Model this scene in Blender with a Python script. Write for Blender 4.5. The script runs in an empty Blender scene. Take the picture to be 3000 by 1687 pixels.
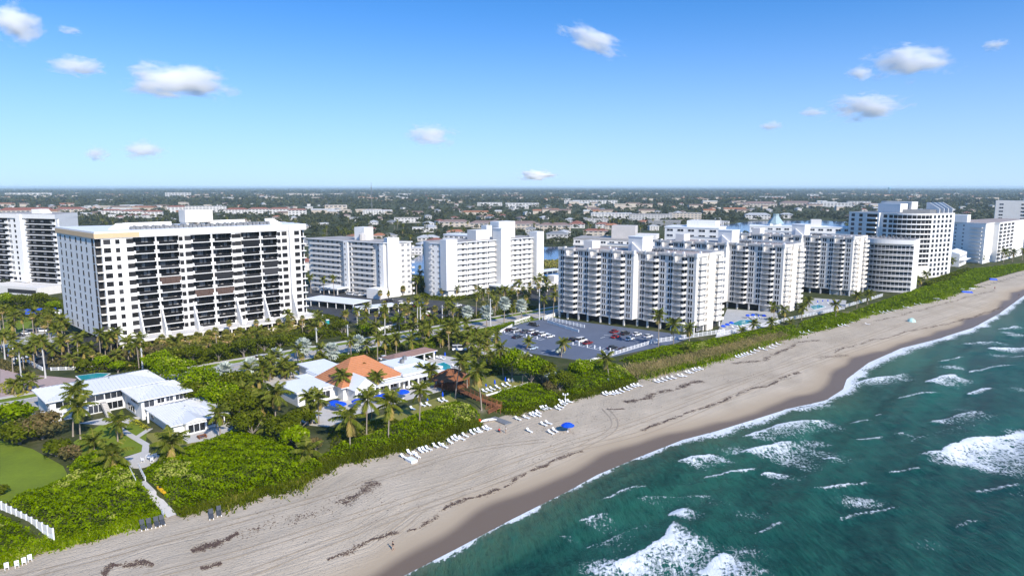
import bpy, math, random
import numpy as np
from mathutils import Vector
R = math.radians
random.seed(7); RNG = np.random.default_rng(7)
sc = bpy.context.scene; COL = sc.collection

# ---------------------------------------------------------------- camera
CAM_H = 60.0; FPX = 2000.0; PITCH = math.atan(295 / 2000.0)
cam = bpy.data.cameras.new('camera'); cam.lens = 24; cam.sensor_width = 36; cam.clip_start = 1; cam.clip_end = 120000
cam_ob = bpy.data.objects.new('camera', cam); COL.objects.link(cam_ob)
cam_ob.location = (0, 0, CAM_H); cam_ob.rotation_euler = (R(90) - PITCH, 0, 0)
sc.camera = cam_ob

# ---------------------------------------------------------------- sky and sun
SUN_AZ, SUN_EL = -56.0, 34.0
w = bpy.data.worlds.new('World'); sc.world = w; w.use_nodes = True
nt = w.node_tree; bg = nt.nodes['Background']
sky = nt.nodes.new('ShaderNodeTexSky'); sky.sky_type = 'NISHITA'; sky.sun_disc = False
sky.sun_elevation = R(SUN_EL); sky.sun_rotation = R(90 - SUN_AZ)
sky.air_density = 1.0; sky.dust_density = 0.1; sky.ozone_density = 2.0; sky.altitude = 10
tc = nt.nodes.new('ShaderNodeTexCoord'); vm = nt.nodes.new('ShaderNodeVectorMath'); vm.operation = 'MULTIPLY_ADD'
vm.inputs[1].default_value = (1, 1, 1.6); vm.inputs[2].default_value = (0, 0, .14); nm = nt.nodes.new('ShaderNodeVectorMath'); nm.operation = 'NORMALIZE'
nt.links.new(tc.outputs['Generated'], vm.inputs[0]); nt.links.new(vm.outputs[0], nm.inputs[0]); nt.links.new(nm.outputs[0], sky.inputs['Vector'])
hs = nt.nodes.new('ShaderNodeHueSaturation'); hs.inputs['Saturation'].default_value = 1.34; hs.inputs['Value'].default_value = 1.58; wb = nt.nodes.new('ShaderNodeMix'); wb.data_type = 'RGBA'; wb.blend_type = 'MULTIPLY'; wb.inputs[0].default_value = 1.0; wb.inputs[7].default_value = (1.0, .935, 1.0, 1)
nt.links.new(sky.outputs[0], hs.inputs['Color']); nt.links.new(hs.outputs[0], wb.inputs[6]); 
# pale haze that thickens toward the horizon all the way round
sp = nt.nodes.new('ShaderNodeSeparateXYZ'); nt.links.new(tc.outputs['Generated'], sp.inputs[0]); mr = nt.nodes.new('ShaderNodeMapRange'); mr.inputs[1].default_value = -.02; mr.inputs[2].default_value = .26; mr.inputs[3].default_value = 1; mr.inputs[4].default_value = 0; nt.links.new(sp.outputs['Z'], mr.inputs[0])
pw_ = nt.nodes.new('ShaderNodeMath'); pw_.operation = 'POWER'; pw_.inputs[1].default_value = 1.7; nt.links.new(mr.outputs[0], pw_.inputs[0]); hm = nt.nodes.new('ShaderNodeMix'); hm.data_type = 'RGBA'; hm.inputs[7].default_value = (3.48, 4.6, 5.97, 1)
nt.links.new(pw_.outputs[0], hm.inputs[0]); nt.links.new(wb.outputs[2], hm.inputs[6]); nt.links.new(hm.outputs[2], bg.inputs['Color'])
bg.inputs['Strength'].default_value = 0.12
sun = bpy.data.lights.new('sun', 'SUN'); sun.energy = 4.2; sun.angle = R(0.55); sun.color = (1.0, 0.935, 0.84)
sun_ob = bpy.data.objects.new('sun', sun); COL.objects.link(sun_ob)
SUN_DIR = Vector((math.cos(R(SUN_EL)) * math.cos(R(SUN_AZ)), math.cos(R(SUN_EL)) * math.sin(R(SUN_AZ)), math.sin(R(SUN_EL))))
sun_ob.rotation_euler = SUN_DIR.to_track_quat('Z', 'Y').to_euler(); sun_ob.location = (100, -100, 200)
vs = sc.view_settings; vs.view_transform = 'Standard'; vs.look = 'None'; vs.exposure = 0.50; vs.gamma = 1.0; vs.use_curve_mapping = False
HAZE = 6e-5; CLOUD_D = .03
cy = sc.cycles
cy.max_bounces = 24; cy.diffuse_bounces = 2; cy.glossy_bounces = 3; cy.transmission_bounces = 3; cy.transparent_max_bounces = 6; cy.volume_bounces = 24
cy.use_denoising = True; cy.use_adaptive_sampling = True; cy.adaptive_threshold = 0.015; cy.caustics_reflective = False; cy.caustics_refractive = False
cy.sample_clamp_indirect = 4.0

# ---------------------------------------------------------------- geometry helpers
_c, _s = math.cos(PITCH), math.sin(PITCH)
def G(u, v, z=0.0):
    """point of the survey photograph (3000 px wide) -> ground position at height z"""
    x = (u - 1500) / FPX; yy = -(v - 843.5) / FPX
    t = (z - CAM_H) / (-_s + yy * _c)
    return Vector((x * t, (_c + yy * _s) * t, z))
CA = 42.0
AX = Vector((math.cos(R(CA)), math.sin(R(CA)), 0)); EX = Vector((math.sin(R(CA)), -math.cos(R(CA)), 0))
def st(p): return p.x * AX.x + p.y * AX.y, p.x * EX.x + p.y * EX.y
def xy(s, t): return AX.x * s + EX.x * t, AX.y * s + EX.y * t
def curve(pts, z):
    q = sorted(st(G(u, v, z)) for u, v in pts)
    return np.array([a for a, b in q]), np.array([b for a, b in q])
DUNE = curve([(0, 1660), (140, 1600), (270, 1572), (400, 1530), (520, 1505), (700, 1462), (860, 1420), (1000, 1352), (1200, 1312), (1400, 1247), (1500, 1212), (1580, 1196), (1660, 1170),
              (1750, 1152), (1870, 1115), (2000, 1082), (2120, 1052), (2200, 1020), (2290, 992), (2380, 972), (2440, 958), (2530, 925), (2620, 905), (2700, 892), (2760, 872), (2850, 838), (2920, 815), (3000, 793)], -2.3)
SHORE = curve([(1060, 1750), (1180, 1687), (1350, 1600), (1500, 1520), (1660, 1440), (1750, 1390), (1880, 1335), (2000, 1288), (2100, 1262), (2170, 1240), (2300, 1200), (2420, 1172), (2470, 1140), (2480, 1110), (2545, 1062),
               (2640, 1020), (2740, 995), (2850, 960), (2925, 920), (3000, 866)], -4.4)
def lin(c, s):
    s = np.asarray(s, float); xs, ys = c
    r = np.interp(s, xs, ys)
    r = np.where(s < xs[0], ys[0] + (s - xs[0]) * 0.04, r); return np.where(s > xs[-1], ys[-1] + (s - xs[-1]) * 0.05, r)
def height_np(s, t):
    td, ts = lin(DUNE, s), lin(SHORE, s)
    a = np.clip((t - td + 10) / 10.5, 0, 1); z = -2.3 * a * a * (3 - 2 * a)
    f = np.clip((t - td) / np.maximum(ts - td, 1), 0, 1)
    z = z - 2.1 * (0.35 * f + 0.65 * np.clip((f - .45) / .55, 0, 1) ** 1.5)
    return z - np.clip(t - ts, 0, 80) * 0.06
def hgt(x, y): return float(height_np(*st(Vector((x, y, 0)))))
def GT(u, v):
    z = -1.5
    for _ in range(7):
        p = G(u, v, z); z = hgt(p.x, p.y)
    return Vector((p.x, p.y, z))

class MB:
    """collects faces; build() links them as one mesh object"""
    def __init__(s): s.v = []; s.f = []; s.m = []
    def face(s, pts, m=0):
        n = len(s.v); s.v += [tuple(p) for p in pts]; s.f.append(tuple(range(n, n + len(pts)))); s.m.append(m); return s
    def box(s, x0, x1, y0, y1, z0, z1, m=0):
        n = len(s.v); s.v += [(x0, y0, z0), (x1, y0, z0), (x1, y1, z0), (x0, y1, z0), (x0, y0, z1), (x1, y0, z1), (x1, y1, z1), (x0, y1, z1)]
        for q in ((3, 2, 1, 0), (4, 5, 6, 7), (0, 1, 5, 4), (1, 2, 6, 5), (2, 3, 7, 6), (3, 0, 4, 7)): s.f.append(tuple(n + i for i in q)); s.m.append(m)
        return s
    def prism(s, poly, z0, z1, m=0, mt=None):
        k = len(poly); n = len(s.v); s.v += [(p[0], p[1], z0) for p in poly] + [(p[0], p[1], z1) for p in poly]
        s.f.append(tuple(n + i for i in reversed(range(k)))); s.m.append(m); s.f.append(tuple(n + k + i for i in range(k))); s.m.append(m if mt is None else mt)
        for i in range(k): j = (i + 1) % k; s.f.append((n + i, n + j, n + k + j, n + k + i)); s.m.append(m)
        return s
    def tube(s, pts, rad, sides=6, m=0, cap=True):
        """swept tube through 3-D points with a radius per point"""
        n0 = len(s.v); P = [Vector(p) for p in pts]
        for i, p in enumerate(P):
            d = (P[min(i + 1, len(P) - 1)] - P[max(i - 1, 0)]).normalized()
            a = d.cross(Vector((0, 0, 1)) if abs(d.z) < .9 else Vector((1, 0, 0))).normalized(); b = d.cross(a)
            r = rad[i] if hasattr(rad, '__len__') else rad
            for k in range(sides):
                th = 2 * math.pi * k / sides; q = p + a * (math.cos(th) * r) + b * (math.sin(th) * r); s.v.append(tuple(q))
        for i in range(len(P) - 1):
            for k in range(sides):
                k2 = (k + 1) % sides; s.f.append((n0 + i * sides + k, n0 + i * sides + k2, n0 + (i + 1) * sides + k2, n0 + (i + 1) * sides + k)); s.m.append(m)
        if cap:
            s.f.append(tuple(n0 + k for k in range(sides))); s.m.append(m); e = n0 + (len(P) - 1) * sides; s.f.append(tuple(e + k for k in reversed(range(sides)))); s.m.append(m)
        return s
    def mesh(s, name, mats, smooth=False):
        me = bpy.data.meshes.new(name); me.from_pydata(s.v, [], s.f)
        for m in (mats if isinstance(mats, (list, tuple)) else [mats]): me.materials.append(m)
        if any(s.m): me.polygons.foreach_set('material_index', s.m)
        if smooth: me.polygons.foreach_set('use_smooth', [True] * len(s.f))
        return me
    def build(s, name, mats, parent=None, loc=None, rz=0, smooth=False): return link(name, s.mesh(name, mats, smooth), parent, loc, rz)
def link(name, me, parent=None, loc=None, rz=0.0):
    o = bpy.data.objects.new(name, me); COL.objects.link(o)
    if parent is not None: o.parent = parent
    if loc is not None: o.location = loc
    if rz: o.rotation_euler = (0, 0, rz)
    return o
def tag(o, label=None, cat=None, group=None, kind=None):
    if label: o['label'] = label
    if cat: o['category'] = cat
    if group: o['group'] = group
    if kind: o['kind'] = kind
    return o
def thing(name, label, cat, loc=(0, 0, 0), rz=0.0, group=None):
    o = link(name, None, None, loc, rz); o.empty_display_size = 0.5
    return tag(o, label, cat, group)
def copy_tree(o, parent=None):
    c = o.copy(); COL.objects.link(c)
    if parent is not None: c.parent = parent
    for ch in KIDS.get(o.name, ()): copy_tree(ch, c)
    return c
KIDS = {}
def index_kids(root):
    """remember the children of a finished prototype (Blender's own .children walks every object)"""
    for o in list(COL.objects):
        if o.parent is not None: KIDS.setdefault(o.parent.name, [])
    for k in list(KIDS): KIDS[k] = []
    for o in COL.objects:
        if o.parent is not None: KIDS[o.parent.name].append(o)
def fast_mesh(name, V, F, mat, attr=None, attr_name='tint', smooth=False):
    """numpy mesh of equal-sized faces; attr = one float per vertex"""
    V = np.asarray(V, np.float32); F = np.asarray(F, np.int32); k = F.shape[1]
    me = bpy.data.meshes.new(name); me.vertices.add(len(V)); me.vertices.foreach_set('co', V.ravel())
    me.loops.add(F.size); me.loops.foreach_set('vertex_index', F.ravel()); me.polygons.add(len(F))
    me.polygons.foreach_set('loop_start', np.arange(0, F.size, k, dtype=np.int32))
    if smooth: me.polygons.foreach_set('use_smooth', np.ones(len(F), bool))
    me.update(calc_edges=True)
    if attr is not None:
        for nm, a in (attr.items() if isinstance(attr, dict) else [(attr_name, attr)]):
            at = me.attributes.new(nm, 'FLOAT', 'POINT'); at.data.foreach_set('value', np.asarray(a, np.float32))
    for m in (mat if isinstance(mat, (list, tuple)) else [mat]): me.materials.append(m)
    return me
def in_poly(x, y, poly):
    c = np.zeros(len(x), bool); n = len(poly)
    for i in range(n):
        (x1, y1), (x2, y2) = poly[i], poly[(i + 1) % n]
        c ^= ((y1 > y) != (y2 > y)) & (x < (x2 - x1) * (y - y1) / ((y2 - y1) if y2 != y1 else 1e-9) + x1)
    return c

# ---------------------------------------------------------------- materials
class NT:
    def __init__(s, name):
        s.mat = bpy.data.materials.new(name); s.mat.use_nodes = True; s.t = s.mat.node_tree; s.b = s.t.nodes['Principled BSDF']; s.out = s.t.nodes['Material Output']
    def n(s, typ, **kw):
        o = s.t.nodes.new('ShaderNode' + typ)
        for k, v in kw.items():
            if k in o.inputs: o.inputs[k].default_value = v
            else: setattr(o, k, v)
        return o
    def l(s, a, b): s.t.links.new(a, b)
    def coord(s, kind='Object', scale=None):
        tc = s.n('TexCoord')
        if scale is None: return tc.outputs[kind]
        m = s.n('Mapping'); m.inputs['Scale'].default_value = scale; s.l(tc.outputs[kind], m.inputs[0]); return m.outputs[0]
    def noise(s, vec, scale, detail=3, rough=.55):
        o = s.n('TexNoise'); o.inputs['Scale'].default_value = scale; o.inputs['Detail'].default_value = detail; o.inputs['Roughness'].default_value = rough; s.l(vec, o.inputs['Vector']); return o.outputs['Fac']
    def ramp(s, fac, stops):
        o = s.n('ValToRGB'); e = o.color_ramp.elements
        while len(e) < len(stops): e.new(.5)
        for k, (p, c) in enumerate(stops): e[k].position = p; e[k].color = tuple(c) + (1,) if len(c) == 3 else c
        s.l(fac, o.inputs[0]); return o.outputs[0]
    def rng(s, fac, a, b, c=0., d=1.):
        o = s.n('MapRange'); s.l(fac, o.inputs[0]); o.inputs[1].default_value = a; o.inputs[2].default_value = b; o.inputs[3].default_value = c; o.inputs[4].default_value = d; return o.outputs[0]
    def mix(s, fac, a, b):
        o = s.n('Mix', data_type='RGBA')
        for i, v in ((0, fac), (6, a), (7, b)):
            if hasattr(v, 'is_linked'): s.l(v, o.inputs[i])
            else: o.inputs[i].default_value = v if i == 0 else tuple(v) + (1,)
        return o.outputs[2]
    def math(s, op, a, b=0.):
        o = s.n('Math', operation=op)
        for i, v in ((0, a), (1, b)):
            if hasattr(v, 'is_linked'): s.l(v, o.inputs[i])
            else: o.inputs[i].default_value = v
        return o.outputs[0]
    def attr(s, name): return s.n('Attribute', attribute_name=name).outputs['Fac']
    def bump(s, h, strength=.3, dist=.1):
        o = s.n('Bump'); o.inputs['Strength'].default_value = strength; o.inputs['Distance'].default_value = dist; s.l(h, o.inputs['Height']); s.l(o.outputs[0], s.b.inputs['Normal'])
def sc3(c, k): return tuple(min(1, x * k) for x in c)
def mat(name, col, rough=.7, var=.12, scale=.6, spec=.3, metal=0., stretch=(1, 1, 1), bump=0., wear=None):
    """plain surface with uneven colour: broad patches, fine grain, optional vertical weather streaks"""
    t = NT(name); v = t.coord('Object', stretch)
    f = t.math('ADD', t.math('MULTIPLY', t.noise(v, scale, 4), .65), t.math('MULTIPLY', t.noise(v, scale * 9, 2), .35))
    c = t.ramp(f, [(.25, sc3(col, 1 - var)), (.75, sc3(col, 1 + var))])
    if wear:
        g = t.noise(t.coord('Object', (1.1, 1.1, .09)), 1.0, 5, .7); c = t.mix(t.rng(g, .52, .78, 0, wear[1]), c, wear[0])
    t.l(c, t.b.inputs['Base Color']); t.b.inputs['Roughness'].default_value = rough; t.b.inputs['Specular IOR Level'].default_value = spec; t.b.inputs['Metallic'].default_value = metal
    if bump: t.bump(f, bump, .05)
    return t.mat
def glass(name, col, rough=.08, var=.5, spec=.5):
    t = NT(name); oi = t.n('ObjectInfo').outputs['Random']
    c = t.ramp(oi, [(0., sc3(col, 1 - var)), (.55, col), (.9, sc3(col, 1 + var * 1.6)), (1., sc3(col, 1 + var * 4))]); t.l(c, t.b.inputs['Base Color'])
    t.b.inputs['Roughness'].default_value = rough; t.b.inputs['Specular IOR Level'].default_value = spec
    t.bump(t.noise(t.coord('Object'), .9, 1), .06, .05); return t.mat
LEAF_GAIN = 1.7
def leaf(name, stops, trans=.35, rough=.55):
    """leaf stuff: colour from the per-leaf attribute 'tint', some light passes through"""
    stops = [(p, sc3(c, LEAF_GAIN)) for p, c in stops]; t = NT(name); c = t.ramp(t.attr('tint'), stops)
    t.l(c, t.b.inputs['Base Color']); t.b.inputs['Roughness'].default_value = rough; t.b.inputs['Specular IOR Level'].default_value = .02
    tr = t.n('BsdfTranslucent'); t.l(c, tr.inputs[0]); mx = t.n('MixShader'); mx.inputs[0].default_value = trans
    t.l(t.b.outputs[0], mx.inputs[1]); t.l(tr.outputs[0], mx.inputs[2]); t.l(mx.outputs[0], t.out.inputs[0]); return t.mat

M = {}
M['white'] = mat('white_stucco', (.80, .78, .745), .75, .05, .25, wear=((.50, .50, .48), .28))
M['white2'] = mat('pale_stucco', (.70, .67, .625), .75, .06, .25, wear=((.44, .44, .43), .32))
M['cream'] = mat('cream_paint', (.76, .70, .61), .75, .05, .3)
M['tan'] = mat('tan_primer', (.66, .47, .28), .8, .06, .3)
M['greige'] = mat('greige_band', (.52, .49, .46), .8, .10, .5)
M['trim'] = mat('white_paint', (.82, .82, .82), .5, .03, 1.)
M['rail'] = mat('white_rail', (.62, .61, .60), .5, .05, 2.)
M['roofgrey'] = mat('gravel_roof', (.36, .34, .32), .9, .30, .16, wear=((.2, .17, .15), .5))
M['roofbrown'] = mat('brown_roof_coating', (.36, .30, .27), .9, .28, .10)
M['roofwhite'] = mat('white_roof', (.78, .79, .80), .55, .06, .2)
M['concrete'] = mat('concrete', (.45, .44, .42), .85, .15, .4)
M['pole'] = mat('concrete_pole', (.55, .54, .52), .85, .10, 1.)
M['asphalt'] = mat('asphalt', (.055, .057, .062), .85, .25, .15)
M['lot'] = mat('sealed_lot', (.118, .140, .190), .85, .16, .10)
M['road'] = mat('road', (.40, .375, .35), .85, .12, .12, stretch=(1, 1, 1))
M['walk'] = mat('concrete_walk', (.52, .49, .45), .85, .10, .5)
M['paver'] = mat('paver', (.42, .31, .28), .85, .15, .8)
M['line'] = mat('road_paint', (.78, .78, .76), .6, .08, 2.)
M['yellow'] = mat('yellow_paint', (.65, .45, .08), .6, .1, 2.)
M['glass'] = glass('window_glass', (.030, .034, .042))
M['tint'] = glass('tinted_glass', (.020, .0195, .0205), .25, spec=.22)
M['bronze'] = mat('bronze_frame', (.035, .031, .028), .4, .1, 2.)
M['shutter'] = mat('brown_shutter', (.11, .07, .055), .6, .12, 2.)
M['grey'] = mat('grey_metal', (.20, .205, .21), .5, .25, 1.)
M['dark'] = mat('dark_void', (.03, .03, .032), .9, .2, .5)  # near-black; gives garage and podium solids their deep shade by colour
M['wood'] = mat('rust_timber', (.24, .095, .04), .75, .25, 1.2)
M['terracotta'] = mat('terracotta', (.50, .21, .095), .8, .14, .6)
M['redroof'] = mat('red_tile', (.42, .12, .07), .8, .2, .6)
M['brownroof'] = mat('brown_tile', (.30, .19, .16), .85, .18, .5)
M['metalroof'] = mat('white_metal_roof', (.60, .61, .62), .42, .05, .3)
M['pool'] = mat('pool_water', (.03, .33, .36), .08, .25, .5, spec=.5)
M['blue'] = mat('blue_canvas', (.005, .075, .62), .7, .12, 1.5)
M['plastic'] = mat('white_resin', (.82, .82, .82), .45, .03, 2.)
M['sling'] = mat('grey_sling', (.075, .08, .09), .7, .1, 4.)
M['trunk'] = mat('palm_trunk', (.30, .25, .20), .9, .25, 1.5, stretch=(1, 1, 6))
M['bark'] = mat('bark', (.22, .19, .16), .9, .3, 2., stretch=(1, 1, 3))
M['royal'] = mat('royal_trunk', (.50, .48, .45), .85, .1, 1.2, stretch=(1, 1, 5))
M['turf'] = mat('lawn', (.150, .200, .010), .9, .30, .12, bump=.2)
M['turf2'] = mat('dry_lawn', (.22, .205, .045), .9, .28, .12)
M['mulch'] = mat('mulch', (.10, .06, .045), .95, .3, .8)
LF = {}
LF['grape'] = leaf('sea_grape_leaf', [(0, (.026, .046, .000)), (.35, (.080, .122, .000)), (.8, (.145, .200, .001)), (.93, (.22, .25, .02)), (1, (.31, .31, .09))])
LF['deep'] = leaf('dark_leaf', [(0, (.026, .036, .002)), (.5, (.062, .078, .003)), (.9, (.110, .125, .010)), (1, (.17, .15, .03))])
LF['brown'] = leaf('russet_leaf', [(0, (.05, .045, .018)), (.5, (.095, .085, .028)), (1, (.17, .11, .05))])
LF['silver'] = leaf('silver_leaf', [(0, (.18, .20, .17)), (.5, (.30, .33, .29)), (1, (.44, .46, .40))], .15)
LF['dry'] = leaf('dry_grass', [(0, (.10, .095, .035)), (.5, (.20, .165, .07)), (1, (.34, .26, .12))])
LF['palm'] = leaf('palm_leaf', [(0, (.030, .042, .004)), (.45, (.075, .090, .010)), (.75, (.14, .135, .025)), (.9, (.23, .17, .05)), (1, (.27, .18, .08))], .25)
LF['fan'] = leaf('fan_leaf', [(0, (.07, .075, .012)), (.5, (.16, .155, .03)), (.8, (.26, .20, .06)), (1, (.32, .22, .10))], .25)
LF['lime'] = leaf('lime_shrub', [(0, (.13, .13, .012)), (1, (.30, .28, .03))])
LF['far'] = leaf('far_leaf', [(0, (.016, .020, .010)), (.5, (.034, .040, .017)), (.85, (.062, .066, .028)), (1, (.12, .105, .065))], .2)
# ================================================================ THE SETTING
# ---- inland ground: one sheet from the dune to the horizon
def ground_sheet():
    s = np.concatenate([[-60000, -20000, -6000, -2000, -800, -300], np.arange(-150, 620, 6.), [640, 700, 800, 1000, 1500, 2500, 5000, 12000, 30000, 60000]])
    d = np.concatenate([[-60000, -25000, -10000, -5000, -2500, -1200, -600, -300, -150, -80, -50, -30, -20, -15, -12], np.arange(-10, .6, 1.), [1.5]])
    S, D = np.meshgrid(s, d, indexing='ij'); T = lin(DUNE, S) + D
    Z = height_np(S, T) - np.clip(D + 1.0, 0, 3) * .35
    X = AX.x * S + EX.x * T; Y = AX.y * S + EX.y * T; n, m = S.shape
    idx = np.arange(n * m).reshape(n, m); F = np.stack([idx[:-1, :-1], idx[1:, :-1], idx[1:, 1:], idx[:-1, 1:]], -1).reshape(-1, 4)[:, ::-1]
    t = NT('inland_ground'); v = t.coord('Object')
    a = t.noise(v, .012, 5, .6); b = t.noise(v, .15, 4, .6)
    c = t.ramp(b, [(.3, (.035, .045, .016)), (.5, (.060, .070, .024)), (.62, (.10, .095, .045)), (.78, (.20, .17, .12))])
    c = t.mix(t.rng(a, .45, .7, 0, .6), c, (.035, .050, .018)); t.l(c, t.b.inputs['Base Color']); t.b.inputs['Roughness'].default_value = .95; t.b.inputs['Specular IOR Level'].default_value = .1
    return tag(link('ground', fast_mesh('ground', np.stack([X, Y, Z], -1).reshape(-1, 3), F, t.mat)), kind='structure')
ground_sheet()

# ---- beach
def noise1(x, seed, n=6, f0=.02):
    r = np.random.default_rng(seed); o = np.zeros_like(x)
    for k in range(n): o += np.sin(x * f0 * (1.9 ** k) * (1 + .3 * r.random()) + r.random() * 6.28) / (1.6 ** k)
    return o / 2
def beach_sheet():
    s = np.concatenate([[-700, -300, -150, -60], np.arange(-20, 170, .9), np.arange(170, 330, 1.6), np.arange(330, 640, 4), [660, 720, 900, 1500, 4000, 20000]])
    f = np.concatenate([[-.12, -.06], np.linspace(0, 1, 70), [1.03, 1.08, 1.2, 1.6, 3.]])
    S, Fr = np.meshgrid(s, f, indexing='ij'); td, ts = lin(DUNE, S), lin(SHORE, S); T = td + (ts - td) * Fr; wdt = ts - td
    r = np.random.default_rng(3); dry = np.clip((Fr - .0) / .1, 0, 1) * np.clip((.8 - Fr) / .1, 0, 1)
    Z = height_np(S, T) - np.clip(-Fr * wdt - 1, 0, 4) * .4 + dry * (.05 * noise1(S * 1.3 + T * 2.1, 5, 5, .3) + .04 * r.random(S.shape))
    # wet band follows the last run-up: scalloped, about a third of the beach
    lim = 1 - (4.3 + 2.6 * np.clip(noise1(S, 11, 4, .045) + .15, -.6, 1.2)) / np.maximum(wdt, 8)
    wet = np.clip((Fr - lim) * wdt / 2.4 + .5, 0, 1)
    damp = np.clip((Fr - (lim - 7. / wdt)) * wdt / 5., 0, 1)
    X = AX.x * S + EX.x * T; Y = AX.y * S + EX.y * T; n, m = S.shape
    idx = np.arange(n * m).reshape(n, m); F = np.stack([idx[:-1, :-1], idx[1:, :-1], idx[1:, 1:], idx[:-1, 1:]], -1).reshape(-1, 4)[:, ::-1]
    me = fast_mesh('beach', np.stack([X, Y, Z], -1).reshape(-1, 3), F, sand_mat(), {'wet': wet.ravel(), 'damp': damp.ravel(), 'along': S.ravel(), 'across': (T - td).ravel()}, smooth=True)
    return tag(link('beach', me), kind='structure')
def sand_mat():
    t = NT('sand'); o = t.coord('Object'); cx = t.n('CombineXYZ'); t.l(t.attr('along'), cx.inputs[0]); t.l(t.attr('across'), cx.inputs[1]); uv = cx.outputs[0]
    mp = t.n('Mapping'); mp.inputs['Scale'].default_value = (.014, .75, 1); t.l(uv, mp.inputs[0])
    tracks = t.noise(mp.outputs[0], 1., 5, .62)                      # wheel and rake lines that run along the shore
    mp2 = t.n('Mapping'); mp2.inputs['Scale'].default_value = (.03, 2.6, 1); mp2.inputs['Rotation'].default_value = (0, 0, .05); t.l(uv, mp2.inputs[0]); tr2 = t.noise(mp2.outputs[0], 1., 3, .5)
    patch = t.noise(o, .06, 5, .6); grain = t.noise(o, 1.6, 4, .7)
    c = t.ramp(patch, [(.3, (.410, .338, .250)), (.5, (.465, .388, .292)), (.72, (.525, .440, .335))])
    zone = t.rng(t.noise(o, .025, 3, .5), .42, .6, .25, 1); tracks = t.math('MULTIPLY', tracks, 1.0); c = t.mix(t.math('MULTIPLY', t.rng(tracks, .50, .60, 0, .34), zone), c, (.32, .265, .205)); c = t.mix(t.math('MULTIPLY', t.rng(tr2, .56, .63, 0, .25), zone), c, (.30, .25, .195)); c = t.mix(t.rng(tr2, .40, .33, 0, .35), c, (.54, .46, .365))
    c = t.mix(t.rng(grain, .55, .75, 0, .28), c, (.30, .25, .195))
    c = t.mix(t.math('MULTIPLY', t.attr('damp'), .85), c, (.37, .29, .20)); c = t.mix(t.attr('wet'), c, (.158, .116, .083))
    t.l(c, t.b.inputs['Base Color']); t.l(t.rng(t.attr('wet'), 0, 1, .95, .42), t.b.inputs['Roughness']); t.b.inputs['Specular IOR Level'].default_value = .25
    foot = t.noise(o, 2.6, 2, .5); h = t.math('ADD', t.math('ADD', t.math('MULTIPLY', grain, .5), t.math('MULTIPLY', t.rng(foot, .58, .66, 0, 1), -.22)), t.math('ADD', t.math('MULTIPLY', tracks, .6), t.math('MULTIPLY', tr2, .5))); h = t.math('MULTIPLY', h, t.rng(t.attr('damp'), 0, 1, 1, .12)); t.bump(h, .8, .32)
    return t.mat
beach_sheet()

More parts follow.
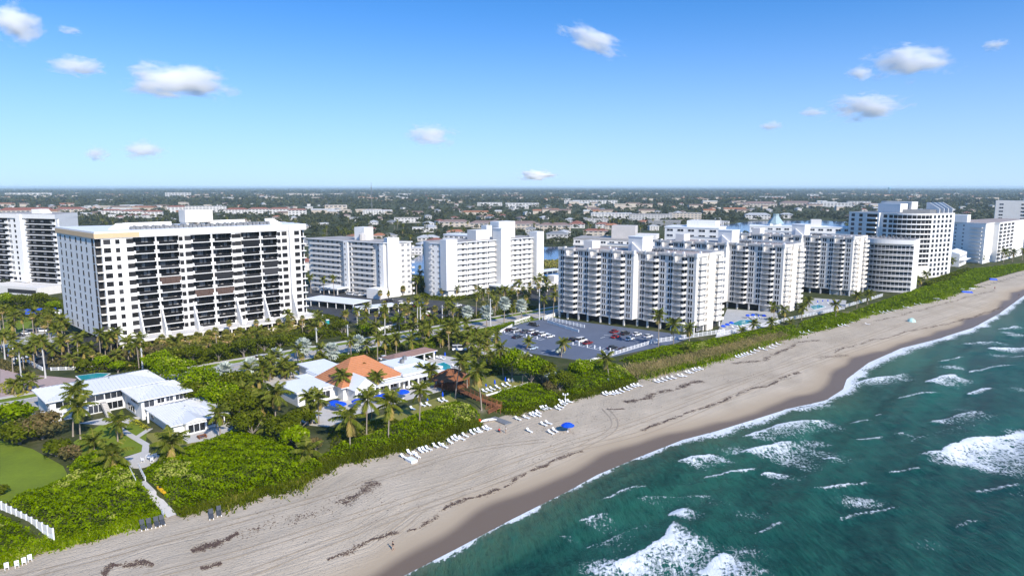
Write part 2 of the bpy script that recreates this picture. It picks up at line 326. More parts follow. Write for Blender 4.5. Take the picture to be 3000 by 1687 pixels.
# ---- sea: swell, ripples and the foam of each breaking wave
CRESTS = [  # crest line (photo points), how far foam trails seaward in metres, how dense
    ([(1982, 1354), (2026, 1339), (2082, 1330), (2122, 1334)], 5, .95), ([(2163, 1278), (2230, 1265), (2285, 1246), (2326, 1239), (2430, 1225)], 6, .85), ([(2161, 1324), (2230, 1309), (2285, 1298), (2341, 1291)], 12, .85),
    ([(2226, 1391), (2259, 1383), (2304, 1383)], 4, 1.), ([(1963, 1508), (1989, 1491), (2022, 1486)], 3.5, 1.25), ([(1767, 1667), (1822, 1650), (1882, 1620), (1933, 1591), (1956, 1565), (1984, 1528)], 9, 1.05),
    ([(2033, 1684), (2082, 1654), (2119, 1628), (2158, 1622)], 7, 1.15), ([(1859, 1465), (1915, 1450), (2007, 1446), (2120, 1452)], 8, .42), ([(1681, 1528), (1730, 1511), (1785, 1498)], 6, .55), ([(1615, 1565), (1681, 1561)], 4, .55), ([(1820, 1560), (1900, 1520)], 5, .35),
    ([(2498, 1126), (2559, 1108), (2608, 1100), (2660, 1102)], 5, .9), ([(2703, 1122), (2758, 1108), (2800, 1100)], 6, 1.), ([(2827, 1151), (2867, 1140), (2907, 1134)], 1.6, 1.1), ([(2717, 1234), (2778, 1221), (2859, 1207), (2910, 1211)], 6, .7),
    ([(2679, 1333), (2766, 1323), (2798, 1307), (2839, 1288), (2907, 1278), (3000, 1264), (3080, 1252)], 15, 1.1), ([(2616, 1270), (2660, 1262)], 8, .5), ([(2300, 1201), (2381, 1191), (2446, 1187)], 2.5, .9), ([(2401, 1347), (2456, 1343)], 3, .95),
    ([(2811, 1007), (2880, 1003), (2950, 1004)], 5, .75), ([(2880, 1022), (2935, 1019), (3000, 1015), (3060, 1010)], 6, 1.), ([(2921, 967), (2979, 957)], 3, .9), ([(2600, 1100), (2650, 1092), (2700, 1098)], 4, .6), ([(2960, 1046), (3000, 1043)], 2, 1.), ([(2940, 985), (3000, 978)], 3, .7),
    ([(2560, 1216), (2584, 1213)], 1.2, 1.1), ([(2240, 1420), (2330, 1395), (2400, 1390)], 14, .28), ([(2640, 1300), (2760, 1262), (2900, 1240)], 14, .32), ([(1950, 1420), (2060, 1400), (2180, 1385)], 2., .22), ([(2880, 1428), (2940, 1410)], 8, .3), ([(2000, 1600), (2080, 1560), (2200, 1480)], 14, .20), ([(1690, 1600), (1760, 1580), (1850, 1545)], 8, .42),
    ([(2050, 1400), (2150, 1382), (2230, 1372)], 1., .75), ([(2380, 1440), (2480, 1418), (2560, 1408)], .9, .7), ([(2600, 1385), (2700, 1372)], .9, .7), ([(2450, 1520), (2560, 1490), (2640, 1480)], .9, .62), ([(2780, 1540), (2880, 1520)], .9, .62), ([(2200, 1560), (2300, 1530)], .8, .62), ([(2500, 1290), (2590, 1275)], 1., .72), ([(2620, 1170), (2700, 1155), (2760, 1150)], 1., .75), ([(2480, 1240), (2560, 1228)], .9, .7), ([(2850, 1440), (2920, 1425), (2990, 1418)], 1.2, .7), ([(1750, 1470), (1830, 1440), (1900, 1425)], 1., .62), ([(2830, 1090), (2900, 1078), (2980, 1072)], 1.2, .8), ([(2740, 1060), (2830, 1046)], 1., .75)]
def patch_np(S, T): return .6 * np.sin(S * .11 + 2.1 * np.sin(T * .07)) * np.sin(T * .19 + S * .05 + 1) + .5 * np.sin(S * .29 - T * .23 + 2) * np.sin(S * .07 + T * .11)
def sea_sheet():
    s = [-20.]; 
    while s[-1] < 560: s.append(s[-1] + .38 + max(0, s[-1] - 110) * .0050)
    s = np.array([-3000, -600, -150, -60] + s + [700, 1200, 4000, 20000]); d = [-8., -6, -4.5]
    while d[-1] < 210: d.append(d[-1] + .36 + max(0, d[-1] - 35) * .018)
    d = np.array(d + [300, 600, 2000, 8000, 40000]); S, D = np.meshgrid(s, d, indexing='ij'); ts = lin(SHORE, S); T = ts + D
    foam = np.zeros_like(S); rise = np.zeros_like(S)
    wob = noise1(S + T * .3, 21, 7, .16) * 1.3; ragged = .5 + .5 * noise1(S * 1.0 + T * .55, 22, 6, .35)
    for pts, wid, dens in CRESTS:
        cs, ct = curve(pts, -4.4); a, b = cs[0], cs[-1]; e = T - np.interp(S, cs, ct) + wob * .55
        L = (b - a); m = np.clip((S - a) / max(2.5, L * .12) + .25, 0, 1) * np.clip((b - S) / max(2.5, L * .22) + .25, 0, 1)
        f = np.where(e > 0, .40 * np.exp(-e / (.03 * wid + .35)) + .57 * np.clip(1 - e / (wid * 1.8), 0, 1) ** .55, .95 * np.clip(1 + e / .5, 0, 1)) * dens * m * (.78 + .36 * ragged); foam = np.maximum(foam, f)
        if dens > .6: rise = np.maximum(rise, m * np.exp(-((e - .8) / 1.6) ** 2) * .22)
    drift = np.clip(patch_np(S, T) - .35, 0, 1) * .75 * np.clip((D - 4) / 10, 0, 1) * np.clip((95 - D) / 40, 0, 1); foam = np.maximum(foam, drift)
    # swash at the waterline: widens and narrows along the shore
    wd = 1.1 + 2.2 * np.clip(noise1(S, 31, 4, .07), 0, 2) + np.interp(S, *curve([(1200, 1680), (1600, 1470), (2000, 1288), (2170, 1240), (2330, 1195), (2480, 1120), (2600, 1040), (2750, 1000), (2900, 940)], -4.4)[0:1], [.6, .8, 2.2, 6., 2.5, 5., 7., 6., 4.])
    e = D + .9 + 1.0 * noise1(S, 41, 5, .22); f = np.where(e > 0, np.clip(1.05 - e / wd, 0, 1), np.clip(1 + e / .4, 0, 1)); foam = np.maximum(foam, f * (.84 + .12 * np.clip(noise1(S, 33, 4, .11) + .5, 0, 1))); edge = np.clip(e / .3 + .5, 0, 1)
    near = np.clip(1 - np.abs(D) / 900, 0, 1); th = T + 5 * noise1(S, 51, 3, .02)
    swell = .34 * np.sin(th * .36 + S * .03 + 1.2 * noise1(S, 52, 3, .05)) + .24 * np.sin(th * .21 - S * .04 + 1) + .07 * np.sin(th * 1.1 + S * .21) + .05 * np.sin(S * .6 - T * .9)
    Z = -4.4 + rise + swell * np.clip(D / 14, 0, 1) * near + np.where(edge < .3, -.25, 0)
    X = AX.x * S + EX.x * T; Y = AX.y * S + EX.y * T; n, m = S.shape
    idx = np.arange(n * m).reshape(n, m); F = np.stack([idx[:-1, :-1], idx[1:, :-1], idx[1:, 1:], idx[:-1, 1:]], -1).reshape(-1, 4)[:, ::-1]
    depth = np.clip(D / 60, 0, 1)
    t = NT('sea_water'); o = t.coord('Object'); cx = t.n('CombineXYZ'); t.l(t.attr('along'), cx.inputs[0]); t.l(t.attr('across'), cx.inputs[1])
    def stretched(a, b, rot, sc_, det, rg=.6):
        mr_ = t.n('Mapping'); mr_.inputs['Rotation'].default_value = (0, 0, rot); t.l(cx.outputs[0], mr_.inputs[0])
        mp = t.n('Mapping'); mp.inputs['Scale'].default_value = (a, b, 1); t.l(mr_.outputs[0], mp.inputs[0]); return t.noise(mp.outputs[0], sc_, det, rg)
    rip = stretched(.42, 1.05, 1.0, 1., 6, .7); rip2 = stretched(1.2, 3.0, .9, 1., 3); big = stretched(.016, .075, .12, 1., 4)
    c = t.ramp(t.attr('depth'), [(0, (.165, .170, .110)), (.05, (.075, .128, .075)), (.22, (.024, .118, .076)), (.5, (.014, .090, .064)), (1, (.009, .066, .052))])
    c = t.mix(t.rng(big, .40, .62, 0, .75), c, (.000, .032, .026)); c = t.mix(t.rng(big, .46, .30, 0, .50), c, (.006, .100, .060)); chop = stretched(.10, .33, 1.0, 1., 6, .66); c = t.mix(t.rng(chop, .50, .68, 0, .5), c, (.020, .125, .086)); c = t.mix(t.rng(chop, .47, .30, 0, .5), c, (.000, .026, .022)); c = t.mix(t.rng(rip, .46, .66, 0, .45), c, (.020, .112, .080)); c = t.mix(t.rng(rip, .48, .30, 0, .5), c, (.000, .024, .020))  # light and shade of waves put into the colour: lighter crests, darker troughs
    lace = t.n('TexVoronoi', feature='DISTANCE_TO_EDGE'); mp = t.n('Mapping'); mp.inputs['Scale'].default_value = (.55, 1.05, 1); mp.inputs['Rotation'].default_value = (0, 0, .5)
    dn = t.n('TexNoise'); dn.inputs['Scale'].default_value = .9; dn.inputs['Detail'].default_value = 3; t.l(cx.outputs[0], dn.inputs['Vector']); ad = t.n('VectorMath', operation='MULTIPLY_ADD'); t.l(dn.outputs['Color'], ad.inputs[0]); ad.inputs[1].default_value = (2.6, 2.6, 0); t.l(cx.outputs[0], ad.inputs[2])
    t.l(ad.outputs[0], mp.inputs[0]); t.l(mp.outputs[0], lace.inputs['Vector']); lace.inputs['Scale'].default_value = 1.
    web = t.rng(lace.outputs['Distance'], .0, .55, 1., 0.); fine = stretched(.5, 1.5, .75, 1.2, 6, .72)
    cover = t.math('ADD', t.math('MULTIPLY', web, .52), t.math('MULTIPLY', t.rng(fine, .28, .72, 0, 1), .52)); fm = t.attr('foam')
    k = t.math('SUBTRACT', t.math('ADD', t.math('MULTIPLY', fm, 1.15), cover), .98); fo = t.rng(k, .07, .34, 0, 1); fo = t.math('MULTIPLY', fo, t.rng(fm, .03, .14, 0, 1))
    c = t.mix(t.math('MULTIPLY', t.rng(fm, .1, .9, 0, .30), 1.), c, (.06, .20, .20)); c = t.mix(fo, c, (.74, .77, .78)); t.l(c, t.b.inputs['Base Color'])
    t.l(t.rng(fo, 0, 1, .20, .85), t.b.inputs['Roughness']); t.b.inputs['IOR'].default_value = 1.33; t.b.inputs['Specular IOR Level'].default_value = .10
    t.bump(t.math('ADD', t.math('ADD', t.math('ADD', t.math('MULTIPLY', chop, 1.5), t.math('MULTIPLY', rip, .9)), t.math('MULTIPLY', rip2, .35)), t.math('MULTIPLY', fo, .3)), .75, .55)
    me = fast_mesh('sea', np.stack([X, Y, Z], -1).reshape(-1, 3), F, t.mat, {'foam': foam.ravel(), 'depth': depth.ravel(), 'along': S.ravel(), 'across': T.ravel()}, smooth=True)
    return tag(link('sea', me), kind='structure')
sea_sheet()

# ---- wheel tracks of the beach truck, pressed into the sand
TRK = mat('pressed_sand', (.345, .288, .222), .95, .14, .8, spec=.1)
def wheel_track(pts, gauge=1.7, w_=.34):
    Q = [GT(u, v) for u, v in pts]; P = []
    for i in range(len(Q) - 1):
        a, b, c, d = Q[max(i - 1, 0)], Q[i], Q[i + 1], Q[min(i + 2, len(Q) - 1)]
        for k in range(8): f = k / 8; P.append(.5 * ((2 * b) + (c - a) * f + (2 * a - 5 * b + 4 * c - d) * f * f + (3 * b - a - 3 * c + d) * f ** 3))
    P.append(Q[-1])
    for sg in (-1, 1):
        m = MB(); L = []
        for i, p in enumerate(P):
            t_ = (P[min(i + 1, len(P) - 1)] - P[max(i - 1, 0)]); n = Vector((-t_.y, t_.x, 0)).normalized(); L.append([p + n * (sg * gauge / 2 + e * w_ / 2) for e in (-1, 1)])
        for (a, b), (c, d) in zip(L, L[1:]): m.face([Vector((q.x, q.y, hgt(q.x, q.y) + .085)) for q in (a, c, d, b)])
        tag(m.build('wheel_track', [TRK]), None, None, None, 'structure')
wheel_track([(1772, 1196), (1800, 1232), (1790, 1262), (1720, 1302), (1600, 1352), (1420, 1422), (1200, 1500), (960, 1590), (700, 1690)])
wheel_track([(20, 1700), (300, 1630), (620, 1545), (900, 1468), (1150, 1390), (1380, 1320), (1600, 1290)], 1.8, .28); wheel_track([(420, 1690), (700, 1620), (980, 1530), (1260, 1440), (1560, 1330), (1900, 1225), (2200, 1110)], 1.8, .26); wheel_track([(1150, 1560), (1190, 1530), (1240, 1490), (1330, 1455), (1480, 1400)], 1.7, .3); wheel_track([(1620, 1330), (1900, 1262), (2150, 1160), (2400, 1060), (2700, 960), (2900, 890)], 1.8, .3); wheel_track([(2000, 1170), (2300, 1070), (2600, 965), (2850, 880)], 1.8, .26)
# ---- flat sheets laid on the ground
def sheet(name, poly, m, z=.03, kind='structure', label=None, px=True, thick=0.):
    P = [G(u, v, 0) for u, v in poly] if px else [Vector((a, b, 0)) for a, b in poly]
    ar = sum(P[i].x * P[(i + 1) % len(P)].y - P[(i + 1) % len(P)].x * P[i].y for i in range(len(P)))
    if ar < 0: P.reverse()
    b = MB(); b.prism([(p.x, p.y) for p in P], -.1 if not thick else 0, z)
    o = b.build(name, m); o['kind'] = kind
    if label: o['label'] = label
    return o
def strip(name, pts, width, m, z, px=True, kind='structure', z0=-.1):
    P = [G(u, v, 0) if px else Vector(u + (0,)) for (u, v) in pts] if px else [Vector((a, b, 0)) for a, b in pts]
    b = MB(); Lf = []; Rt = []
    for i, p in enumerate(P):
        d = (P[min(i + 1, len(P) - 1)] - P[max(i - 1, 0)]).normalized(); n = Vector((-d.y, d.x, 0)) * width / 2; Lf.append(p + n); Rt.append(p - n)
    for i in range(len(P) - 1): b.prism([(Rt[i].x, Rt[i].y), (Rt[i + 1].x, Rt[i + 1].y), (Lf[i + 1].x, Lf[i + 1].y), (Lf[i].x, Lf[i].y)], z0, z)
    o = b.build(name, m); o['kind'] = kind; return o
# the coast road, parallel to the shore
rc = [G(250, 1185), G(560, 1104), G(1000, 1024), G(1300, 968), G(1480, 938), G(1610, 912)]
r0 = st(G(1000, 1022)); RT = r0[1]
def rd(s, off): return xy(s, RT + off)
strip('road', [rd(-60, 0), rd(420, 0)], 11.0, M['road'], .05, px=False)
for off in (-.22, .22): strip('road_line', [rd(-60, off), rd(420, off)], .16, M['yellow'], .056, px=False)
for off in (-4.9, 4.9): strip('road_edge_line', [rd(-60, off), rd(420, off)], .18, M['line'], .056, px=False)
strip('verge', [rd(-60, -7.5), rd(420, -7.5)], 3.4, M['turf'], .06, px=False)
strip('footpath', [rd(-60, -10.4), rd(420, -10.4)], 2.0, M['walk'], .12, px=False)
strip('kerb', [rd(-60, 5.75), rd(420, 5.75)], .35, M['concrete'], .14, px=False)
strip('verge', [rd(-60, 7.4), rd(420, 7.4)], 2.9, M['turf'], .06, px=False)
# lots and lawns
sheet('parking_lot', [(1415, 1000), (1490, 950), (1560, 930), (1640, 935), (2035, 985), (1980, 1005), (1725, 1060), (1560, 1035)], M['lot'], .05)
sheet('parking_lot', [(880, 880), (1170, 872), (1330, 885), (1420, 905), (1300, 940), (1170, 960), (1050, 950), (905, 905)], M['asphalt'], .05)
sheet('parking_lot', [(1480, 850), (1660, 830), (1660, 880), (1560, 880)], M['asphalt'], .05)
sheet('parking_lot', [(900, 840), (1130, 862), (1120, 885), (900, 880)], M['asphalt'], .045)
sheet('parking_lot', [(30, 1030), (120, 1000), (240, 1010), (330, 1050), (190, 1085), (100, 1080)], M['asphalt'], .05)
sheet('driveway', [(120, 970), (230, 985), (330, 1020), (230, 1012), (120, 1000), (0, 1020), (0, 985)], M['concrete'], .04)
sheet('driveway', [(0, 1080), (70, 1095), (180, 1105), (225, 1110), (190, 1145), (90, 1165), (0, 1165)], M['paver'], .05)
sheet('driveway', [(770, 1110), (870, 1085), (900, 1110), (850, 1140), (790, 1150)], M['walk'], .045)
sheet('driveway', [(1340, 1005), (1440, 985), (1560, 1040), (1530, 1075), (1500, 1060), (1420, 1040)], M['walk'], .045)
sheet('lawn', [(20, 925), (140, 935), (150, 960), (60, 980), (0, 975)], M['turf'], .04)
sheet('lawn', [(0, 1290), (95, 1315), (185, 1365), (205, 1405), (150, 1425), (30, 1470), (0, 1470)], M['turf'], .06)
sheet('lawn', [(215, 1295), (300, 1240), (395, 1225), (430, 1270), (425, 1320), (330, 1345), (240, 1345)], M['turf'], .05)
sheet('lawn', [(420, 1270), (480, 1265), (640, 1250), (740, 1250), (690, 1290), (560, 1310), (470, 1320)], M['turf2'], .045)
sheet('patio', [(530, 1275), (620, 1250), (690, 1232), (700, 1245), (630, 1285), (545, 1300)], M['walk'], .07)
sheet('patio', [(230, 1240), (300, 1225), (420, 1220), (400, 1232), (300, 1245)], M['walk'], .07)
strip('path', [(385, 1222), (355, 1258), (395, 1283), (428, 1302), (425, 1325), (400, 1352)], 1.5, M['walk'], .08)
strip('path', [(398, 1283), (425, 1265), (440, 1255)], 1.4, M['walk'], .085)
sheet('patio', [(365, 1340), (420, 1322), (470, 1335), (485, 1352), (410, 1372), (375, 1370)], M['walk'], .09)
sheet('lawn', [(990, 1260), (1150, 1205), (1330, 1150), (1340, 1178), (1240, 1215), (1090, 1275)], M['turf2'], .05)
sheet('lawn', [(1380, 1130), (1440, 1100), (1540, 1100), (1550, 1122), (1420, 1160)], M['turf2'], .05)
sheet('patio', [(870, 1225), (1000, 1170), (1330, 1110), (1350, 1130), (1180, 1175), (960, 1250), (900, 1245)], M['walk'], .06)
sheet('pool_deck', [(1170, 1085), (1290, 1040), (1400, 1060), (1420, 1090), (1300, 1110), (1200, 1110)], M['walk'], .06)
sheet('pool_deck', [(2095, 990), (2285, 948), (2275, 915), (2130, 905)], M['concrete'], .05)
sheet('pool_deck', [(2350, 925), (2475, 905), (2480, 880), (2370, 872)], M['concrete'], .05)
sheet('waterway', [(1150, 795), (1240, 742), (1300, 728), (1700, 722), (1700, 800), (1560, 806), (1400, 830)], mat('canal_water', (.035, .07, .16), .12, .25, .05, spec=.5), .03)
sheet('waterway', [(2060, 668), (2200, 648), (2400, 646), (2480, 650), (2480, 672), (2250, 690), (2060, 690)], bpy.data.materials['canal_water'], .03)
# ================================================================ TALL BUILDINGS
def win(w, h, panes=2, fm='trim', gm='glass', fw=.09, depth=.10, rows=1, name='window', mull=None):
    """window seen from -y: raised frame, glass set back between the bars"""
    b = MB(); b.box(0, w, -depth, .0, 0, fw); b.box(0, w, -depth, 0, h - fw, h)
    for i in range(panes + 1):
        x = i * (w - fw) / panes; e = (mull - fw) / 2 if mull and 0 < i < panes else 0; b.box(x - e, x + fw + e, -depth, 0, fw, h - fw)
    for r in range(1, rows): z = r * h / rows; b.box(fw, w - fw, -depth * .8, 0, z - fw / 2, z + fw / 2)
    b.face([(fw, -depth * .35, fw), (w - fw, -depth * .35, fw), (w - fw, -depth * .35, h - fw), (fw, -depth * .35, h - fw)], 1)
    return b.mesh(name, [M[fm], M[gm]])
def rail_mesh(w, h=1.05, gap=.28, m='rail', name='railing'):
    b = MB(); b.box(0, w, -.06, 0, h - .10, h); b.box(0, w, -.05, -.01, .05, .13); n = max(2, int(w / gap))
    for i in range(n + 1): x = i * (w - .07) / n; b.box(x, x + .07, -.045, -.015, .13, h - .1)
    return b.mesh(name, [M[m]])
class Wall:
    """places shared meshes on one straight wall of a building (building-local coordinates)"""
    def __init__(s, root, o, ang): s.r = root; s.o = Vector((o[0], o[1], 0)); s.a = R(ang); s.d = Vector((math.cos(s.a), math.sin(s.a), 0)); s.n = Vector((s.d.y, -s.d.x, 0))
    def put(s, me, u, z, out=0., name=None, parent=None):
        p = s.o + s.d * u + s.n * out; p.z = z
        return link(name or me.name.split('.')[0], me, parent or s.r, p, s.a)

def roof_unit(k=0):
    b = MB(); b.box(-.55, .55, -.55, .55, .15, 1.15 + .3 * (k % 2)); b.box(-.6, .6, -.6, .6, 0, .15); b.tube([(0, 0, 1.15 + .3 * (k % 2)), (0, 0, 1.3 + .3 * (k % 2))], .42, 8); return b.mesh('air_conditioner', [M['grey']])
AC = [roof_unit(0), roof_unit(1)]

# ---- three stepped towers whose ends face the sea
def stepped_tower(label):
    t = thing('apartment_tower', label, 'tower', group='stepped white towers standing end on to the beach')
    NF, Z0, FH = 11, 3.3, 2.575; ZT = Z0 + NF * FH
    seg = [(0, 3.7, 0.), (9.8, 16.1, 2.0), (21.3, 27.6, 4.0), (33., 37.5, 5.8), (37.5, 41., 9.4), (46.5, 53.6, 11.2), (59., 63.3, 13.)]
    bal = [(3.7, 9.8, 0., 2.0, 6.8), (16.1, 21.3, 2.0, 4.0, 18.7), (27.6, 33., 4.0, 5.8, 30.1), (41., 46.5, 9.4, 11.2, 43.2), (53.6, 59., 11.2, 13., 56.)]
    D = 36.; poly = []
    for i, (a, b_, y) in enumerate(seg):
        poly += [(a, y), (b_, y)]
        for (p, q, y0, y1, _) in bal:
            if abs(p - b_) < .01: poly += [(p, y1 + 1.1), (q, y1 + 1.1)]
    poly += [(63.3, D), (0, D - 13.)]
    MB().prism(poly, Z0, ZT, 0).build('wall', [M['white2']], t)
    gr = [(1, 3.5), (62, 16.5), (62, D - 1.5), (1, D - 14)]; MB().prism(gr, 0, Z0, 0).build('garage_shade', [M['dark']], t)  # near-black solid whose colour stands in for shade under the open floor
    rf = MB().prism(poly, ZT, ZT + .35, 0).build('roof', [M['roofbrown']], t)
    pr = [(p[0], p[1]) for p in poly]
    b = MB()
    for (x0, x1, y0, y1) in ((1, 62.5, D - .6, D - .2), (62.7, 63.2, 13.6, D - .2)): b.box(x0, x1, y0, y1, ZT + .35, ZT + 1.15)
    b.build('parapet', [M['white2']], rf)
    # bracketed cornice over each facet and balcony, with a block at every break
    def cornice(a, b_, y):
        m = MB(); m.box(a, b_, y - .55, y + .5, ZT + .15, ZT + 1.35); n = int((b_ - a) / .62)
        for i in range(n): x = a + (i + .5) * (b_ - a) / n; m.box(x - .13, x + .13, y - .75, y - .55, ZT + .25, ZT + 1.25, 1)
        m.build('cornice', [M['greige'], M['white2']], t)
    for a, b_, y in seg: cornice(a, b_, y); MB().box(b_ - .05, b_ + .75, y - .8, y + .6, ZT - .1, ZT + 1.75).build('cornice_block', [M['white']], t)
    for p, q, y0, y1, _ in bal: cornice(p, q, y0 - .15)
    for y in (13.8, 25.9): MB().box(62.9, 64.0, y, y + 7.5, ZT + .1, ZT + 1.3).build('cornice', [M['cream']], t)
    # columns of the open ground floor
    for x in (0.3, 5.2, 10.1, 15.4, 21., 26.2, 32.6, 37., 42.3, 47.6, 53., 58., 62.5):
        y = [s for s in seg if s[0] <= x + 3][-1][2]; MB().box(x, x + .7, y + .1, y + .8, 0, Z0).build('column', [M['white2']], t)
    for y in (20.5, 27.5, 34.5): MB().box(62.5, 63.2, y, y + .7, 0, Z0).build('column', [M['white']], t)
    w2 = win(2.1, 1.85, 2, fw=.035, mull=.2); w3 = win(2.9, 1.95, 2, fw=.035, mull=.15); w1 = win(1.3, 1.6, 2); ws = win(.6, 1.2, 1)
    F = Wall(t, (0, 0), 0); E = Wall(t, (63.3, 13.), 90)
    wins = [(1.5, 0.), (10.5, 2.), (13.8, 2.), (22.3, 4.), (25.4, 4.), (34.2, 5.8), (38.7, 9.4), (47.5, 11.2), (51.3, 11.2), (60., 13.)]
    bm = {}
    for p, q, y0, y1, wx in bal:
        m = MB(); L = q - p; m.box(.0, L, -.62, 2.0 + y1 - y0, -.16, 0); m.box(0, .4, -.62, -.48, 0, 1.0); m.box(0, .14, -.62, 0, 0, 1.0)
        m.prism([(L - .6, -.62), (L, -.30), (L, y1 - y0), (L - .14, y1 - y0), (L - .14, -.22), (L - .6, -.48)], -.16, 1.0); bm[p] = (m.mesh('balcony', [M['white2']]), rail_mesh(L - 1.0))
    belts = []
    for a, b_, y in seg: belts.append((a, b_, y))
    belt = [MB().box(a, b_ + .06, y - .07, y + .3, -.12, .06).mesh('string_course', [M['white2']]) for a, b_, y in belts]
    cb = MB(); cb.box(-3.2, 3.2, -1.35, .1, -.2, 0); cb.box(-3.2, 3.2, -1.35, -1.2, 0, 1.05); cb.box(-3.2, -3.05, -1.2, 0, 0, 1.05); cb.box(3.05, 3.2, -1.2, 0, 0, 1.05); cb = cb.mesh('balcony', [M['cream']])
    for f in range(NF):
        z = Z0 + f * FH; [link('string_course', q, t, (0, 0, z)) for q in belt]
        for x, y in wins: F.put(w2, x, z + .65, -y)
        for p, q, y0, y1, wx in bal:
            k = F.put(bm[p][0], p, z, -y0); link('railing', bm[p][1], k, (.4, -.54, 0)); F.put(w3, wx - .2, z + .12, -y1 - 1.08)
        E.put(w1, 2.6, z + .6); E.put(ws, 7.2, z + .8); E.put(w1, 17., z + .6); E.put(ws, 21.2, z + .7)
        E.put(cb, 5.0, z); E.put(cb, 19.2, z)
    MB().box(63.2, 64.1, 21.9, 27.2, 0, ZT + 1.2).build('pilaster', [M['cream']], t); MB().box(64.1, 64.5, 24.4, 24.9, 0, ZT + 1.1).build('pilaster_rib', [M['trim']], t)
    # lift house with outside stair, smaller stair head
    lh = MB().box(28, 35.5, 15, 23, ZT + .35, ZT + 6.6).build('lift_house', [M['white']], t); MB().box(27.8, 35.7, 14.8, 23.2, ZT + 6.6, ZT + 6.9).build('cap', [M['trim']], lh)
    b = MB(); b.prism([(0, 0), (4.6, 0), (4.6, .3), (0, 4.0)], 0, .9); me = b.mesh('stair', [M['white']]); o = link('stair', me, lh, (30.5, 14.9, ZT + .4)); o.rotation_euler = (R(90), 0, 0)
    MB().box(5, 10, 12, 18, ZT + .35, ZT + 3.9).build('stair_head', [M['white2']], t)
    for i in range(7): link('air_conditioner', AC[i % 2], t, (38 + 1.7 * (i % 4), 20 + 2 * (i // 4), ZT + .35))
    for x, y in ((46, 18), (53, 19), (20, 16), (57, 26), (15, 18)): MB().box(x, x + .8, y, y + .8, ZT + .35, ZT + 1.2).build('vent', [M['trim']], t)
    # glazed lobby and garage shutter at the seaward end of the ground floor
    F.put(win(4.0, 2.6, 4, 'trim', 'glass', .12), 58.2, .2, -13.5, 'lobby_window'); E.put(win(3.4, 2.2, 3, 'trim', 'glass', .12), 2.6, .5, -.4, 'lobby_window'); MB().box(53.4, 57.6, 13.3, 13.5, 0, 2.9).build('garage_shutter', [M['rail']], t)
    return t
towers = []
tw = stepped_tower('stepped white tower with balconies beside the blue-grey parking lot, nearest of three sisters')
tw.location = (21.4, 312.8, 0); tw.rotation_euler = (0, 0, R(-45)); index_kids(tw)
for (px, py), lb in (((128.5, 324.5), 'stepped white tower with balconies between its two sister towers'), ((187.6, 377.4), 'stepped white tower with balconies, farthest of three sisters, beside the round white block')):
    c = copy_tree(tw); c['label'] = lb; c.location = (21.4 + px - 74.9, 312.8 + py - 279.0, 0)

